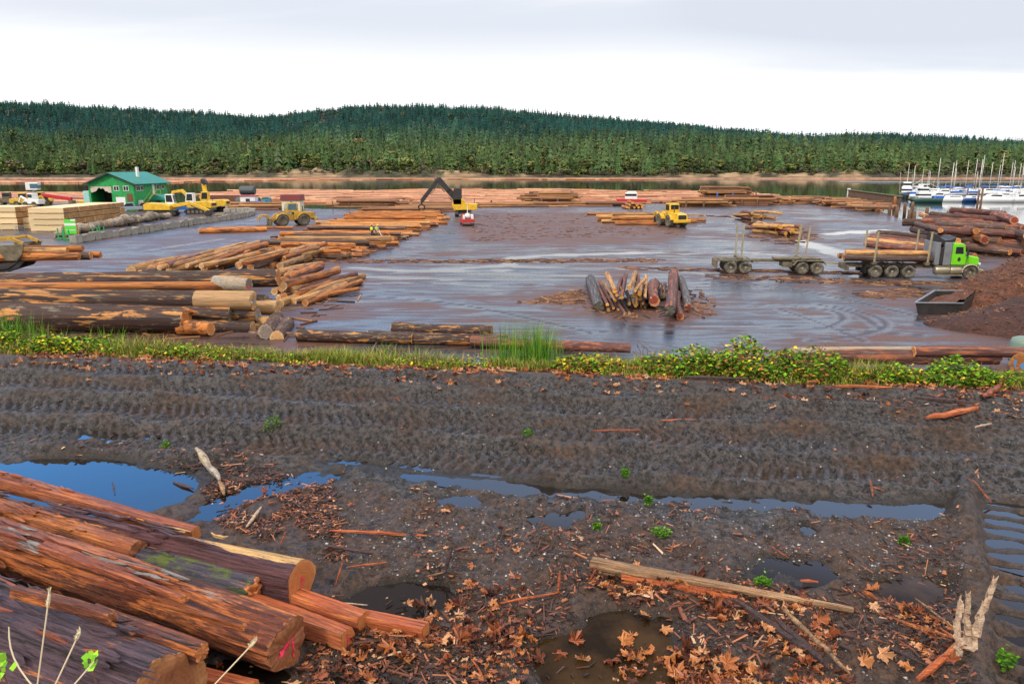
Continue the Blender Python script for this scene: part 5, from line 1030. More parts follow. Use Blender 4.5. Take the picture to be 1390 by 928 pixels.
r_ = random.Random(3); top = [(dx0 + (dx1 - dx0) * i / 14, dh - (.35 + .9 * abs(math.cos(i / 14 * PI)) ** 1.6 + r_.uniform(-.2, .25))) for i in range(15)]
MB().prism([(p_[0], p_[1]) for p_ in top] + [(dx1, dh), (dx0, dh)], .05, .09).obj('torn_curtain', paint('pale_tarp', (.62, .52, .42), .8, (.3, .2, .12), .5), H)
def win(x, z, w, h, side='f', mat=None, nm='window'):
    b = MB()
    if side == 'f': b.box(x, x + w, -.05, -.005, z, z + h)
    else: b.box(Wd + .005, Wd + .05, x, x + w, z, z + h)
    o = b.obj(nm, mat or M_wht, H, bevel=.01)
    if nm != 'window': return o
    b = MB(); n = 2
    for i in range(n):
        x0 = x + .1 + i * (w - .1) / n; x1 = x0 + (w - .1) / n - .1
        if side == 'f': b.box(x0, x1, -.06, -.04, z + .1, z + h - .1)
        else: b.box(Wd + .04, Wd + .06, x0, x1, z + .1, z + h - .1)
    b.obj('pane', M_glass, o)
sx_ = Wd / 350.0   # zoomed picture units across the gable
win((335 - 140) * sx_, 3.95, 1.15, 1.0); win((410 - 140) * sx_, 3.95, 1.15, 1.0)
win((432 - 140) * sx_, 1.85, 1.2, 1.55, mat=M_boards, nm='boarded_opening'); win((345 - 140) * sx_, .05, 1.9, 2.65, mat=M_wht, nm='door')
win(1.0, 3.9, 1.7, 1.0, 's'); win(2.9, 3.9, 1.3, 1.0, 's'); win(10.0, 3.9, 1.4, 1.1, 's'); win(12.3, 3.9, 1.2, 1.1, 's'); win(8.0, 3.0, 1.0, 2.1, 's', M_wht, 'door')
b = MB()
for i in range(14): b.box(Wd + .1, Wd + 1.1, 2.2 + i * .38, 2.5 + i * .38, .2 + i * .2, .25 + i * .2)
for x in (.1, 1.1): b.beam((Wd + x, 2.2, .15), (Wd + x, 7.5, 2.95), .08, .2); b.beam((Wd + x, 2.2, 1.1), (Wd + x, 7.5, 3.95), .07, .07); b.beam((Wd + x, 7.5, 3.95), (Wd + x, 9.4, 3.95), .07, .07); b.beam((Wd + x, 9.3, 0), (Wd + x, 9.3, 3.95), .1, .1)
b.box(Wd + .05, Wd + 1.15, 7.5, 9.4, 2.9, 3.0); b.obj('outside_stair', paint('pale_green_timber', (.50, .52, .16), .7), H)
MB().box(Wd + .05, Wd + .75, 1.2, 2.0, .9, 2.0).obj('meter_box', M_wht, H, bevel=.03)
MB().box(-1.6, -.3, .5, 2.5, 0, 3.9).obj('side_tank', paint('pale_teal', (.35, .62, .58), .5), H, bevel=.1)
c = thing('garden_shed', 'tiny green hut with a gabled roof behind the yellow excavator', 'hut', gp(216, 284)); MB().box(-1.9, 1.9, 0, 3, 0, 2.0).obj('wall', M_gwall, c); MB().prism([(-2.3, 1.9), (2.3, 1.9), (0, 3.0)], -.3, 3.3).obj('roof', M_groof, c); MB().box(-.5, .5, -.04, 0, 0, 1.8).obj('door', M_blk, c)
# --- pale hut with a red roof at the water, container, culvert pipes
a = gp(383, 286); c = thing('shore_hut', 'small pale hut with a dull red roof at the water behind the brown loader', 'hut', a)
MB().box(0, 3.7, 0, 3, 0, 2.1).obj('wall', M_cream, c); rf = MB().prism([(-.25, 2.05), (3.95, 2.05), (3.75, 3.2), (-.05, 3.2)], -.25, 3.2).obj('roof', paint('red_tin_roof', (.22, .035, .03), .6, (.10, .05, .04), .5), c)
w_ = MB().box(1.6, 2.4, -.05, -.005, 1.1, 1.9).obj('window', M_wht, c); MB().box(1.68, 2.32, -.06, -.045, 1.18, 1.82).obj('pane', M_glass, w_); MB().box(.5, 1.2, -.04, -.004, 0, 1.85).obj('door', M_cream, c)
c = thing('portable_toilet', 'blue green cubicle standing left of the red roofed hut', 'cubicle', gp(363, 284)); MB().box(-.8, .8, -.7, .7, 0, 2.2).obj('wall', paint('sea_green', (.06, .30, .30), .5), c, bevel=.06); MB().prism([(-.9, 2.2), (.9, 2.2), (.6, 2.5), (-.6, 2.5)], -.8, .8).obj('roof', M_glassb, c); MB().box(-.1, .55, -.72, -.7, .1, 1.9).obj('door', M_bluep, c)
c = thing('white_shed', 'white box shed by the blue car near the water', 'shed', gp(339, 282)); MB().box(-1.6, 1.6, -1, 1, 0, 2.5).obj('wall', M_wht, c, bevel=.04); MB().box(-1.75, 1.75, -1.2, 1.2, 2.5, 2.65).obj('roof', M_red, c); MB().box(-.4, .5, -1.03, -1, .05, 2.0).obj('door', M_blk, c)
c = thing('cargo_container', 'rusty brown cargo container behind the pale pipes', 'container', gp(310, 280.5), 0); MB().box(-4.3, 4.3, 0, 2.4, .05, 2.5).obj('shell', paint('rust_brown', (.17, .06, .035), .7, (.08, .04, .03), .5), c, bevel=.03)
b = MB()
for i in range(24): b.box(-4.2 + i * .36, -4.05 + i * .36, -.05, -.001, .2, 2.35)
b.obj('ribs', M_boards, c)
for i in range(5):
    p = gp(297 + i * 5.2, 282); b = MB(); n = 16
    b.lathe([(.42, 0), (.55, 0), (.55, 3), (.42, 3), (.42, 0.01)], n, c=(0, 0, .55)); o = b.obj('concrete_pipe', paint('pale_concrete', (.42, .38, .34), .8) if i == 0 else bpy.data.materials['pale_concrete']); o.location = p
    tag(o, 'pale concrete pipe lying end on in the row before the rusty container', 'pipe', 'concrete pipes in a row')
for i, (u, v) in enumerate([(322, 281), (327, 280), (332, 281), (328, 276)]):
    p = gp(u, min(v, 281)); o = MB().lathe([(.02, 0), (1.0, 0), (1.1, .3), (1.1, 3.2), (1.0, 3.5), (.02, 3.5)], 14, axis='x').obj('fuel_drum', paint('dark_tank', (.05, .06, .07), .5) if i == 0 else bpy.data.materials['dark_tank']); o.location = (p.x, p.y, 1.1 + (2 if i == 3 else 0)); o.name = 'storage_tank'
    tag(o, 'dark round tank heaped right of the rusty container', 'tank', 'dark tanks by the container')
# ------------------------------------------------------------------ lumber
g_ = NT('sawn_lumber'); br = g_.n('ShaderNodeTexBrick'); c_ = g_.coord(); geo = g_.n('ShaderNodeNewGeometry'); tcx = g_.n('ShaderNodeTexCoord'); sx1 = g_.n('ShaderNodeSeparateXYZ'); g_.l(tcx.outputs['Object'], sx1.inputs[0]); sn = g_.n('ShaderNodeSeparateXYZ'); g_.l(tcx.outputs['Normal'], sn.inputs[0])
cy_ = g_.n('ShaderNodeCombineXYZ'); g_.l(sx1.outputs[1], cy_.inputs[0]); g_.l(sx1.outputs[2], cy_.inputs[1]); g_.l(cy_.outputs[0], br.inputs['Vector']); br.inputs['Scale'].default_value = 1; br.inputs['Brick Width'].default_value = .14; br.inputs['Row Height'].default_value = .05; br.inputs['Mortar Size'].default_value = .006; br.offset = .5
br.inputs['Color1'].default_value = (.62, .36, .15, 1); br.inputs['Color2'].default_value = (.36, .17, .06, 1); br.inputs['Mortar'].default_value = (.10, .05, .02, 1)
sd_ = g_.mix(g_.ramp(g_.noise(g_.coord((.3, 1, 18)), 1, 3), [(.35, 0), (.6, 1)]), (.60, .38, .17), (.88, .68, .40)); f_ = g_.math('ABSOLUTE', sn.outputs[0]); oi = g_.n('ShaderNodeObjectInfo')
g_.set(Base_Color=g_.mix(1.0, g_.mix(f_, sd_, br.outputs['Color']), g_.ramp(oi.outputs['Random'], [(0, .85), (1, 1.12)]), 'MULTIPLY'), Roughness=.75); M_lum = g_.mat
PL, PW_, PH = 4.9, 1.2, .76
def pack_mesh():
    r = random.Random(9); b = MB(); nz = 8
    for i in range(nz):
        o_ = r.uniform(-.03, .03); b.box(-PL + o_, o_ * .6, 0, PW_, .06 + i * (PH - .06) / nz + .002, .06 + (i + 1) * (PH - .06) / nz - .004, 0)
    for x in (-PL + .6, -PL / 2, -.6): b.box(x - .05, x + .05, 0.01, PW_ - .01, 0, .061, 0)
    return b.mesh('lumber_pack', M_lum)
pm = pack_mesh()
def packs(u, v, nd, nh, lab, grp, nx=1):
    p = gp(u, v)
    for j in range(nd):
        for h in range(nh):
            for i in range(nx):
                o = link('lumber_pack', pm); o.location = (p.x - i * (PL + .25) + rng.uniform(-.07, .07), p.y + j * (PW_ + .06), h * (PH + .06)); tag(o, lab, 'lumber pack', grp)
packs(25, 312, 4, 4, 'pack of sawn lumber in the stack cut by the left edge', 'lumber packs in the leftmost stack', 2)
packs(90, 314, 13, 4, 'pack of sawn lumber in the long stack nearest the green sign', 'lumber packs in the long stack')
packs(62, 311, 2, 2, 'pack of sawn lumber in the low stack between the two tall ones', 'lumber packs in the low stack')
# --- green sign on orange posts, green stands, wire panel
p = gp(98, 323); c = thing('yard_sign', 'green and white banded sign on two orange posts in front of the lumber', 'sign', p); 
for x in (-.75, .75): MB().beam((x * (1 + .25 * (x > 0)), 0, 0), (x, 0, 1.6 if x > 0 else 1.2), .14, .1).obj('post', M_row, c)
MB().box(-.72, .72, -.1, -.06, .5, 2.35, 0).obj('board', paint('sign_green', (.10, .60, .05), .5, amt=.1), c); MB().box(-.72, .72, -.112, -.1, 1.55, 1.85).obj('band', M_wht, c); MB().box(.15, .72, -.113, -.1, 2.15, 2.35).obj('band', M_wht, c); MB().box(-.6, .6, -.112, -.1, .95, 1.02).obj('band', M_wht, c)
M_gst = paint('green_steel', (.02, .32, .09), .5)
for u, v in ((83, 324), (91, 324), (130, 320), (139, 319)):
    c = thing('log_stand', 'green steel stand holding the row of short log rounds', 'stand', gp(u, v), group='green stands along the log rounds')
    b = MB().beam((-.3, 0, 0), (-.3, 0, 1.3), .12, .12).beam((.3, 0, 0), (.3, 0, 1.1), .12, .12).beam((-.3, 0, .5), (.3, 0, .5), .1, .1); b.obj('upright', M_gst, c); MB().box(-.45, .45, -.4, .4, 0, .06).obj('base_plate', M_gst, c)
c = thing('wire_panel', 'grey wire fence panel standing before the left lumber', 'fence panel', gp(28, 318)); b = MB()
for i in range(7): b.tube((-.6 + i * .2, 0, 0), (-.6 + i * .2, 0, 1.1), .03, n=5)
for z in (.1, 1.08): b.tube((-.65, 0, z), (.65, 0, z), .035, n=5)
b.obj('mesh_panel', M_grill, c); MB().box(-.6, -.5, -.3, .3, 0, .05).box(.5, .6, -.3, .3, 0, .05).obj('foot', M_grill, c)
p = gp(49, 313); c = thing('notice_board', 'small white notice on a thin yellow post before the lumber', 'notice', p); MB().beam((0, 0, 0), (0, 0, .9), .08, .08).obj('post', M_yel, c); MB().box(-.22, .22, -.06, -.03, .65, 1.2).obj('board', M_wht, c)
# --- rounds and kerb blocks
M_round = logmat('weathered_round', (.09, .07, .055), (.36, .29, .22), (.44, .30, .18), (.30, .19, .10), .5, .62, sx=2, val=.45, grey=(.46, .42, .36)); 
RND = [(76 + 149 * q, 322.5 - 26 * q ** .85) for q in np.linspace(0, 1, 30)]
for i, (u, v) in enumerate(RND):
    p = gp(u, v) + Vector((rng.normal(0, .15), rng.normal(0, .5), 0)); r = rng.uniform(.36, .78); place_log(p + Vector((rng.uniform(-.2, .9), 1.3, r)), p + Vector((-.1, 0, r)), r, M_round, E_gry, 'weathered log round lying end on in the row between the lumber and the road', 'row of short weathered log rounds', name='log_round', cat='log round')
p = gp(300, 297); place_log(p + Vector((.8, 0, .5)), p + Vector((-.8, 0, .5)), .5, M_round, E_gry, 'single pale log round standing apart inside the curve of the kerb', name='log_round', cat='log round')
KB = [(100, 330), (150, 322), (200, 315), (235, 309), (270, 303.5), (305, 299), (328, 295.5), (342, 292), (344, 289.5), (330, 288.2), (305, 288.2)]
kp = [gp(*q) for q in KB]; blk = []
for j in range(3):
    b = MB(); r = random.Random(j); b.box(-.62, .62, -.4, .4, 0, .75); b.v = [(x + r.uniform(-.08, .08), y + r.uniform(-.08, .08), z + r.uniform(-.06, .1)) for x, y, z in b.v]; blk.append(b.mesh('kerb_block', M_concr))
k = 0
for a, b_ in zip(kp[:-1], kp[1:]):
    L = (b_ - a).length; n = max(1, round(L / 1.35))
    for i in range(n):
        q = a.lerp(b_, (i + .5) / n); o = link('kerb_block', blk[k % 3]); k += 1; o.location = q; o.rotation_euler.z = math.atan2(b_.y - a.y, b_.x - a.x) + rng.normal(0, .06); o.scale = (1, 1, rng.uniform(.9, 1.25)); tag(o, 'rough grey block in the long curved kerb beside the road', 'kerb block', 'curved kerb of rough blocks')
# ------------------------------------------------------------------ posts and breakwater
M_pile = paint('wet_timber', (.10, .055, .035), .8, (.30, .14, .07), .6, 1.2); M_pileo = paint('rusty_timber', (.36, .13, .05), .8, (.14, .06, .03), .5)
PST = [(1170, 284, 9), (1176, 284, 8), (1185, 288, 14), (1192, 290, 15), (1207, 293, 17), (1214, 279, 12), (1217, 294, 14), (1228, 287, 12), (1233, 301, 16), (1238, 288, 14), (1240, 302, 15), (1257, 297, 15), (1266, 300, 12), (1286, 296, 9)]
for i, (u, v, h) in enumerate(PST):
    p = gp(u, v, -.2); k_ = ppm(p); o = MB().path([(0, 0, -1), (.03, 0, h / k_ * .6), (.05, .04, h / k_)], [.33, .30, .27], 9).obj('timber_pile', M_pileo if i in (3, 5) else M_pile, None, True); o.location = p; o.rotation_euler = (rng.normal(0, .02), rng.normal(0, .02), rng.uniform(0, 3))
    tag(o, ['brown timber pile standing in the row along the right shore', 'rusty orange timber pile standing in the row along the right shore'][i in (3, 5)], 'pile', 'timber piles along the right shore')
for u, v, h, lab in ((1330, 286, 31, 'tall wooden mooring pile rising before the white motor boat'), (1326, 283, 24, 'wooden mooring pile just left of the tallest one'), (1312, 272, 16, 'dark mooring pile left of the white motor boat')):
    p = gp(u, v, SEA); o = MB().path([(0, 0, -2), (0, 0, h / ppm(p))], [.26, .22], 9).obj('mooring_pile', M_pile, None, True); o.location = p; tag(o, lab, 'mooring pile')
a, b_ = gp(1152, 265, SEA), gp(1222, 276, SEA); c = thing('breakwater', 'dark timber breakwater jutting out toward the moored boats', 'breakwater', a, math.atan2(b_.y - a.y, b_.x - a.x)); L_ = (b_ - a).length
bb = MB(); n = int(L_ / .55)
for i in range(n): bb.tube((i * L_ / n, rng.uniform(-.1, .1), -2), (i * L_ / n, rng.uniform(-.1, .1), 1.7 + rng.uniform(-.15, .2)), .27, n=6)
bb.obj('timber_wall', M_pile, c); MB().box(-.3, L_, -.45, .45, 1.75, 2.0).obj('cap_beam', paint('mossy_timber', (.12, .13, .05), .85), c); MB().box(-.6, -.2, -.5, .5, -1, 2.4).obj('end_post', M_wht, c)
for u, v, h, m_, lab in ((973, 276, 14, M_bluep, 'left blue steel post of the tall log stack at the shore'), (994, 276, 14, M_bluep, 'right blue steel post of the tall log stack at the shore'), (931, 281, 9, M_pile, 'left wooden post before the log stack at the shore'), (955, 281, 9, M_pile, 'right wooden post before the log stack at the shore'), (1007, 279, 9, M_pile, 'wooden post at the right part of the shore stack'), (1028, 279, 8, M_pile, 'wooden post at the right end of the shore stack'), (735, 279, 9, M_pile, 'wooden post at the middle shore stack, left one'), (757, 279, 9, M_pile, 'wooden post at the middle shore stack, right one'),
                      (667, 279, 7, M_pile, 'short dark bollard on the shore edge right of the log loader'), (1026, 268, 9, M_pile, 'wooden pile standing in the open water at the centre right'), (452, 285, 12, M_pile, 'thin mast right of the red roofed hut'), (474, 285, 12, M_pile, 'thin pole farther right of the red roofed hut')):
    p = gp(u, v, 0 if v > 269 else SEA); o = MB().path([(0, 0, -1), (0, 0, h / ppm(p))], .22 if h < 12 or m_ is M_bluep else .09, 8).obj('post', m_); o.name = 'shore_post'; o.location = p; tag(o, lab.replace(', left one', ' on its left').replace(', right one', ' on its right'), 'post')
# ------------------------------------------------------------------ boats
M_hull = paint('white_hull', (.80, .80, .80), .25, (.45, .42, .38), .15, 1); M_hullb = paint('blue_hull', (.02, .07, .22), .25, amt=.15); M_hulld = paint('dark_hull', (.02, .03, .035), .3, amt=.2); M_canv = paint('blue_canvas', (.02, .12, .50), .7, amt=.1); M_mast = paint('mast_metal', (.62, .58, .52), .3, (.4, .3, .22), .4, 1, .2); M_hullg = paint('green_hull', (.03, .09, .08), .4, amt=.3)
def hull(b, L, w, h, mi=0):
    k = 9; prof = []
    for i in range(k):
        q = i / (k - 1); wd = w / 2 * (1 - max(0, (q - .45) / .55) ** 2.2) * (.82 + .18 * min(1, q * 4)); sh = h * (1 + .28 * q * q); x = -L / 2 + L * q
        prof.append([(x, -wd, sh), (x - .0, -wd * .92, .45 * h), (x - .05 * L * q, -wd * .55, -.35), (x - .05 * L * q, wd * .55, -.35), (x, wd * .92, .45 * h), (x, wd, sh)])
    vs = [p for r in prof for p in r]; fs = [(i * 6 + j, (i + 1) * 6 + j, (i + 1) * 6 + (j + 1) % 6, i * 6 + (j + 1) % 6) for i in range(k - 1) for j in range(6)]
    fs += [tuple(range(6)), tuple(range((k - 1) * 6 + 5, (k - 1) * 6 - 1, -1))]; return b.add(vs, fs, mi)
def sailboat(hm, cm, L=10, H=13):
    c = thing('sailboat', 'x', 'sailboat'); hull(MB(), L, 3.0, 1.1).obj('hull', hm, c, True)
    cb = MB().prism([(-2.2, 1.1), (2.2, 1.2), (1.8, 1.75), (-2.0, 1.8)], -.95, .95).obj('cabin', M_hull, c, bevel=.08); MB().box(-1.6, 1.3, -.97, .97, 1.42, 1.62).obj('window', M_glass, cb)
    MB().path([(1.0, 0, 1.1), (1.0, 0, H)], [.14, .09], 8).obj('mast', M_mast, c, True); MB().tube((1.0, 0, 2.5), (-3.6, 0, 2.6), .09).obj('boom', M_mast, c); MB().path([(.9, 0, 2.75), (-1.5, 0, 2.85), (-3.4, 0, 2.7)], [.32, .28, .14], 8).obj('sail_cover', cm, c, True)
    b = MB()
    for p, q in (((1, 0, H), (L / 2 - .2, 0, 1.4)), ((1, 0, H), (-L / 2 + .3, 0, 1.2)), ((1, 0, H * .7), (.8, 1.35, 1.2)), ((1, 0, H * .7), (.8, -1.35, 1.2))): b.tube(p, q, .022, n=4)
    b.beam((1, -.7, H * .6), (1, .7, H * .6), .06, .06); b.obj('rigging', M_steel, c); return c
def motorboat(hm, L=9, canopy=M_hull):
    c = thing('motor_boat', 'x', 'motor boat'); hull(MB(), L, 3.1, 1.25).obj('hull', hm, c, True); MB().prism([(-1.8, 1.25), (2.6, 1.45), (1.6, 2.2), (.6, 2.35), (-1.8, 2.3)], -1.15, 1.15).obj('cabin', M_hull, c, bevel=.1)
    MB().prism([(-1.4, 1.65), (1.75, 1.75), (1.2, 2.15), (-1.4, 2.1)], -1.17, 1.17).obj('window', M_glass, c); MB().prism([(-2.8, 3.2), (.4, 3.3), (.2, 3.5), (-2.6, 3.45)], -1.2, 1.2).obj('canopy', canopy, c, bevel=.05)
    b = MB()
    for x in (-2.6, .1):
        for y in (-1.1, 1.1): b.tube((x, y, 1.3), (x, y, 3.3), .04, n=5)
    b.obj('canopy_post', M_mast, c); MB().tube((-.5, 0, 3.4), (-.5, 0, 5.4), .05, n=5).obj('mast', M_mast, c); return c
def fishboat(hm, L=14):
    c = thing('fishing_boat', 'x', 'fishing boat'); hull(MB(), L, 4.2, 1.7).obj('hull', hm, c, True); MB().box(-1.5, 3.2, -1.6, 1.6, 1.8, 4.0).box(-.5, 2.8, -1.3, 1.3, 4.0, 5.6).obj('wheelhouse', M_hull, c, bevel=.12); MB().box(-.4, 2.84, -1.33, 1.33, 4.5, 5.2).box(-1.2, 3.24, -1.62, 1.62, 2.6, 3.2).obj('window', M_glass, c)
    MB().path([(0, 0, 5.6), (0, 0, 12)], [.14, .08], 8).obj('mast', M_mast, c); b = MB().tube((0, 0, 7.5), (-5, 0, 5), .09); b.tube((0, -1.4, 9), (0, 1.4, 9), .05); b.tube((-2.5, -2, 1.8), (-3, -2.4, 9), .06).tube((-2.5, 2, 1.8), (-3, 2.4, 9), .06); b.obj('rigging', M_mast, c); MB().box(-6, -2.2, -1.3, 1.3, 1.7, 2.5).obj('hold_cover', M_canv, c, bevel=.05); return c
def put(c, u, v, rz, lab, grp='boats moored in the marina', s=1):
    c.location = gp(u, v, SEA); c.rotation_euler.z = rz; c['label'] = lab; c['group'] = grp; c.scale = (s, s, s)
put(fishboat(M_hulld), 1229, 268.5, rad(245), 'largest fishing boat with a dark hull and white wheelhouse at the left of the marina', s=.9)
put(fishboat(M_hull, 12), 1249, 269, rad(20), 'white fishing boat moored just right of the dark hulled one', s=.8)
put(fishboat(M_hullg, 11), 1256, 275, rad(170), 'dark green hulled work boat nearest the shore piles', s=.75)
put(motorboat(M_hull, 10, M_canv), 1349, 274.5, rad(175), 'white motor boat with a bright blue canopy behind the tallest mooring pile')
put(motorboat(M_hull, 8, M_hull), 1384, 274.5, rad(5), 'white motor boat with a white top at the right edge of the marina')
put(sailboat(M_hull, M_canv, 10, 11), 1293, 274, rad(175), 'white sailboat with a blue sail cover, nearest of the marina boats'.replace(', nearest of the marina boats', ' lying broadside in front of the others'))
put(sailboat(M_hullb, M_canv, 9, 12), 1322, 274, rad(10), 'dark blue hulled sailboat beside the tall mooring pile')
put(motorboat(M_hull, 8, M_hull), 1270, 272, rad(200), 'small white motor boat between the green work boat and the sailboat')
protos = [sailboat(M_hull, M_canv, 10, 13), sailboat(M_hull, M_hull, 9, 11), sailboat(M_hullb, M_canv, 11, 15), motorboat(M_hull, 8, M_canv)]; used2 = set()
SB = [(1273, 264, 0), (1290, 262, 0), (1297, 264, 1), (1311, 263, 2), (1318, 262, 0), (1325, 264, 1), (1332, 262, 2), (1340, 264, 3), (1345, 262, 0), (1355, 263, 1), (1358, 262, 2), (1366, 262, 0), (1370, 263, 1), (1374, 261, 2), (1378, 263, 0), (1383, 262, 1), (1387, 262, 2), (1391, 263, 0), (1396, 262, 2), (1404, 263, 1), (1415, 262, 0), (1430, 264, 2), (1303, 265, 3), (1280, 266, 3), (1367, 266, 3), (1362, 270, 3), (1394, 268, 1), (1240, 263, 1), (1262, 265, 1)]
for i, (u, v, k) in enumerate(SB):
    c = protos[k] if k not in used2 else copy_tree(protos[k]); used2.add(k)
    put(c, u, v, rng.choice([rad(5), rad(180), rad(95), rad(20)]), ['sailboat with a bare mast in the crowded rows of the marina', 'small white sailboat in the crowded rows of the marina', 'tall masted dark blue sailboat in the crowded rows of the marina', 'white motor boat with a blue canopy in the crowded rows of the marina'][k], 'boats in the crowded marina rows', rng.uniform(.75, 1.0))
for u0, v0, u1, v1, lab in ((1235, 271, 1420, 268, 'long grey floating dock in the marina nearest the shore'), (1245, 265, 1440, 263.5, 'long grey floating dock farther out in the marina'), (1140, 247.5, 1500, 247.5, 'pale floating breakwater far out along the marina')):
    a, b_ = gp(u0, v0, SEA), gp(u1, v1, SEA); c = thing('floating_dock', lab, 'dock', a, math.atan2(b_.y - a.y, b_.x - a.x)); L_ = (b_ - a).length; MB().box(0, L_, -.9, .9, .3, .45).obj('deck', M_hull if v0 < 250 else M_concr, c); MB().box(.2, L_ - .2, -.8, .8, -.3, .3).obj('float', M_hulld, c)
# ------------------------------------------------------------------ bark mounds, steel bin
def mound(label, cx, cy, Hh, Rx, Ry, seed, c1, c2, chips):
    n = 150; g = np.linspace(-1, 1, n); A, B = np.meshgrid(g, g, indexing='ij'); x, y = cx + A * Rx, cy + B * Ry; d = np.sqrt(A ** 2 + B ** 2) * (1 + .35 * (fbm(x * .25, y * .25, seed, 4) - .5))
    z = Hh * np.clip(1 - d, 0, 1) ** .92 + .28 * (fbm(x * 1.6, y * 1.6, seed + 1, 5) - .5) * sst(1.05, .8, d) - .5 * sst(.93, 1.06, d) - .03
    idx = np.arange(n * n).reshape(n, n); Fq = np.stack([idx[:-1, :-1], idx[1:, :-1], idx[1:, 1:], idx[:-1, 1:]], -1).reshape(-1, 4); keep = (d < 1.05)[:-1, :-1].ravel(); Fq = Fq[keep]
    m = NT('bark_mulch'); n1 = m.noise(m.coord(), 7, 6, .75); n2 = m.noise(m.coord(), 1.2, 4); m.set(Base_Color=m.mix(m.ramp(n1, [(.36, 0), (.66, 1)]), c1, m.mix(m.ramp(n2, [(.4, 0), (.6, 1)]), c2, tuple(q * 1.7 for q in c2))), Roughness=.85); m.bump(n1, .9, .06)
    o = link('bark_mound', np_mesh('bark_mound', np.c_[x.ravel(), y.ravel(), z.ravel()], Fq, m.mat)); tag(o, label, 'bark mound')
    k = rng.integers(0, n * n, chips); k = k[(d.ravel()[k] < .98)]; P = np.c_[x.ravel()[k] + rng.normal(0, .05, len(k)), y.ravel()[k] + rng.normal(0, .05, len(k)), z.ravel()[k] + .03]
    bv = [(-.5, -.5, 0), (.5, -.4, 0), (.45, .5, .1), (-.5, .4, .05), (-.45, -.4, .25), (.5, -.35, .22), (.4, .4, .3), (-.4, .35, .28)]; bf = [(0, 3, 2, 1), (4, 5, 6, 7), (0, 1, 5, 4), (1, 2, 6, 5), (2, 3, 7, 6), (3, 0, 4, 7)]
    T = xf(P, rng.uniform(0, 6.3, len(k)), rng.uniform(0, .7, len(k)), rng.uniform(0, 6.3, len(k)), np.c_[rng.gamma(1.2, .17, len(k)) + .05, rng.uniform(.02, .08, len(k)), rng.uniform(.04, .12, len(k))])
    V, Fq = scatter(bv, bf, T); tint = np.repeat(rng.uniform(0, 1, len(k)), 8)
    s = link('bark_scraps', np_mesh('bark_scraps', V, Fq, M_scrap, False, None, dict(tint=tint)), o); s['kind'] = 'stuff'; return o
m = NT('bark_scrap_wood'); m.set(Base_Color=m.ramp(m.attr('tint').outputs['Fac'], [(0, (.035, .015, .008)), (.55, (.13, .05, .022)), (.85, (.26, .11, .04)), (1, (.42, .22, .09))]), Roughness=.8); M_scrap = m.mat
mound('tall heap of reddish brown bark mulch and wood scraps at the right edge', 48, 49.5, 7.2, 19.5, 9.5, 201, (.022, .007, .004), (.125, .040, .017), 9000)
mound('lower heap of fine dark brown bark mulch in front of the tall one', 36.5, 40.5, 3.6, 12.8, 5.4, 211, (.014, .005, .004), (.062, .020, .012), 1800)
a = gp(1243, 427); c = thing('steel_bin', 'dark open steel bin full of scraps at the foot of the bark heap', 'steel bin', a, rad(-3))
b = MB()
for y0, y1 in ((0, .1), (4.6, 4.7)): b.prism([(.12, 0), (2.7, 0), (2.7, .72), (-.1, .72)], y0, y1)
b.prism([(.12, 0), (.2, 0), (0.0, .72), (-.1, .72)], .1, 4.6); b.box(2.6, 2.7, .1, 4.6, 0, .72); b.obj('wall', M_blk, c)
b = MB()
for y in (-.02, 4.7): b.beam((-.13, y, .745), (2.75, y, .745), .14, .06)
b.beam((-.11, 0, .76), (-.11, 4.7, .76), .14, .05); b.obj('rim', M_grill, c); fb = MB(); n_ = 14; vs_ = [(.14 + 2.5 * i / n_, .08 + 4.55 * j / n_, .35 + .45 * i / n_ + .5 * float(fbm(np.array([i * .45]), np.array([j * .45]), 33, 3)[0] - .4)) for i in range(n_ + 1) for j in range(n_ + 1)]; fb.add(vs_, [(i * (n_ + 1) + j, (i + 1) * (n_ + 1) + j, (i + 1) * (n_ + 1) + j + 1, i * (n_ + 1) + j + 1) for i in range(n_) for j in range(n_)]).obj('scrap_fill', bpy.data.materials['bark_mulch'], c)
for ch in c.children:
    for v_ in ch.data.vertices: v_.co.x += .74 * v_.co.y
o = MB().lathe([(.02, 0), (.18, .02), (.2, .3), (.02, .34)], 12, axis='z').obj('white_bucket', M_wht, None, True); o.location = on_ground(1307, 414) + Vector((3.2, 2, 1.2)); o.rotation_euler = (1.2, .2, .4); o.location = yp(1307, 409, 48.5); tag(o, 'white bucket lying on the slope of the bark heap', 'bucket')
place_log(yp(1335, 420, 47.5), yp(1383, 414, 47.5), .28, M_bark2, E_tan, 'dark log half buried in the slope of the bark heap')
place_log(yp(1313, 427, 46.5) + Vector((0, .8, 0)), yp(1313, 427, 46.5), .33, M_bark2, E_tan, 'short tan ended log chunk stuck in the bark heap', name='log')
o = MB().lathe([(.02, 0), (.42, 0), (.45, .1), (.45, .8), (.40, .95), (.25, 1.02), (.02, 1.03)], 18, axis='z').obj('green_barrel', paint('grey_green', (.16, .24, .19), .5), None, True); o.location = gp(1386, 490, .2); o.scale = (1.2, 1.2, 1.1); tag(o, 'grey green barrel standing behind the blue marked log at the right edge', 'barrel')
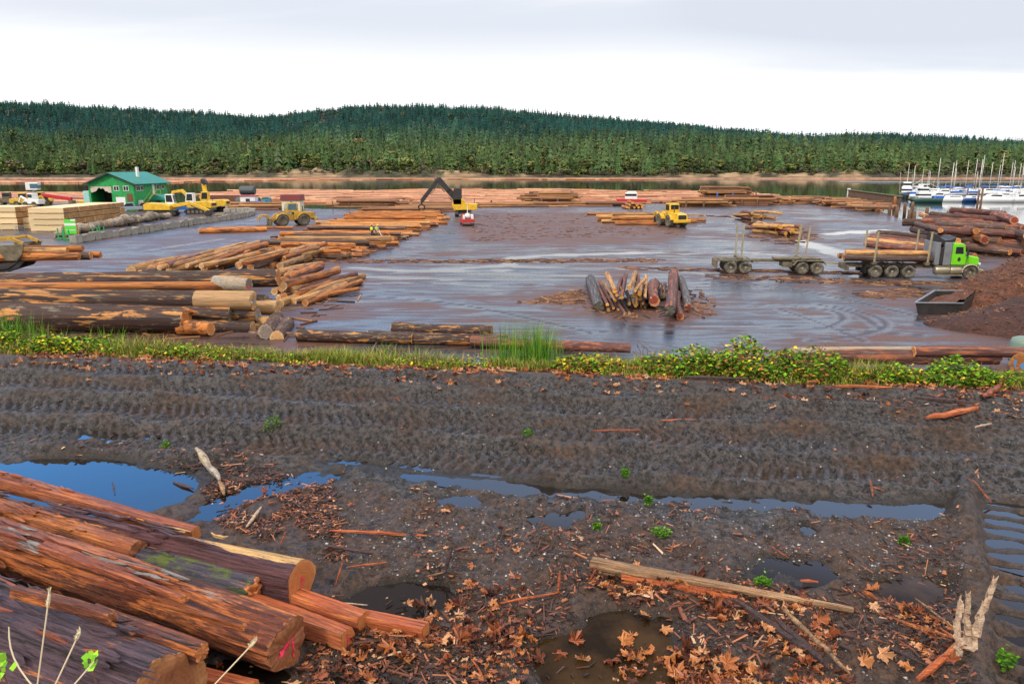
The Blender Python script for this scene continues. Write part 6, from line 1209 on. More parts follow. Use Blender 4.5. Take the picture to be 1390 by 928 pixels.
# ------------------------------------------------------------------ workers on the log row
def person(label, loc, rz, joints, vest, hat, legs):
    me = bpy.data.meshes.new('person'); J = joints; names = list(J); vs = [J[n][0] for n in names]; ed = [(names.index(a), names.index(b)) for a, b in
        (('pelvis', 'chest'), ('chest', 'neck'), ('neck', 'head'), ('head', 'crown'), ('chest', 'ls'), ('ls', 'le'), ('le', 'lh'), ('chest', 'rs'), ('rs', 're'), ('re', 'rh'), ('pelvis', 'lk'), ('lk', 'lf'), ('lf', 'lt'), ('pelvis', 'rk'), ('rk', 'rf'), ('rf', 'rt'))]
    me.from_pydata(vs, ed, []); o = link('person', me); md = o.modifiers.new('skin', 'SKIN'); o.modifiers.new('sub', 'SUBSURF').levels = 1; o.modifiers['sub'].render_levels = 2
    for i, n in enumerate(names):
        me.skin_vertices[0].data[i].radius = (J[n][1], J[n][1] * .85); me.skin_vertices[0].data[i].use_root = n == 'pelvis'
    me.materials.append(legs); o.location = loc; o.rotation_euler.z = rz; tag(o, label, 'person')
    p, c, h = Vector(J['pelvis'][0]), Vector(J['chest'][0]), Vector(J['crown'][0]); MB().path([p.lerp(c, .15), p.lerp(c, .5), c, c.lerp(Vector(J['neck'][0]), .6)], [.19, .20, .22, .14], 10).obj('vest', vest, o, True)
    hd = MB().lathe([(.15, -.02), (.135, .0), (.125, .06), (.08, .115), (.01, .13)], 14, axis='z').obj('hard_hat', hat, o, True); hd.location = h; return o
def stand(lean=0.0, reach=0.0):
    q = lambda x, z: (x + lean * max(0, z - .9) * .9, z - lean * max(0, z - .9) * .35)
    J = {}
    for n, x, y, z, r in (('pelvis', 0, 0, .95, .15), ('chest', 0, 0, 1.32, .17), ('neck', 0, 0, 1.5, .07), ('head', .03, 0, 1.6, .1), ('crown', .03, 0, 1.7, .09), ('ls', 0, .2, 1.4, .08), ('le', .08 + reach, .26, 1.13, .055), ('lh', .22 + reach * 2, .22, .95, .045), ('rs', 0, -.2, 1.4, .08), ('re', .05 + reach, -.26, 1.13, .055), ('rh', .2 + reach * 2, -.22, .9, .045),
                          ('lk', .05, .1, .5, .085), ('lf', 0, .11, .08, .06), ('lt', .16, .12, .04, .045), ('rk', .02, -.1, .5, .085), ('rf', -.04, -.11, .08, .06), ('rt', .12, -.12, .04, .045)):
        a, b = q(x, z) if z > .9 else (x, z); J[n] = ((a, y, b), r)
    return J
M_vis = paint('hi_vis_yellow', (.62, .75, .03), .6, amt=.15); M_navy = paint('dark_workwear', (.03, .035, .05), .8, amt=.3); M_hato = paint('orange_hat', (.85, .25, .02), .35, amt=.05); M_haty = paint('yellow_hat', (.85, .6, .03), .35, amt=.05); M_pale = paint('pale_workwear', (.45, .45, .45), .8, amt=.3)
pw_ = gp(505.5, 324.5, .45); person('worker in dark clothes and yellow vest standing on the log row', pw_, rad(250), stand(), M_vis, M_hato, M_navy)
pw_ = gp(510.5, 324, .45); person('worker in pale trousers and yellow vest bending with a measuring pole on the log row', pw_, rad(-20), stand(.35, .1), M_vis, M_haty, M_pale)
p0, p1 = gp(512, 316, 1.3), gp(522, 327, .4); o = MB().tube(pw_ + Vector((.35, -.1, 1.0)), p1, .035, n=6).obj('measuring_pole', M_cream); tag(o, 'pale measuring pole held slanting by the bending worker', 'pole')
# ------------------------------------------------------------------ near logs, built in metres along local x
def heromat(name, c1, c2, hi_, lo=.52, hi=.60, moss=None, rough=.40, strip=None):
    m = NT(name); cs = m.coord((.9, 22, 22)); cf = m.coord((3.5, 75, 75)); cb = m.coord((.9, 5, 5))
    st = m.noise(cs, 1, 8, .72, .35); fi = m.noise(cf, 1, 6, .75, .2); bl = m.noise(cb, 1, 8, .7, .6)
    mixf = m.math('ADD', m.math('MULTIPLY', st, .55), m.math('MULTIPLY', fi, .45))
    c = m.mix(m.ramp(mixf, [(.40, 0), (.58, 1)]), c1, c2)
    f = m.ramp(m.math('ADD', m.math('MULTIPLY', bl, .62), m.math('MULTIPLY', mixf, .38)), [(lo, 0), (hi, 1)])
    c = m.mix(f, c, m.mix(m.ramp(mixf, [(.38, 0), (.58, 1)]), tuple(q * .35 for q in hi_), tuple(min(.85, q * 1.15) for q in hi_)))
    if strip:   # long bare strip along the top
        tcx = m.n('ShaderNodeTexCoord'); sx = m.n('ShaderNodeSeparateXYZ'); m.l(tcx.outputs['Object'], sx.inputs[0]); q = m.math('ADD', m.math('ADD', sx.outputs[2], m.math('MULTIPLY', sx.outputs[1], strip[2])), m.math('ADD', m.math('MULTIPLY', bl, .22), m.math('SUBTRACT', m.math('MULTIPLY', fi, .06), m.math('MULTIPLY', m.math('MAXIMUM', m.math('SUBTRACT', strip[3], sx.outputs[0]), 0.0), .12))))
        c = m.mix(m.ramp(q, [(strip[0], 0), (strip[0] + .012, 1)]), c, m.mix(m.ramp(mixf, [(.40, 0), (.56, 1)]), tuple(w * .4 for w in strip[1]), strip[1]))
    if moss: c = m.mix(m.ramp(m.noise(m.coord((3, 6, 6)), 1, 8, .75), [(.50, 0), (.56, .9)]), c, m.mix(fi, tuple(q * .4 for q in moss), tuple(q * 1.8 for q in moss)))
    c = m.mix(m.ramp(st, [(.34, .92), (.43, 0)]), c, (.008, .004, .003)); c = m.mix(m.ramp(fi, [(.34, .7), (.43, 0)]), c, (.010, .005, .004))
    m.set(Base_Color=c, Roughness=m.ramp(fi, [(.35, rough - .22), (.65, rough + .2)]), Specular_IOR_Level=.45)
    m.bump(m.math('ADD', m.math('MULTIPLY', st, 1.4), m.math('MULTIPLY', fi, .9)), 1.0, .022); return m.mat
M_h1 = heromat('red_brown_pole_wood', (.09, .020, .010), (.40, .098, .036), (.62, .185, .055), .50, .60)
M_h2 = heromat('orange_brown_log_wood', (.09, .024, .008), (.43, .112, .024), (.62, .21, .05), .50, .60)
M_h3 = heromat('purple_bark', (.016, .006, .009), (.150, .052, .054), (.62, .26, .06), .585, .61, strip=(.285, (.85, .50, .18), .45, 5.0))
M_h4 = heromat('mossy_bark', (.014, .011, .017), (.11, .092, .115), (.44, .14, .04), .575, .61, (.10, .13, .012))
M_h5 = heromat('split_weathered_wood', (.028, .008, .005), (.25, .062, .020), (.60, .175, .040), .50, .55, strip=(.345, (.36, .31, .28), -.1, 0.0))
M_h6 = heromat('deep_purple_bark', (.010, .005, .008), (.135, .075, .092), (.46, .15, .045), .575, .60)
M_slab = heromat('red_cedar_slab', (.24, .042, .014), (.66, .160, .045), (.74, .27, .09), .50, .62, rough=.45)
M_dead = heromat('weathered_plank_wood', (.13, .075, .04), (.40, .22, .11), (.56, .33, .17), .5, .62, rough=.7)
M_splint = heromat('pale_splinter_wood', (.42, .27, .16), (.74, .50, .34), (.80, .60, .44), .48, .6, rough=.7)
M_dkpl = heromat('dark_wet_plank', (.020, .012, .014), (.10, .052, .045), (.22, .11, .07), .58, .68)
M_cut = endmat('cedar_cut_face', (.52, .17, .045), (.62, .27, .10), k=4.5, stain=(.30, .08, .02), val=.05); M_cutd = endmat('brown_cut_face', (.30, .10, .035), (.42, .17, .06), k=3.2, stain=(.08, .03, .015), val=.05)
M_fluo = paint('pink_spray_paint', (.90, .02, .10), .45, (.6, .05, .08), .3, 9)
def circ(a): return 1.0
def squar(a): return 1.0 / max(abs(math.cos(a)), abs(math.sin(a))) ** .8 * .86
def halfr(a): return 1.0 if math.sin(a) < .25 else .25 / math.sin(a) + .1
def near_log(name, p0, p1, r0, r1, mat, endm, label, seed=0, prof=circ, ridge=.07, warp=.03, tear=.0, roll=0, ends=True, mark=None, n=44, cat='log'):
    p0, p1 = Vector(p0), Vector(p1); d = p1 - p0; L = d.length; k = max(24, int(L * 26)); R = random.Random(seed)
    n = 90 if max(r0, r1) > .11 else 56; k = max(30, int(L * 34)); A = np.linspace(-PI / 2, 1.5 * PI, n, endpoint=False); Q = np.linspace(0, 1, k); AA, QQ = np.meshgrid(A, Q); X_ = QQ * L
    ca, sa = np.cos(AA), np.sin(AA); rm = (r0 + r1) / 2; T_ = AA * rm; wob = .05 * (fbm(X_ * 2.5, T_ * 2, seed + 30, 3) - .5)
    n1_ = fbm((T_ + wob) * 16, X_ * .9 + seed * 7, seed, 4); n2_ = fbm((T_ + wob) * 42, X_ * 2.2 + seed * 3, seed + 1, 3); pl = fbm((T_ + wob) * 7 + 5, X_ * .75 + seed, seed + 2, 4)
    rid = (1 - 2 * np.abs(n1_ - .5)) * .55 + (n2_ - .5) * .55 + (np.floor(pl * 9) / 9 - .5) * 1.25 - .3
    seam = np.minimum(1, np.minimum(np.arange(n), n - np.arange(n)) / 5.0)[None, :]; rid = rid * seam
    base = np.array([prof(a + roll) for a in A])[None, :] * (r0 + (r1 - r0) * QQ) * (1 + warp * (fbm(X_ * 1.3, X_ * 0 + seed, seed + 5, 3) - .5) * 3)
    lob = 1 + .07 * np.sin(2 * AA + seed + X_ * .5) + .05 * np.sin(3 * AA + seed * 2 - X_ * .8) + .025 * np.sin(5 * AA + X_ * 1.3)
    RR = base * lob + ridge * 1.25 * max(.09, min(rm, .22)) * rid * 1.5; xo = X_.copy()
    if tear: xo[-1] += tear * (fbm(ca[-1] * 4 + 7, sa[-1] * 4, seed + 8, 4) - .35); xo[-2] += tear * .4 * (fbm(ca[-1] * 4 + 7, sa[-1] * 4, seed + 8, 4) - .35)
    bend = np.sin(QQ * PI) * L * .006 * (seed % 3 - 1)
    V = np.stack([xo, RR * ca + bend, RR * sa], -1).reshape(-1, 3); idx = np.arange(k * n).reshape(k, n); nx = np.roll(idx, -1, 1)
    Fq = np.stack([idx[:-1], idx[1:], nx[1:], nx[:-1]], -1).reshape(-1, 4)[:, ::-1]
    b = bpy.data.meshes.new(name); b.from_pydata(V.tolist(), [], [tuple(f[::-1]) for f in Fq.tolist()] + [tuple(idx[0].tolist()[::-1]) if False else tuple(idx[0].tolist())] + [tuple(idx[-1].tolist()[::-1])])
    b.materials.append(mat); b.materials.append(endm); b.polygons.foreach_set('use_smooth', [False] * len(Fq) + [False] * 2); b.polygons.foreach_set('material_index', [0] * len(Fq) + [1, 1])
    bm = __import__('bmesh').new(); bm.from_mesh(b); __import__('bmesh').ops.recalc_face_normals(bm, faces=bm.faces); bm.to_mesh(b); bm.free()
    o = link(name, b); tag(o, label, cat)
    x = d.normalized(); y = Vector((0, 0, 1)).cross(x).normalized(); z = x.cross(y); M = Matrix.Identity(4)
    for i, w in enumerate((x, y, z)):
        for j in range(3): M[j][i] = w[j]
    for j in range(3): M[j][3] = p0[j]
    o.matrix_world = M
    if ends:
        ring = V.reshape(k, n, 3)[-1]; c = ring.mean(0); nr_ = 7; vs = []; fs = []
        for q in range(nr_):
            s = 1 - q / (nr_ - 1) * .98; off = .004 + .006 * (fbm(ring[:, 1] * s * 30 + 5, ring[:, 2] * s * 30, seed + 20, 3) - .3) * (1 if q else 0) + tear * .5 * (fbm(ring[:, 1] * s * 16, ring[:, 2] * s * 16 + 3, seed + 21, 3) - .4) * (1 if q else 0)
            rr = c + (ring - c) * s * (.985 if q == 0 else 1); rr = np.c_[ring[:, 0] * s + c[0] * (1 - s) + off, rr[:, 1], rr[:, 2]]; vs += rr.tolist()
        for q in range(nr_ - 1): fs += [(q * n + i, q * n + (i + 1) % n, (q + 1) * n + (i + 1) % n, (q + 1) * n + i) for i in range(n)]
        fs.append(tuple((nr_ - 1) * n + i for i in range(n))); e = MB().add(vs, fs).obj('cut_end', endm, o, True)
        if mark:
            bb = MB(); rr = r1; fv = np.array(vs)
            def fx(yy_, zz_): return float(fv[np.argsort((fv[:, 1] - yy_) ** 2 + (fv[:, 2] - zz_) ** 2)[:4], 0].max()) + .004
            Rm = random.Random(seed); c_ = ring.mean(0)
            for (a0, b0, a1, b1, w) in mark:
                m_ = 14; d_ = Vector((a1 - a0, b1 - b0)).normalized(); pr = Vector((-d_.y, d_.x)); q_ = []
                for t_ in range(m_):
                    f_ = t_ / (m_ - 1); ww = w * rr * .5 * Rm.uniform(.5, 1.15) * min(1, .3 + 4 * f_, .3 + 4 * (1 - f_))
                    for sg in (-1, 1):
                        yy_ = c_[1] + (a0 + (a1 - a0) * f_) * rr + pr.x * ww * sg; zz_ = c_[2] + (b0 + (b1 - b0) * f_) * rr + pr.y * ww * sg; q_.append((fx(yy_, zz_), yy_, zz_))
                bb.add(q_, [(2 * t_, 2 * t_ + 1, 2 * t_ + 3, 2 * t_ + 2) for t_ in range(m_ - 1)])
            bb.obj('paint_mark', M_fluo, e)
    return o
def strips(o, L, r0, r1, mat, n, seed, ln=(.15, .7), w=(.006, .022)):
    R = random.Random(seed); b = MB()
    for i in range(n):
        q = R.uniform(.1, .96); a = R.gauss(1.4, .85); x0 = q * L; l = R.uniform(*ln); r = (r0 + (r1 - r0) * q) * R.uniform(1.0, 1.06); wd = R.uniform(*w); pts = []
        for j in range(5):
            t_ = j / 4; aa = a + R.uniform(-.03, .03); lift = R.uniform(0, .012) + (.03 * R.random() if j in (0, 4) else 0); pts.append(((x0 - l * t_), (r + lift) * math.cos(aa), (r + lift) * math.sin(aa)))
        b.path(pts, [wd * .3, wd, wd * 1.1, wd * .9, wd * .2], 4)
    s = b.obj('bark_strips', mat, o); s['kind'] = 'stuff'; return s
def hp(u, v, z): return gp(u, v, RZ + z)
o = near_log('log', hp(-190, 604, .20), hp(266, 723, .10), .135, .068, M_h1, M_cut, 'long slim red brown pole lying farthest back beside the big puddle', 1, squar, .035)
strips(o, 4.5, .135, .068, M_h1, 30, 6)
o = near_log('log', hp(-200, 640, .2), hp(188, 751, .22), .15, .115, M_h2, M_cutd, 'orange brown log with a blunt chipped end, second from the puddle', 2, circ, .05, tear=.05)
strips(o, 4.2, .15, .115, M_h2, 45, 4)
o = near_log('log', hp(-140, 655, .08), hp(409, 789, .20), .09, .185, M_h3, M_cut, 'purple barked log whose round orange cut end carries a pink slash', 3, circ, .05, mark=[(-.12, -.55, -.02, .30, .06), (-.02, .30, .22, -.1, .05), (.0, .1, .12, -.3, .03)])
strips(o, 5.2, .10, .205, M_h3, 60, 1)
o = near_log('log', hp(-40, 700, .1), hp(345, 806, .12), .14, .135, M_h4, M_cut, 'dark mossy log with a splintered broken end between two bigger logs', 4, circ, .07, tear=.16)
strips(o, 3.0, .14, .135, M_h4, 40, 5)
o = near_log('log', hp(-220, 668, .34), hp(388, 874, .23), .18, .19, M_h5, M_cutd, 'long split grey streaked log with a red sprayed band on its ragged end', 5, circ, .11, .06, tear=.07, mark=[(-.6, -.15, .1, .12, .14), (.05, .1, .5, .2, .09), (.2, -.7, .25, .05, .07), (-.3, -.3, .1, -.05, .06)])
strips(o, 5.0, .19, .205, M_h5, 120, 2, w=(.008, .03)); strips(o, 5.0, .192, .207, M_h1, 45, 12, (.5, 1.5), (.014, .04))
o = near_log('log', hp(-260, 760, .3), hp(222, 948, .32), .36, .31, M_h6, M_cutd, 'thickest deep purple barked log in the bottom left corner with a cracked end', 6, circ, .08, tear=.10)
strips(o, 4.6, .36, .31, M_h6, 90, 3, w=(.008, .03)); strips(o, 4.6, .362, .312, M_h1, 26, 13, (.3, 1.2), (.008, .026))
near_log('split_timber', hp(120, 838, .52), hp(272, 886, .50), .085, .065, M_h5, M_cut, 'broken slab with an orange torn end lying on the thick purple log', 7, squar, .12, tear=.05, cat='split timber')
near_log('split_timber', hp(300, 806, .07), hp(472, 866, .09), .10, .085, M_slab, M_cut, 'ridged red slab with pink paint on its end pointing at the leaves', 8, squar, .08, mark=[(-.15, -.7, -.1, .6, .16), (.1, -.5, .12, .3, .08)], cat='split timber')
near_log('split_timber', hp(370, 800, .08), hp(494, 843, .10), .085, .08, M_slab, M_cut, 'smooth red slab lying beside the ridged one', 9, squar, .05, cat='split timber')
near_log('split_timber', hp(455, 832, .06), hp(578, 857, .07), .075, .072, M_slab, M_cut, 'bright red cedar slab reaching farthest right toward the leaf litter', 10, squar, .05, cat='split timber')
near_log('split_timber', hp(190, 905, .1), hp(345, 938, .08), .08, .07, M_slab, M_cut, 'red slab partly hidden under the logs at the bottom edge', 11, squar, .08, cat='split timber')
near_log('log', hp(-120, 690, .05), hp(330, 836, .04), .10, .09, M_h6, M_cutd, 'dark thin log low in the gap under the split grey log', 12, circ, .1)
near_log('split_timber', hp(60, 742, .60), hp(250, 812, .56), .05, .03, M_h1, M_cut, 'long torn splinter lying along the top of the split grey streaked log', 15, squar, .2, tear=.06, cat='split timber')
near_log('split_timber', hp(210, 815, .50), hp(330, 851, .46), .04, .025, M_h2, M_cut, 'short orange splinter lifting off the front of the split grey streaked log', 16, squar, .2, tear=.06, cat='split timber')
near_log('split_timber', hp(20, 800, .74), hp(150, 838, .72), .045, .03, M_h5, M_cutd, 'torn bark slab lying on the thick purple log at the left edge', 17, squar, .2, tear=.06, cat='split timber')
near_log('split_timber', hp(150, 770, .30), hp(300, 800, .26), .04, .02, M_slab, M_cut, 'thin red splinter wedged between the mossy log and the purple barked log', 18, squar, .15, tear=.05, cat='split timber')
near_log('plank', hp(803, 762, .09), hp(1158, 826, .05), .095, .035, M_dead, M_cutd, 'long weathered half log tapering to the right among the leaves', 13, halfr, .10, roll=.3, cat='plank')
near_log('plank', hp(845, 782, .03), hp(1000, 812, .03), .05, .03, M_slab, M_cut, 'short reddish plank half hidden under the long weathered half log', 14, squar, .1, cat='plank')
# loose sticks and planks: ends in the picture, width px, height above ground, material, label
STK = [(444, 726, 580, 734, 4.5, .03, M_slab, 'straight bright red stick on the gravel right of the purple log'), (440, 752, 530, 760, 5, .02, M_dkpl, 'dark red stick lying below the straight bright one'), (470, 775, 525, 766, 3.5, .02, M_slab, 'short red stick beside the dark brown puddle'), (455, 798, 466, 762, 2.5, .05, M_slab, 'thin red splinter standing against the dark stick'), (680, 828, 757, 815, 4, .05, M_slab, 'crooked red stick pointing at the upright splinter'), (757, 814, 760, 770, 4, .16, M_slab, 'short upright red splinter in the mud left of the weathered half log'),
      (605, 796, 614, 745, 5, .15, M_dkpl, 'dark upright stick at the edge of the dark puddle'), (580, 790, 610, 785, 2.5, .02, M_dead, 'thin pale stick at the right tip of the dark puddle'), (450, 822, 510, 827, 2.5, .03, M_splint, 'thin white lath by the dark puddle'), (575, 765, 600, 752, 3, .05, M_dead, 'thin brown twig curling beside the dark upright stick'),
      (993, 832, 1118, 908, 9, .07, M_dkpl, 'dark wet plank leaning among the leaves, the left one'), (1062, 846, 1153, 926, 7, .12, M_dead, 'thin grey brown plank, the right one of the leaning pair'), (1050, 850, 1128, 918, 9, .08, M_dkpl, 'dark purple plank between the leaning pair'), (1245, 935, 1297, 888, 11, .06, M_slab, 'stubby red log piece at the bottom right'), (1212, 845, 1256, 872, 5, .06, M_h2, 'orange stick leaning on the twig heap at right'), (1240, 822, 1300, 872, 3, .08, M_dead, 'thin pale twig bent over the heap at right'),
      (1228, 850, 1296, 876, 6, .05, M_h2, 'thick brown stick in the twig heap at right'), (1275, 860, 1305, 885, 5, .05, M_slab, 'red stick at the foot of the pale split stump'), (1200, 890, 1258, 912, 5, .03, M_dkpl, 'dark red stick among the leaves near the bottom right'), (1085, 800, 1110, 797, 6, .05, M_slab, 'small orange wood chunk on the end of the half log'), (1170, 810, 1190, 822, 8, .04, M_h2, 'small orange bark chip at the tip of the half log'),
      (1258, 577, 1327, 564, 9, .04, M_slab, 'bright orange wood chunk lying on the track at right'), (1322, 588, 1346, 577, 3, .02, M_splint, 'thin pale sliver right of the orange wood chunk'), (1095, 531, 1270, 517, 8, .12, M_slab, 'long pinkish torn plank lying along the verge at right'), (1130, 535, 1210, 530, 5, .05, M_h2, 'brown plank under the pinkish torn plank'), (832, 508, 1018, 514, 7, .14, M_slab, 'long dark red plank on the verge before the brambles'), (925, 518, 1015, 521, 4, .05, M_dkpl, 'thin dark plank lying below the long dark red one'),
      (1334, 550, 1358, 528, 8, .08, M_h1, 'short reddish stick at the right end of the verge'), (1240, 546, 1322, 552, 6, .05, M_dkpl, 'dark flat plank on the verge at far right'), (1270, 545, 1300, 530, 5, .07, M_h1, 'thin red stick leaning over the dark flat plank'), (896, 575, 945, 573, 2.5, .02, M_slab, 'small red splinter on the middle of the track'), (805, 590, 870, 596, 3, .02, M_h1, 'thin brown splinter lying across the track ruts'), (670, 506, 700, 510, 4, .03, M_dead, 'short grey stick at the verge edge below the tuft'),
      (268, 628, 300, 662, 9, .06, M_grey, 'silvery driftwood stick lying across the puddle edge'), (298, 660, 306, 680, 8, .05, M_dead, 'dark broken foot of the silvery driftwood stick'), (236, 660, 262, 668, 5, .03, M_dkpl, 'short dark stick poking into the big puddle'), (153, 660, 157, 678, 2.5, .05, M_dkpl, 'tiny curved twig standing in the big puddle'), (335, 720, 356, 698, 5, .04, M_splint, 'pale wood sliver on the bark litter right of the big puddle'), (380, 748, 388, 722, 3, .05, M_slab, 'thin red splinter above the purple log'),
      (800, 790, 812, 768, 4, .05, M_h1, 'short dark splinter at the left tip of the half log'), (1180, 660, 1183, 684, 4, .04, M_h1, 'small dark stick lying across the long strip of water'), (900, 912, 960, 925, 4, .04, M_slab, 'red stick under the leaves at the bottom'), (640, 905, 655, 925, 4, .03, M_slab, 'short orange stick at the bottom middle'), (1155, 655, 1200, 668, 3, .02, M_h1, 'thin reddish splinter above the long strip of water'), (1320, 660, 1345, 690, 4, .03, M_h1, 'dark stick beside the cross track at right'), (1045, 745, 1070, 765, 3, .03, M_h1, 'small brown twig above the half log')]
for i, (u0, v0, u1, v1, w, dz_, mt, lab) in enumerate(STK):
    a, b_ = on_ground(u0, v0), on_ground(u1, v1); up_ = abs(u1 - u0) < 14 and v0 - v1 > 20
    if up_: a, b_ = on_ground(u0, v0), yp(u1, v1, on_ground(u0, v0).y + .02)
    r = w / ppm(a) * .55; a = a + Vector((0, 0, r * .7 + (dz_ * .5 if not up_ else 0))); b_ = b_ + Vector((0, 0, r * .7 + (dz_ * .5 if not up_ else 0)))
    L = max((b_ - a).length, .05); k = max(3, min(14, int(L * 9))); R = random.Random(i); bb = MB(); pts = []; rs = []
    for q in range(k):
        t_ = q / (k - 1); p = a.lerp(b_, t_) + Vector((R.uniform(-1, 1), R.uniform(-1, 1), R.uniform(-.4, 1) * .5)) * r * .35; pts.append(p); rs.append(r * (R.uniform(.75, 1.15)) * (1 - .45 * abs(t_ - .4)) * (.55 if q in (0, k - 1) else 1))
    pts = [p - a for p in pts]; o = bb.path(pts, rs, 6).obj('plank' if 'plank' in lab else 'stick', mt); o.location = a
    tag(o, lab.replace(', the left one', ' on the left of the pair').replace(', the right one of the leaning pair', ' leaning in front of the dark purple plank'), 'plank' if 'plank' in lab else 'stick')
# pale split stump of three prongs
a = on_ground(1312, 882); c = thing('split_stump', 'pale wood split into three upright prongs at the right by the cross track', 'stump', a)
for (du, dv, tu, tv, w) in ((-12, 22, -9, -70, 7), (2, -5, 1, -77, 7), (2, 5, 38, -97, 8)):
    p = yp(1312 + du, 882 + dv, a.y + dv * -.004) - a; q = yp(1312 + tu, 882 + tv, a.y + .05) - a; r = w / ppm(a); R = random.Random(du); pts = [p.lerp(q, i / 13 * .93) + Vector((R.uniform(-1, 1), R.uniform(-1, 1), R.uniform(-.3, .3))) * r * .3 for i in range(14)]
    b = MB().path(pts, [r * (1 - .055 * i) * R.uniform(.72, 1.12) for i in range(14)], 7); k_ = len(b.v); b.v = [(x + R.uniform(-.25, .25) * r, y + R.uniform(-.25, .25) * r, z + R.uniform(-.5, .5) * r) for x, y, z in b.v]
    for i in range(7):
        s_ = R.randint(6, 13); t0 = pts[s_] + Vector((R.uniform(-.7, .7), R.uniform(-.7, .7), 0)) * r * .6; b.path([t0 - (q - p) * .12, t0, t0 + (q - p) * R.uniform(.04, .14) + Vector((R.uniform(-1, 1) * r * .5, 0, 0))], [r * .3, r * .26, r * .05], 4)
    b.obj('prong', M_splint, c)
# ------------------------------------------------------------------ leaves, chips, stones
def maple(seed, curl=.18):
    r = random.Random(seed); out_ = []; lob = [(0, 1.0), (.95, .86), (-.95, .86), (1.95, .55), (-1.95, .55)]
    prof = []
    for a, l in sorted(lob):
        prof += [(a - .34, l * .66), (a - .26, l * .84), (a - .12, l * .80), (a, l), (a + .12, l * .80), (a + .26, l * .84), (a + .34, l * .66), (a + .475, .40)]
    prof.append((PI, .10)); vs = [(0, 0, 0)] + [(R_ * math.sin(a) * .5, R_ * math.cos(a) * .5, curl * (R_ ** 2) * r.uniform(-.6, 1.3) * .5) for a, R_ in prof]
    n = len(prof); fs = [(0, 1 + (i + 1) % n, 1 + i) for i in range(n)]; return vs, fs
m = NT('dead_leaf'); tn = m.attr('tint').outputs['Fac']; n1 = m.noise(m.coord(), 30, 4, .7)
lc = m.ramp(tn, [(0, (.030, .011, .007)), (.28, (.10, .028, .014)), (.5, (.30, .080, .028)), (.72, (.52, .19, .055)), (.88, (.60, .30, .14)), (1, (.68, .44, .26))])
m.set(Base_Color=m.mix(m.ramp(n1, [(.4, 0), (.7, .55)]), lc, (.08, .025, .012)), Roughness=.45, Specular_IOR_Level=.4); M_leaf = m.mat
def px_scatter(polys, n):
    P = []
    for poly, w in polys:
        us, vs = [p[0] for p in poly], [p[1] for p in poly]; k = int(n * w); u = rng.uniform(min(us), max(us), k * 4); v = rng.uniform(min(vs), max(vs), k * 4); ins = poly_sd(u, v, poly) < 0; u, v = u[ins][:k], v[ins][:k]
        P.append(np.array([gp(a, b)[:2] if False else (lambda q: (q.x, q.y))(gp(a, b, RZ)) for a, b in zip(u, v)]).reshape(-1, 2))
    return np.concatenate(P)
def thin(P, sc, lo, seed):
    k = fbm(P[:, 0] * sc, P[:, 1] * sc, seed, 4) > lo; return P[k]
LZ = [([(410, 880), (500, 838), (600, 800), (660, 790), (720, 800), (735, 870), (700, 960), (400, 960)], .30), ([(840, 865), (930, 878), (1110, 935), (1100, 965), (830, 965)], .30), ([(860, 770), (1000, 800), (1200, 815), (1300, 850), (1260, 940), (1110, 940), (1000, 850), (860, 800)], .26), ([(780, 790), (850, 775), (900, 810), (840, 830)], .04), ([(560, 680), (720, 690), (700, 790), (600, 760)], .012), ([(0, 700), (420, 760), (420, 960), (0, 960)], .05)]
P = thin(px_scatter(LZ, 2600), 1.8, .44, 301); z = gh(P[:, 0], P[:, 1]); k = (z > RZ - .045) | (rng.uniform(0, 1, len(P)) < .22); P, z = P[k], z[k]; n = len(P); Vs, Fs, Ts, off = [], [], [], 0
for j in range(5):
    bv, bf = maple(j, .25 + .1 * j); sel = np.arange(n) % 5 == j; k = sel.sum(); sz = rng.gamma(7, .019, k) * rng.choice([.5, .8, 1.1], k); zz = np.maximum(z[sel], RZ - .045) + .008 + rng.uniform(0, .03, k)
    V, Fq = scatter(bv, bf, xf(np.c_[P[sel], zz], rng.uniform(0, 6.3, k), np.abs(rng.normal(0, .26, k)), rng.uniform(0, 6.3, k), np.c_[sz * rng.uniform(.6, 1.1, k), sz * rng.uniform(.3, 1.1, k), sz * rng.uniform(.3, 1.6, k)])); Vs.append(V); Fs.append(Fq + off); off += len(V); Ts.append(np.repeat(np.clip(rng.beta(1.1, 1.5, k), 0, 1), len(bv)))
o = link('fallen_leaves', np_mesh('fallen_leaves', np.concatenate(Vs), np.concatenate(Fs), M_leaf, False, None, dict(tint=np.concatenate(Ts)))); tag(o, 'orange and brown maple leaves carpeting the wet mud in front', 'fallen leaves', kind='stuff')
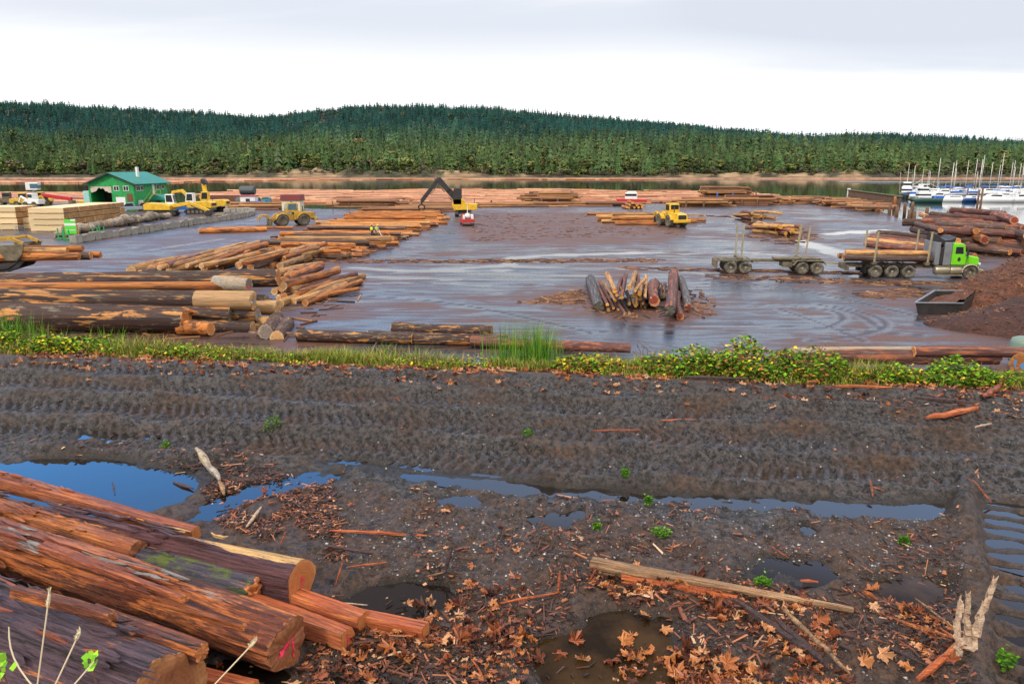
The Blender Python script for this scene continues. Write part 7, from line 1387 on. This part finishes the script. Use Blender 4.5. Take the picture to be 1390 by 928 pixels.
BIGL = [(545, 902, .24, .75), (475, 900, .2, .6), (625, 830, .2, .3), (690, 870, .24, .35), (668, 868, .2, .45), (552, 830, .17, .85), (588, 826, .17, .9), (780, 880, .2, .5), (762, 895, .2, .45), (790, 905, .18, .8), (735, 905, .2, .3), (875, 892, .22, .7), (910, 900, .26, .7), (952, 905, .24, .75), (985, 915, .24, .6), (1035, 865, .22, .8), (1040, 888, .22, .6), (900, 860, .18, .8), (880, 845, .16, .8), (1110, 850, .22, .55), (1125, 870, .2, .45), (1180, 810, .2, .65), (1185, 828, .18, .95), (1230, 828, .22, .6), (1200, 845, .18, .4), (1170, 905, .2, .8), (1195, 895, .2, .9), (1235, 915, .18, .7), (785, 738, .13, .98), (480, 688, .14, .5), (870, 790, .18, .55), (915, 795, .16, .6), (940, 805, .18, .7), (858, 870, .18, .7), (975, 840, .2, .35), (1060, 895, .2, .7), (700, 790, .17, .5), (640, 858, .2, .4), (520, 880, .2, .35), (600, 905, .18, .5), (1100, 905, .22, .5), (450, 875, .18, .3), (640, 880, .2, .25), (915, 928, .24, .65), (1020, 925, .22, .75), (830, 905, .2, .4), (1290, 905, .16, .5), (360, 672, .13, .5), (372, 690, .14, .4)]
for i, (u, v, s, tn_) in enumerate(BIGL):
    p = on_ground(u, v); bv, bf = maple(20 + i, .5); me = np_mesh('maple_leaf', np.array(bv), np.array(bf), M_leaf, False, None, dict(tint=np.full(len(bv), tn_))); o = link('maple_leaf', me); o.location = p + Vector((0, 0, .035)); o.scale = (s, s, s); o.rotation_euler = (rng.normal(0, .35) + .2, rng.normal(0, .35), rng.uniform(0, 6))
    tag(o, 'curled %s maple leaf lying on top of the wet leaf litter' % ('dark brown' if tn_ < .45 else 'bright orange' if tn_ < .75 else 'pale tan'), 'leaf', '%s maple leaves lying on top of the litter' % ('dark' if tn_ < .45 else 'orange' if tn_ < .75 else 'pale'))
# wood chips and bark bits
CZ = [([(270, 655), (450, 640), (470, 760), (560, 800), (440, 800), (430, 760), (300, 715)], .34), ([(0, 690), (420, 760), (430, 960), (0, 960)], .08), ([(430, 780), (760, 780), (1300, 800), (1320, 960), (420, 960)], .38), ([(560, 660), (1300, 700), (1300, 800), (560, 790)], .16), ([(0, 520), (1390, 560), (1390, 660), (0, 620)], .03), ([(0, 600), (120, 600), (480, 640), (300, 650)], .05), ([(1050, 520), (1390, 520), (1390, 575), (1100, 560)], .10)]
P = thin(px_scatter(CZ, 15000), 1.5, .42, 311); z = gh(P[:, 0], P[:, 1]); k = (z > RZ - .03) | (rng.uniform(0, 1, len(P)) < .06); P, z = P[k], np.maximum(z[k], RZ - .05); n = len(P)
bv = [(-.5, -.5, 0), (.5, -.3, 0), (.45, .4, .1), (-.5, .5, .05), (-.45, -.4, .5), (.5, -.25, .4), (.42, .3, .5), (-.4, .35, .5)]; bf = [(0, 3, 2, 1), (4, 5, 6, 7), (0, 1, 5, 4), (1, 2, 6, 5), (2, 3, 7, 6), (3, 0, 4, 7)]
V, Fq = scatter(bv, bf, xf(np.c_[P, z + .012], rng.uniform(0, 6.3, n), np.abs(rng.normal(0, .25, n)), rng.uniform(0, 6.3, n), np.c_[rng.gamma(1.1, .042, n) + .012, rng.gamma(2, .0055, n) + .003, rng.uniform(.005, .022, n)]))
m = NT('wood_chip'); m.set(Base_Color=m.ramp(m.attr('tint').outputs['Fac'], [(0, (.014, .008, .006)), (.55, (.055, .022, .013)), (.8, (.20, .060, .026)), (.95, (.42, .15, .06)), (1, (.60, .40, .25))]), Roughness=.55); M_chip = m.mat
o = link('wood_chips', np_mesh('wood_chips', V, Fq, M_chip, False, None, dict(tint=np.repeat(rng.uniform(0, 1, n), 8)))); tag(o, 'bark bits and wood chips strewn over the mud', 'wood chips', kind='stuff')
# stones
SZ = [([(430, 650), (1300, 690), (1320, 800), (900, 760), (620, 800), (430, 760)], .55), ([(0, 500), (1390, 540), (1390, 680), (0, 610)], .30), ([(420, 780), (1300, 800), (1320, 960), (420, 960)], .1)]
P = px_scatter(SZ, 12500); n = len(P); z = gh(P[:, 0], P[:, 1]); k = z > RZ - .06; P, z = P[k], z[k]; n = len(P)
bv = [(1, 0, 0), (.3, .95, .1), (-.8, .6, 0), (-.8, -.6, .1), (.3, -.95, 0), (0, 0, .75)]; bf = [(0, 1, 5), (1, 2, 5), (2, 3, 5), (3, 4, 5), (4, 0, 5)]
s = rng.gamma(1.6, .0032, n) + .003; V, Fq = scatter(bv, bf, xf(np.c_[P, z - .001], rng.uniform(0, 6.3, n), rng.uniform(0, .5, n), rng.uniform(0, 6.3, n), np.c_[s, s * rng.uniform(.6, 1, n), s * rng.uniform(.7, 1.2, n)]))
m = NT('stone_chip'); m.set(Base_Color=m.ramp(m.attr('tint').outputs['Fac'], [(0, (.03, .026, .025)), (.6, (.10, .09, .088)), (.88, (.24, .22, .21)), (1, (.60, .55, .50))]), Roughness=.45); M_stone = m.mat
o = link('gravel', np_mesh('gravel', V, Fq, M_stone, False, None, dict(tint=np.repeat(rng.uniform(0, 1, n) ** 1.3, 6)))); tag(o, 'small pale stones scattered over the muddy track', 'gravel', kind='stuff')
# ------------------------------------------------------------------ verge vegetation
def edge_y(x): return EDGE_A - EDGE_B * x
m = NT('verge_blade'); m.set(Base_Color=m.attr('tint').outputs['Color'], Roughness=.8, Specular_IOR_Level=.08); M_blade = m.mat
def blades(x, y, h, w, lean, cols, name=None, zoff=0):
    """curved grass blades; returns verts, tris and colour per vertex"""
    n = len(x); z = gh(x, y) - .02 + zoff; a = rng.uniform(0, 6.3, n); lx, ly = np.cos(a) * lean * h, np.sin(a) * lean * h; px, py = -np.sin(a) * w, np.cos(a) * w; B = np.c_[x, y, z]; sd = np.c_[px, py, 0 * px]
    mid = B + np.c_[lx * .3, ly * .3, h * .6]; tip = B + np.c_[lx, ly, h]; V = np.stack([B - sd, B + sd, mid + sd * .7, mid - sd * .7, tip], 1).reshape(-1, 3)
    i = np.arange(n)[:, None] * 5; T = np.concatenate([i + np.array([[0, 1, 2]]), i + np.array([[0, 2, 3]]), i + np.array([[3, 2, 4]])], 0); return V, T, np.repeat(cols, 5, 0)
N = 64000; x = rng.uniform(-13.5, 13, N); te = rng.gamma(2.0, .62, N) - .15; dens = fbm(x * .8, te * .8, 401, 4); k = (dens > .40) & (te < 4.5); x, te = x[k], te[k]; y = edge_y(x) + te; n = len(x)
pal = np.array([(.13, .18, .018), (.32, .29, .05), (.08, .15, .015), (.38, .27, .11), (.22, .25, .03), (.16, .08, .035)]); pw_r = rng.choice(6, n, p=[.26, .2, .2, .15, .14, .05]); cols = pal[pw_r] * rng.uniform(.6, 1.35, (n, 1))
V, T, C = blades(x, y, rng.uniform(.08, .30, n) * (.5 + 1.3 * vn(x * 1.1, te * 1.1, 5)) * sst(-.2, .5, te), rng.uniform(.004, .009, n), rng.uniform(.2, .9, n), cols)
o = link('verge_grass', np_mesh('verge_grass', V, T, M_blade, False, None, dict(tint=C))); tag(o, 'short green and straw coloured grass along the verge of the track', 'grass', kind='stuff')
def leafcloud(cx, cy, rx, ry, hh, n, seed, pal, sz=(.03, .06), p=None, amp=.6):
    """leaflets over a mound-shaped thicket"""
    R = np.random.default_rng(seed); a = R.uniform(0, 2 * PI, n); q = np.sqrt(R.uniform(0, 1, n)); x, y = cx + rx * q * np.cos(a), cy + ry * q * np.sin(a); hm = hh * np.sqrt(np.clip(1 - q ** 2, 0, 1)) * np.clip(.35 + amp * 2.6 * (fbm(x * 2.4, y * 2.4, seed, 3) - .25), .1, 2) + .06
    z = gh(x, y) + hm * R.uniform(.02, 1.05, n) ** .7; z = np.where(R.uniform(0, 1, n) < .04, z + R.uniform(.02, .09, n), z)
    s = R.uniform(*sz, n); bv = [(0, -.5, 0), (.42, 0, .08), (0, .6, -.03), (-.42, 0, .08)]; bf = [(0, 1, 2), (0, 2, 3)]
    V, Fq = scatter(bv, bf, xf(np.c_[x, y, z], R.uniform(0, 6.3, n), np.abs(R.normal(.35, .4, n)), R.uniform(0, 6.3, n), s)); c = np.array(pal)[R.choice(len(pal), n, p=p)] * R.uniform(.35, 1.45, (n, 1)); return V, Fq, np.repeat(c, 4, 0)
GP = [(.10, .23, .014), (.17, .32, .018), (.035, .08, .012), (.60, .46, .03), (.34, .12, .04), (.26, .20, .05)]
# low creeping leaves along the whole verge
Vs, Fs, Cs, off = [], [], [], 0
for i in range(70):
    x_ = -13 + 26 * i / 69 + rng.normal(0, .15); d = rng.gamma(1.8, .42); V, Fq, C = leafcloud(x_, edge_y(x_) + d, rng.uniform(.25, .65), rng.uniform(.2, .5), rng.uniform(.06, .30), 190, 500 + i, GP, (.025, .065), [.20, .16, .18, .13, .18, .15]); Vs.append(V); Fs.append(Fq + off); Cs.append(C); off += len(V)
o = link('creeping_weeds', np_mesh('creeping_weeds', np.concatenate(Vs), np.concatenate(Fs), M_blade, False, None, dict(tint=np.concatenate(Cs)))); tag(o, 'low green and yellow leaved weeds creeping along the verge', 'weeds', kind='stuff')
M_stem = paint('bramble_stem', (.16, .07, .035), .7)
def bush(u, v, w, hh, label, n=2600, dep=.8, p=None, seed=0, off_=0.5):
    hh *= 1.08; dep *= 1.1; n = int(n * 1.25); a = gp(u, v, RZ - .25); cx, cy = a.x, edge_y(a.x) + off_ + dep * .5; c = thing('bramble_bush', label, 'bush', (cx, cy, gh1(cx, cy))); c['group'] = 'bramble bushes on the verge'
    V, Fq, C = leafcloud(cx, cy, w, dep, hh, n, 700 + seed, GP, (.035, .095), p or [.27, .21, .20, .08, .12, .12], .8); V = V - np.array([cx, cy, gh1(cx, cy)]); link('leaves', np_mesh('bramble_leaves', V, Fq, M_blade, False, None, dict(tint=C)), c)
    b = MB(); R = random.Random(seed)
    for i in range(16):
        x0, y0 = R.uniform(-w, w) * .8, R.uniform(-dep, dep) * .7; h0 = hh * R.uniform(.8, 1.35); b.path([(x0, y0, -.1), (x0 + R.uniform(-.1, .1), y0, h0 * .7), (x0 + R.uniform(-.3, .3), y0 + R.uniform(-.1, .1), h0), (x0 + R.uniform(-.6, .6), y0 + R.uniform(-.2, .2), h0 * .75)], [.008, .007, .005, .003], 4)
    b.obj('stems', M_stem, c)
bush(905, 495, .95, .36, 'bright green bramble bush with yellow leaves left of the tall right mound', 2600, .7, seed=1)
bush(985, 490, 1.25, .46, 'largest bramble mound with fresh green and yellow leaves right of centre', 4200, .85, seed=2)
bush(1060, 498, .8, .40, 'bramble bush sloping down right of the largest mound', 2200, .7, seed=3)
bush(1170, 512, .95, .22, 'yellow flecked bramble bush before the rotten log', 2400, .7, [.28, .24, .18, .14, .06, .10], 4)
bush(1275, 514, .95, .30, 'fresh green bramble bush above the pinkish torn plank', 2600, .7, [.36, .34, .16, .06, .03, .05], 5)
bush(1370, 512, .9, .22, 'dull green bramble bush at the right edge of the verge', 2000, .7, [.2, .16, .3, .08, .06, .2], 6)
bush(800, 500, .8, .24, 'low thin bramble patch below the split orange log', 1500, .6, [.2, .2, .12, .2, .16, .12], 7)
bush(40, 455, 1.3, .40, 'leafy green bush at the left end of the verge before the dark logs', 2600, .7, [.3, .3, .18, .12, .03, .07], 8)
bush(150, 462, 1.1, .34, 'green weed bush with pale yellow flowers before the torn log', 2200, .6, [.28, .26, .14, .22, .03, .07], 9)
bush(300, 470, 1.2, .2, 'low green weed patch before the foot of the left stack', 1700, .6, [.26, .26, .14, .16, .08, .1], 10)
def tuft(u, v, hh, w, n, label, cols, off_=1.2, wd=.006, ln=.45):
    a = gp(u, v, RZ - .3); cy = edge_y(a.x) + off_; cx = (u - 695) / F * (cy * CT + 3.8 * ST); x = cx + rng.normal(0, w * .45, n); y = cy + rng.normal(0, .16, n); c = np.array(cols)[rng.choice(len(cols), n)] * rng.uniform(.65, 1.35, (n, 1))
    V, T, C = blades(x, y, hh * rng.uniform(.35, 1.05, n), rng.uniform(wd * .6, wd, n), rng.uniform(.02, ln, n), c); z0 = gh1(cx, cy); o = link('grass_tuft', np_mesh('grass_tuft', V - np.array([cx, cy, z0]), T, M_blade, False, None, dict(tint=C))); o.location = (cx, cy, z0); tag(o, label, 'grass tuft')
GT = [(.07, .24, .018), (.13, .34, .025), (.04, .13, .012), (.22, .32, .05)]
tuft(728, 470, 1.05, .55, 620, 'dense bright green tall grass tuft in the middle of the verge', GT)
tuft(686, 468, 1.05, .5, 170, 'thin sparse tall green tuft just left of the dense one', GT, ln=.3)
tuft(20, 450, .95, .6, 330, 'tall green grass tuft at the left edge before the dark logs', GT); tuft(55, 455, .75, .4, 180, 'shorter green tuft second from the left edge', GT); tuft(150, 462, .65, .6, 260, 'wide thin green tuft before the middle of the left stack', GT); tuft(97, 456, .6, .35, 120, 'small green tuft between the left tufts', GT)
tuft(575, 480, .35, .7, 260, 'low straw green tuft before the short broken dark log', [(.16, .17, .04), (.25, .2, .08)]); tuft(450, 480, .3, .8, 240, 'low yellowish tuft before the flat orange slab', [(.16, .17, .04), (.2, .2, .05)])
for i, (u, v, s) in enumerate([(370, 583, .16), (897, 733, .13), (1035, 797, .10), (880, 688, .06), (716, 603, .09), (848, 658, .06), (1226, 742, .07), (1365, 905, .1), (225, 608, .1), (810, 720, .05)]):
    p = on_ground(u, v); V, Fq, C = leafcloud(p.x, p.y, s * .8, s * .4, .03, 170, 900 + i, [(.10, .24, .015), (.06, .16, .012)], (.015, .035)); z0 = p.z; o = link('weed_sprig', np_mesh('weed_sprig', V - np.array([p.x, p.y, z0]), Fq, M_blade, False, None, dict(tint=C))); o.location = p
    tag(o, 'bright green weed in the mud ' + ['on the track above the long puddle', 'left above the half log', 'on the half log', 'below the long strip of water', 'in the middle of the ruts', 'on the rim of the long strip of water', 'left of the cross track', 'at the bottom right corner', 'behind the big puddle', 'beside the pale leaf'][i], 'weed')
# leaves on the verge edge
x = rng.uniform(-12, 12, 1700); y = edge_y(x) + rng.normal(-.1, .5, 1700); k = fbm(x * .9, y * .9, 411, 3) > .40; x, y = x[k], y[k]; n = len(x); bv, bf = maple(3, .5); s = rng.uniform(.10, .2, n)
V, Fq = scatter(bv, bf, xf(np.c_[x, y, gh(x, y) + .03], rng.uniform(0, 6.3, n), np.abs(rng.normal(0, .5, n)), rng.uniform(0, 6.3, n), s)); o = link('fallen_leaves', np_mesh('verge_leaves', V, Fq, M_leaf, False, None, dict(tint=np.repeat(rng.beta(2.2, 1.6, n), len(bv))))); tag(o, 'orange fallen leaves lying along the edge of the verge', 'fallen leaves', kind='stuff')
# dry grass stems rising in front of the near logs, bottom left
M_straw = paint('dry_straw', (.62, .50, .32), .7, (.4, .3, .18), .3)
def stalk(u0, v0, u1, v1, dist, label, head=.1, bend=0, w=.004):
    a = yp(u0, v0, dist); b_ = yp(u1, v1, dist + .1); g0 = Vector((a.x, a.y, RZ)); pts = [g0] + [a.lerp(b_, q) + Vector((bend * math.sin(q * PI), 0, 0)) for q in np.linspace(0, 1, 7)]; o_ = pts[0]; pts = [p - o_ for p in pts]
    c = MB().path(pts, [w * 1.2] + [w] * 6 + [w * .6], 5).obj('grass_stalk', M_straw); c.location = o_; tag(c, label, 'grass stalk')
    if head:
        h0, h1 = pts[-2].lerp(pts[-1], .1), pts[-1] + (pts[-1] - pts[-2]) * .2; b = MB(); R = random.Random(int(u0))
        b.path([h0, h0.lerp(h1, .3), h0.lerp(h1, .7), h1], [w, w * 2.6, w * 2.2, w * .5], 6)
        for i in range(26):
            q = h0.lerp(h1, R.uniform(0, 1)); b.path([q, q + Vector((R.uniform(-1, 1) * .012, R.uniform(-1, 1) * .012, .022))], [w * .7, w * .2], 4)
        b.obj('seed_head', M_straw, c)
stalk(50, 935, 67, 806, 3.35, 'straight dry grass stalk with a seed head, tallest at the bottom left'); stalk(72, 935, 108, 858, 3.2, 'leaning dry grass stalk with a fluffy head right of the tallest'); stalk(285, 935, 347, 869, 3.6, 'dry grass stalk slanting across the end of the split log'); stalk(48, 935, 12, 850, 3.1, 'curved dry bare stem at the left edge', 0, -.04); stalk(95, 935, 128, 897, 3.3, 'short thin dry stem beside the small green sprout', 0)
for i, (u, v, s, lab) in enumerate([(122, 896, .035, 'tiny green sprout growing by the thick purple log'), (2, 905, .07, 'yellow green leafy sprig at the very bottom left')]):
    p = yp(u, v, 3.5); V, Fq, C = leafcloud(0, 0, s, s, .02, 12, 950 + i, [(.22, .45, .03), (.14, .34, .02)], (.028, .05)); V = V - V.mean(0) + np.array([0, 0, 0]); V[:, 2] *= .15; V[:, 2] += (V[:, 1]) * .9
    o = link('sprout', np_mesh('sprout', V, Fq, M_blade, False, None, dict(tint=C))); o.location = p; tag(o, lab, 'sprout'); MB().path([(0, 0, 0), (.01, .02, -.2), (.0, .05, p.z * 0 - (p.z - RZ))], [.004, .004, .005], 5).obj('stem', M_stem, o)
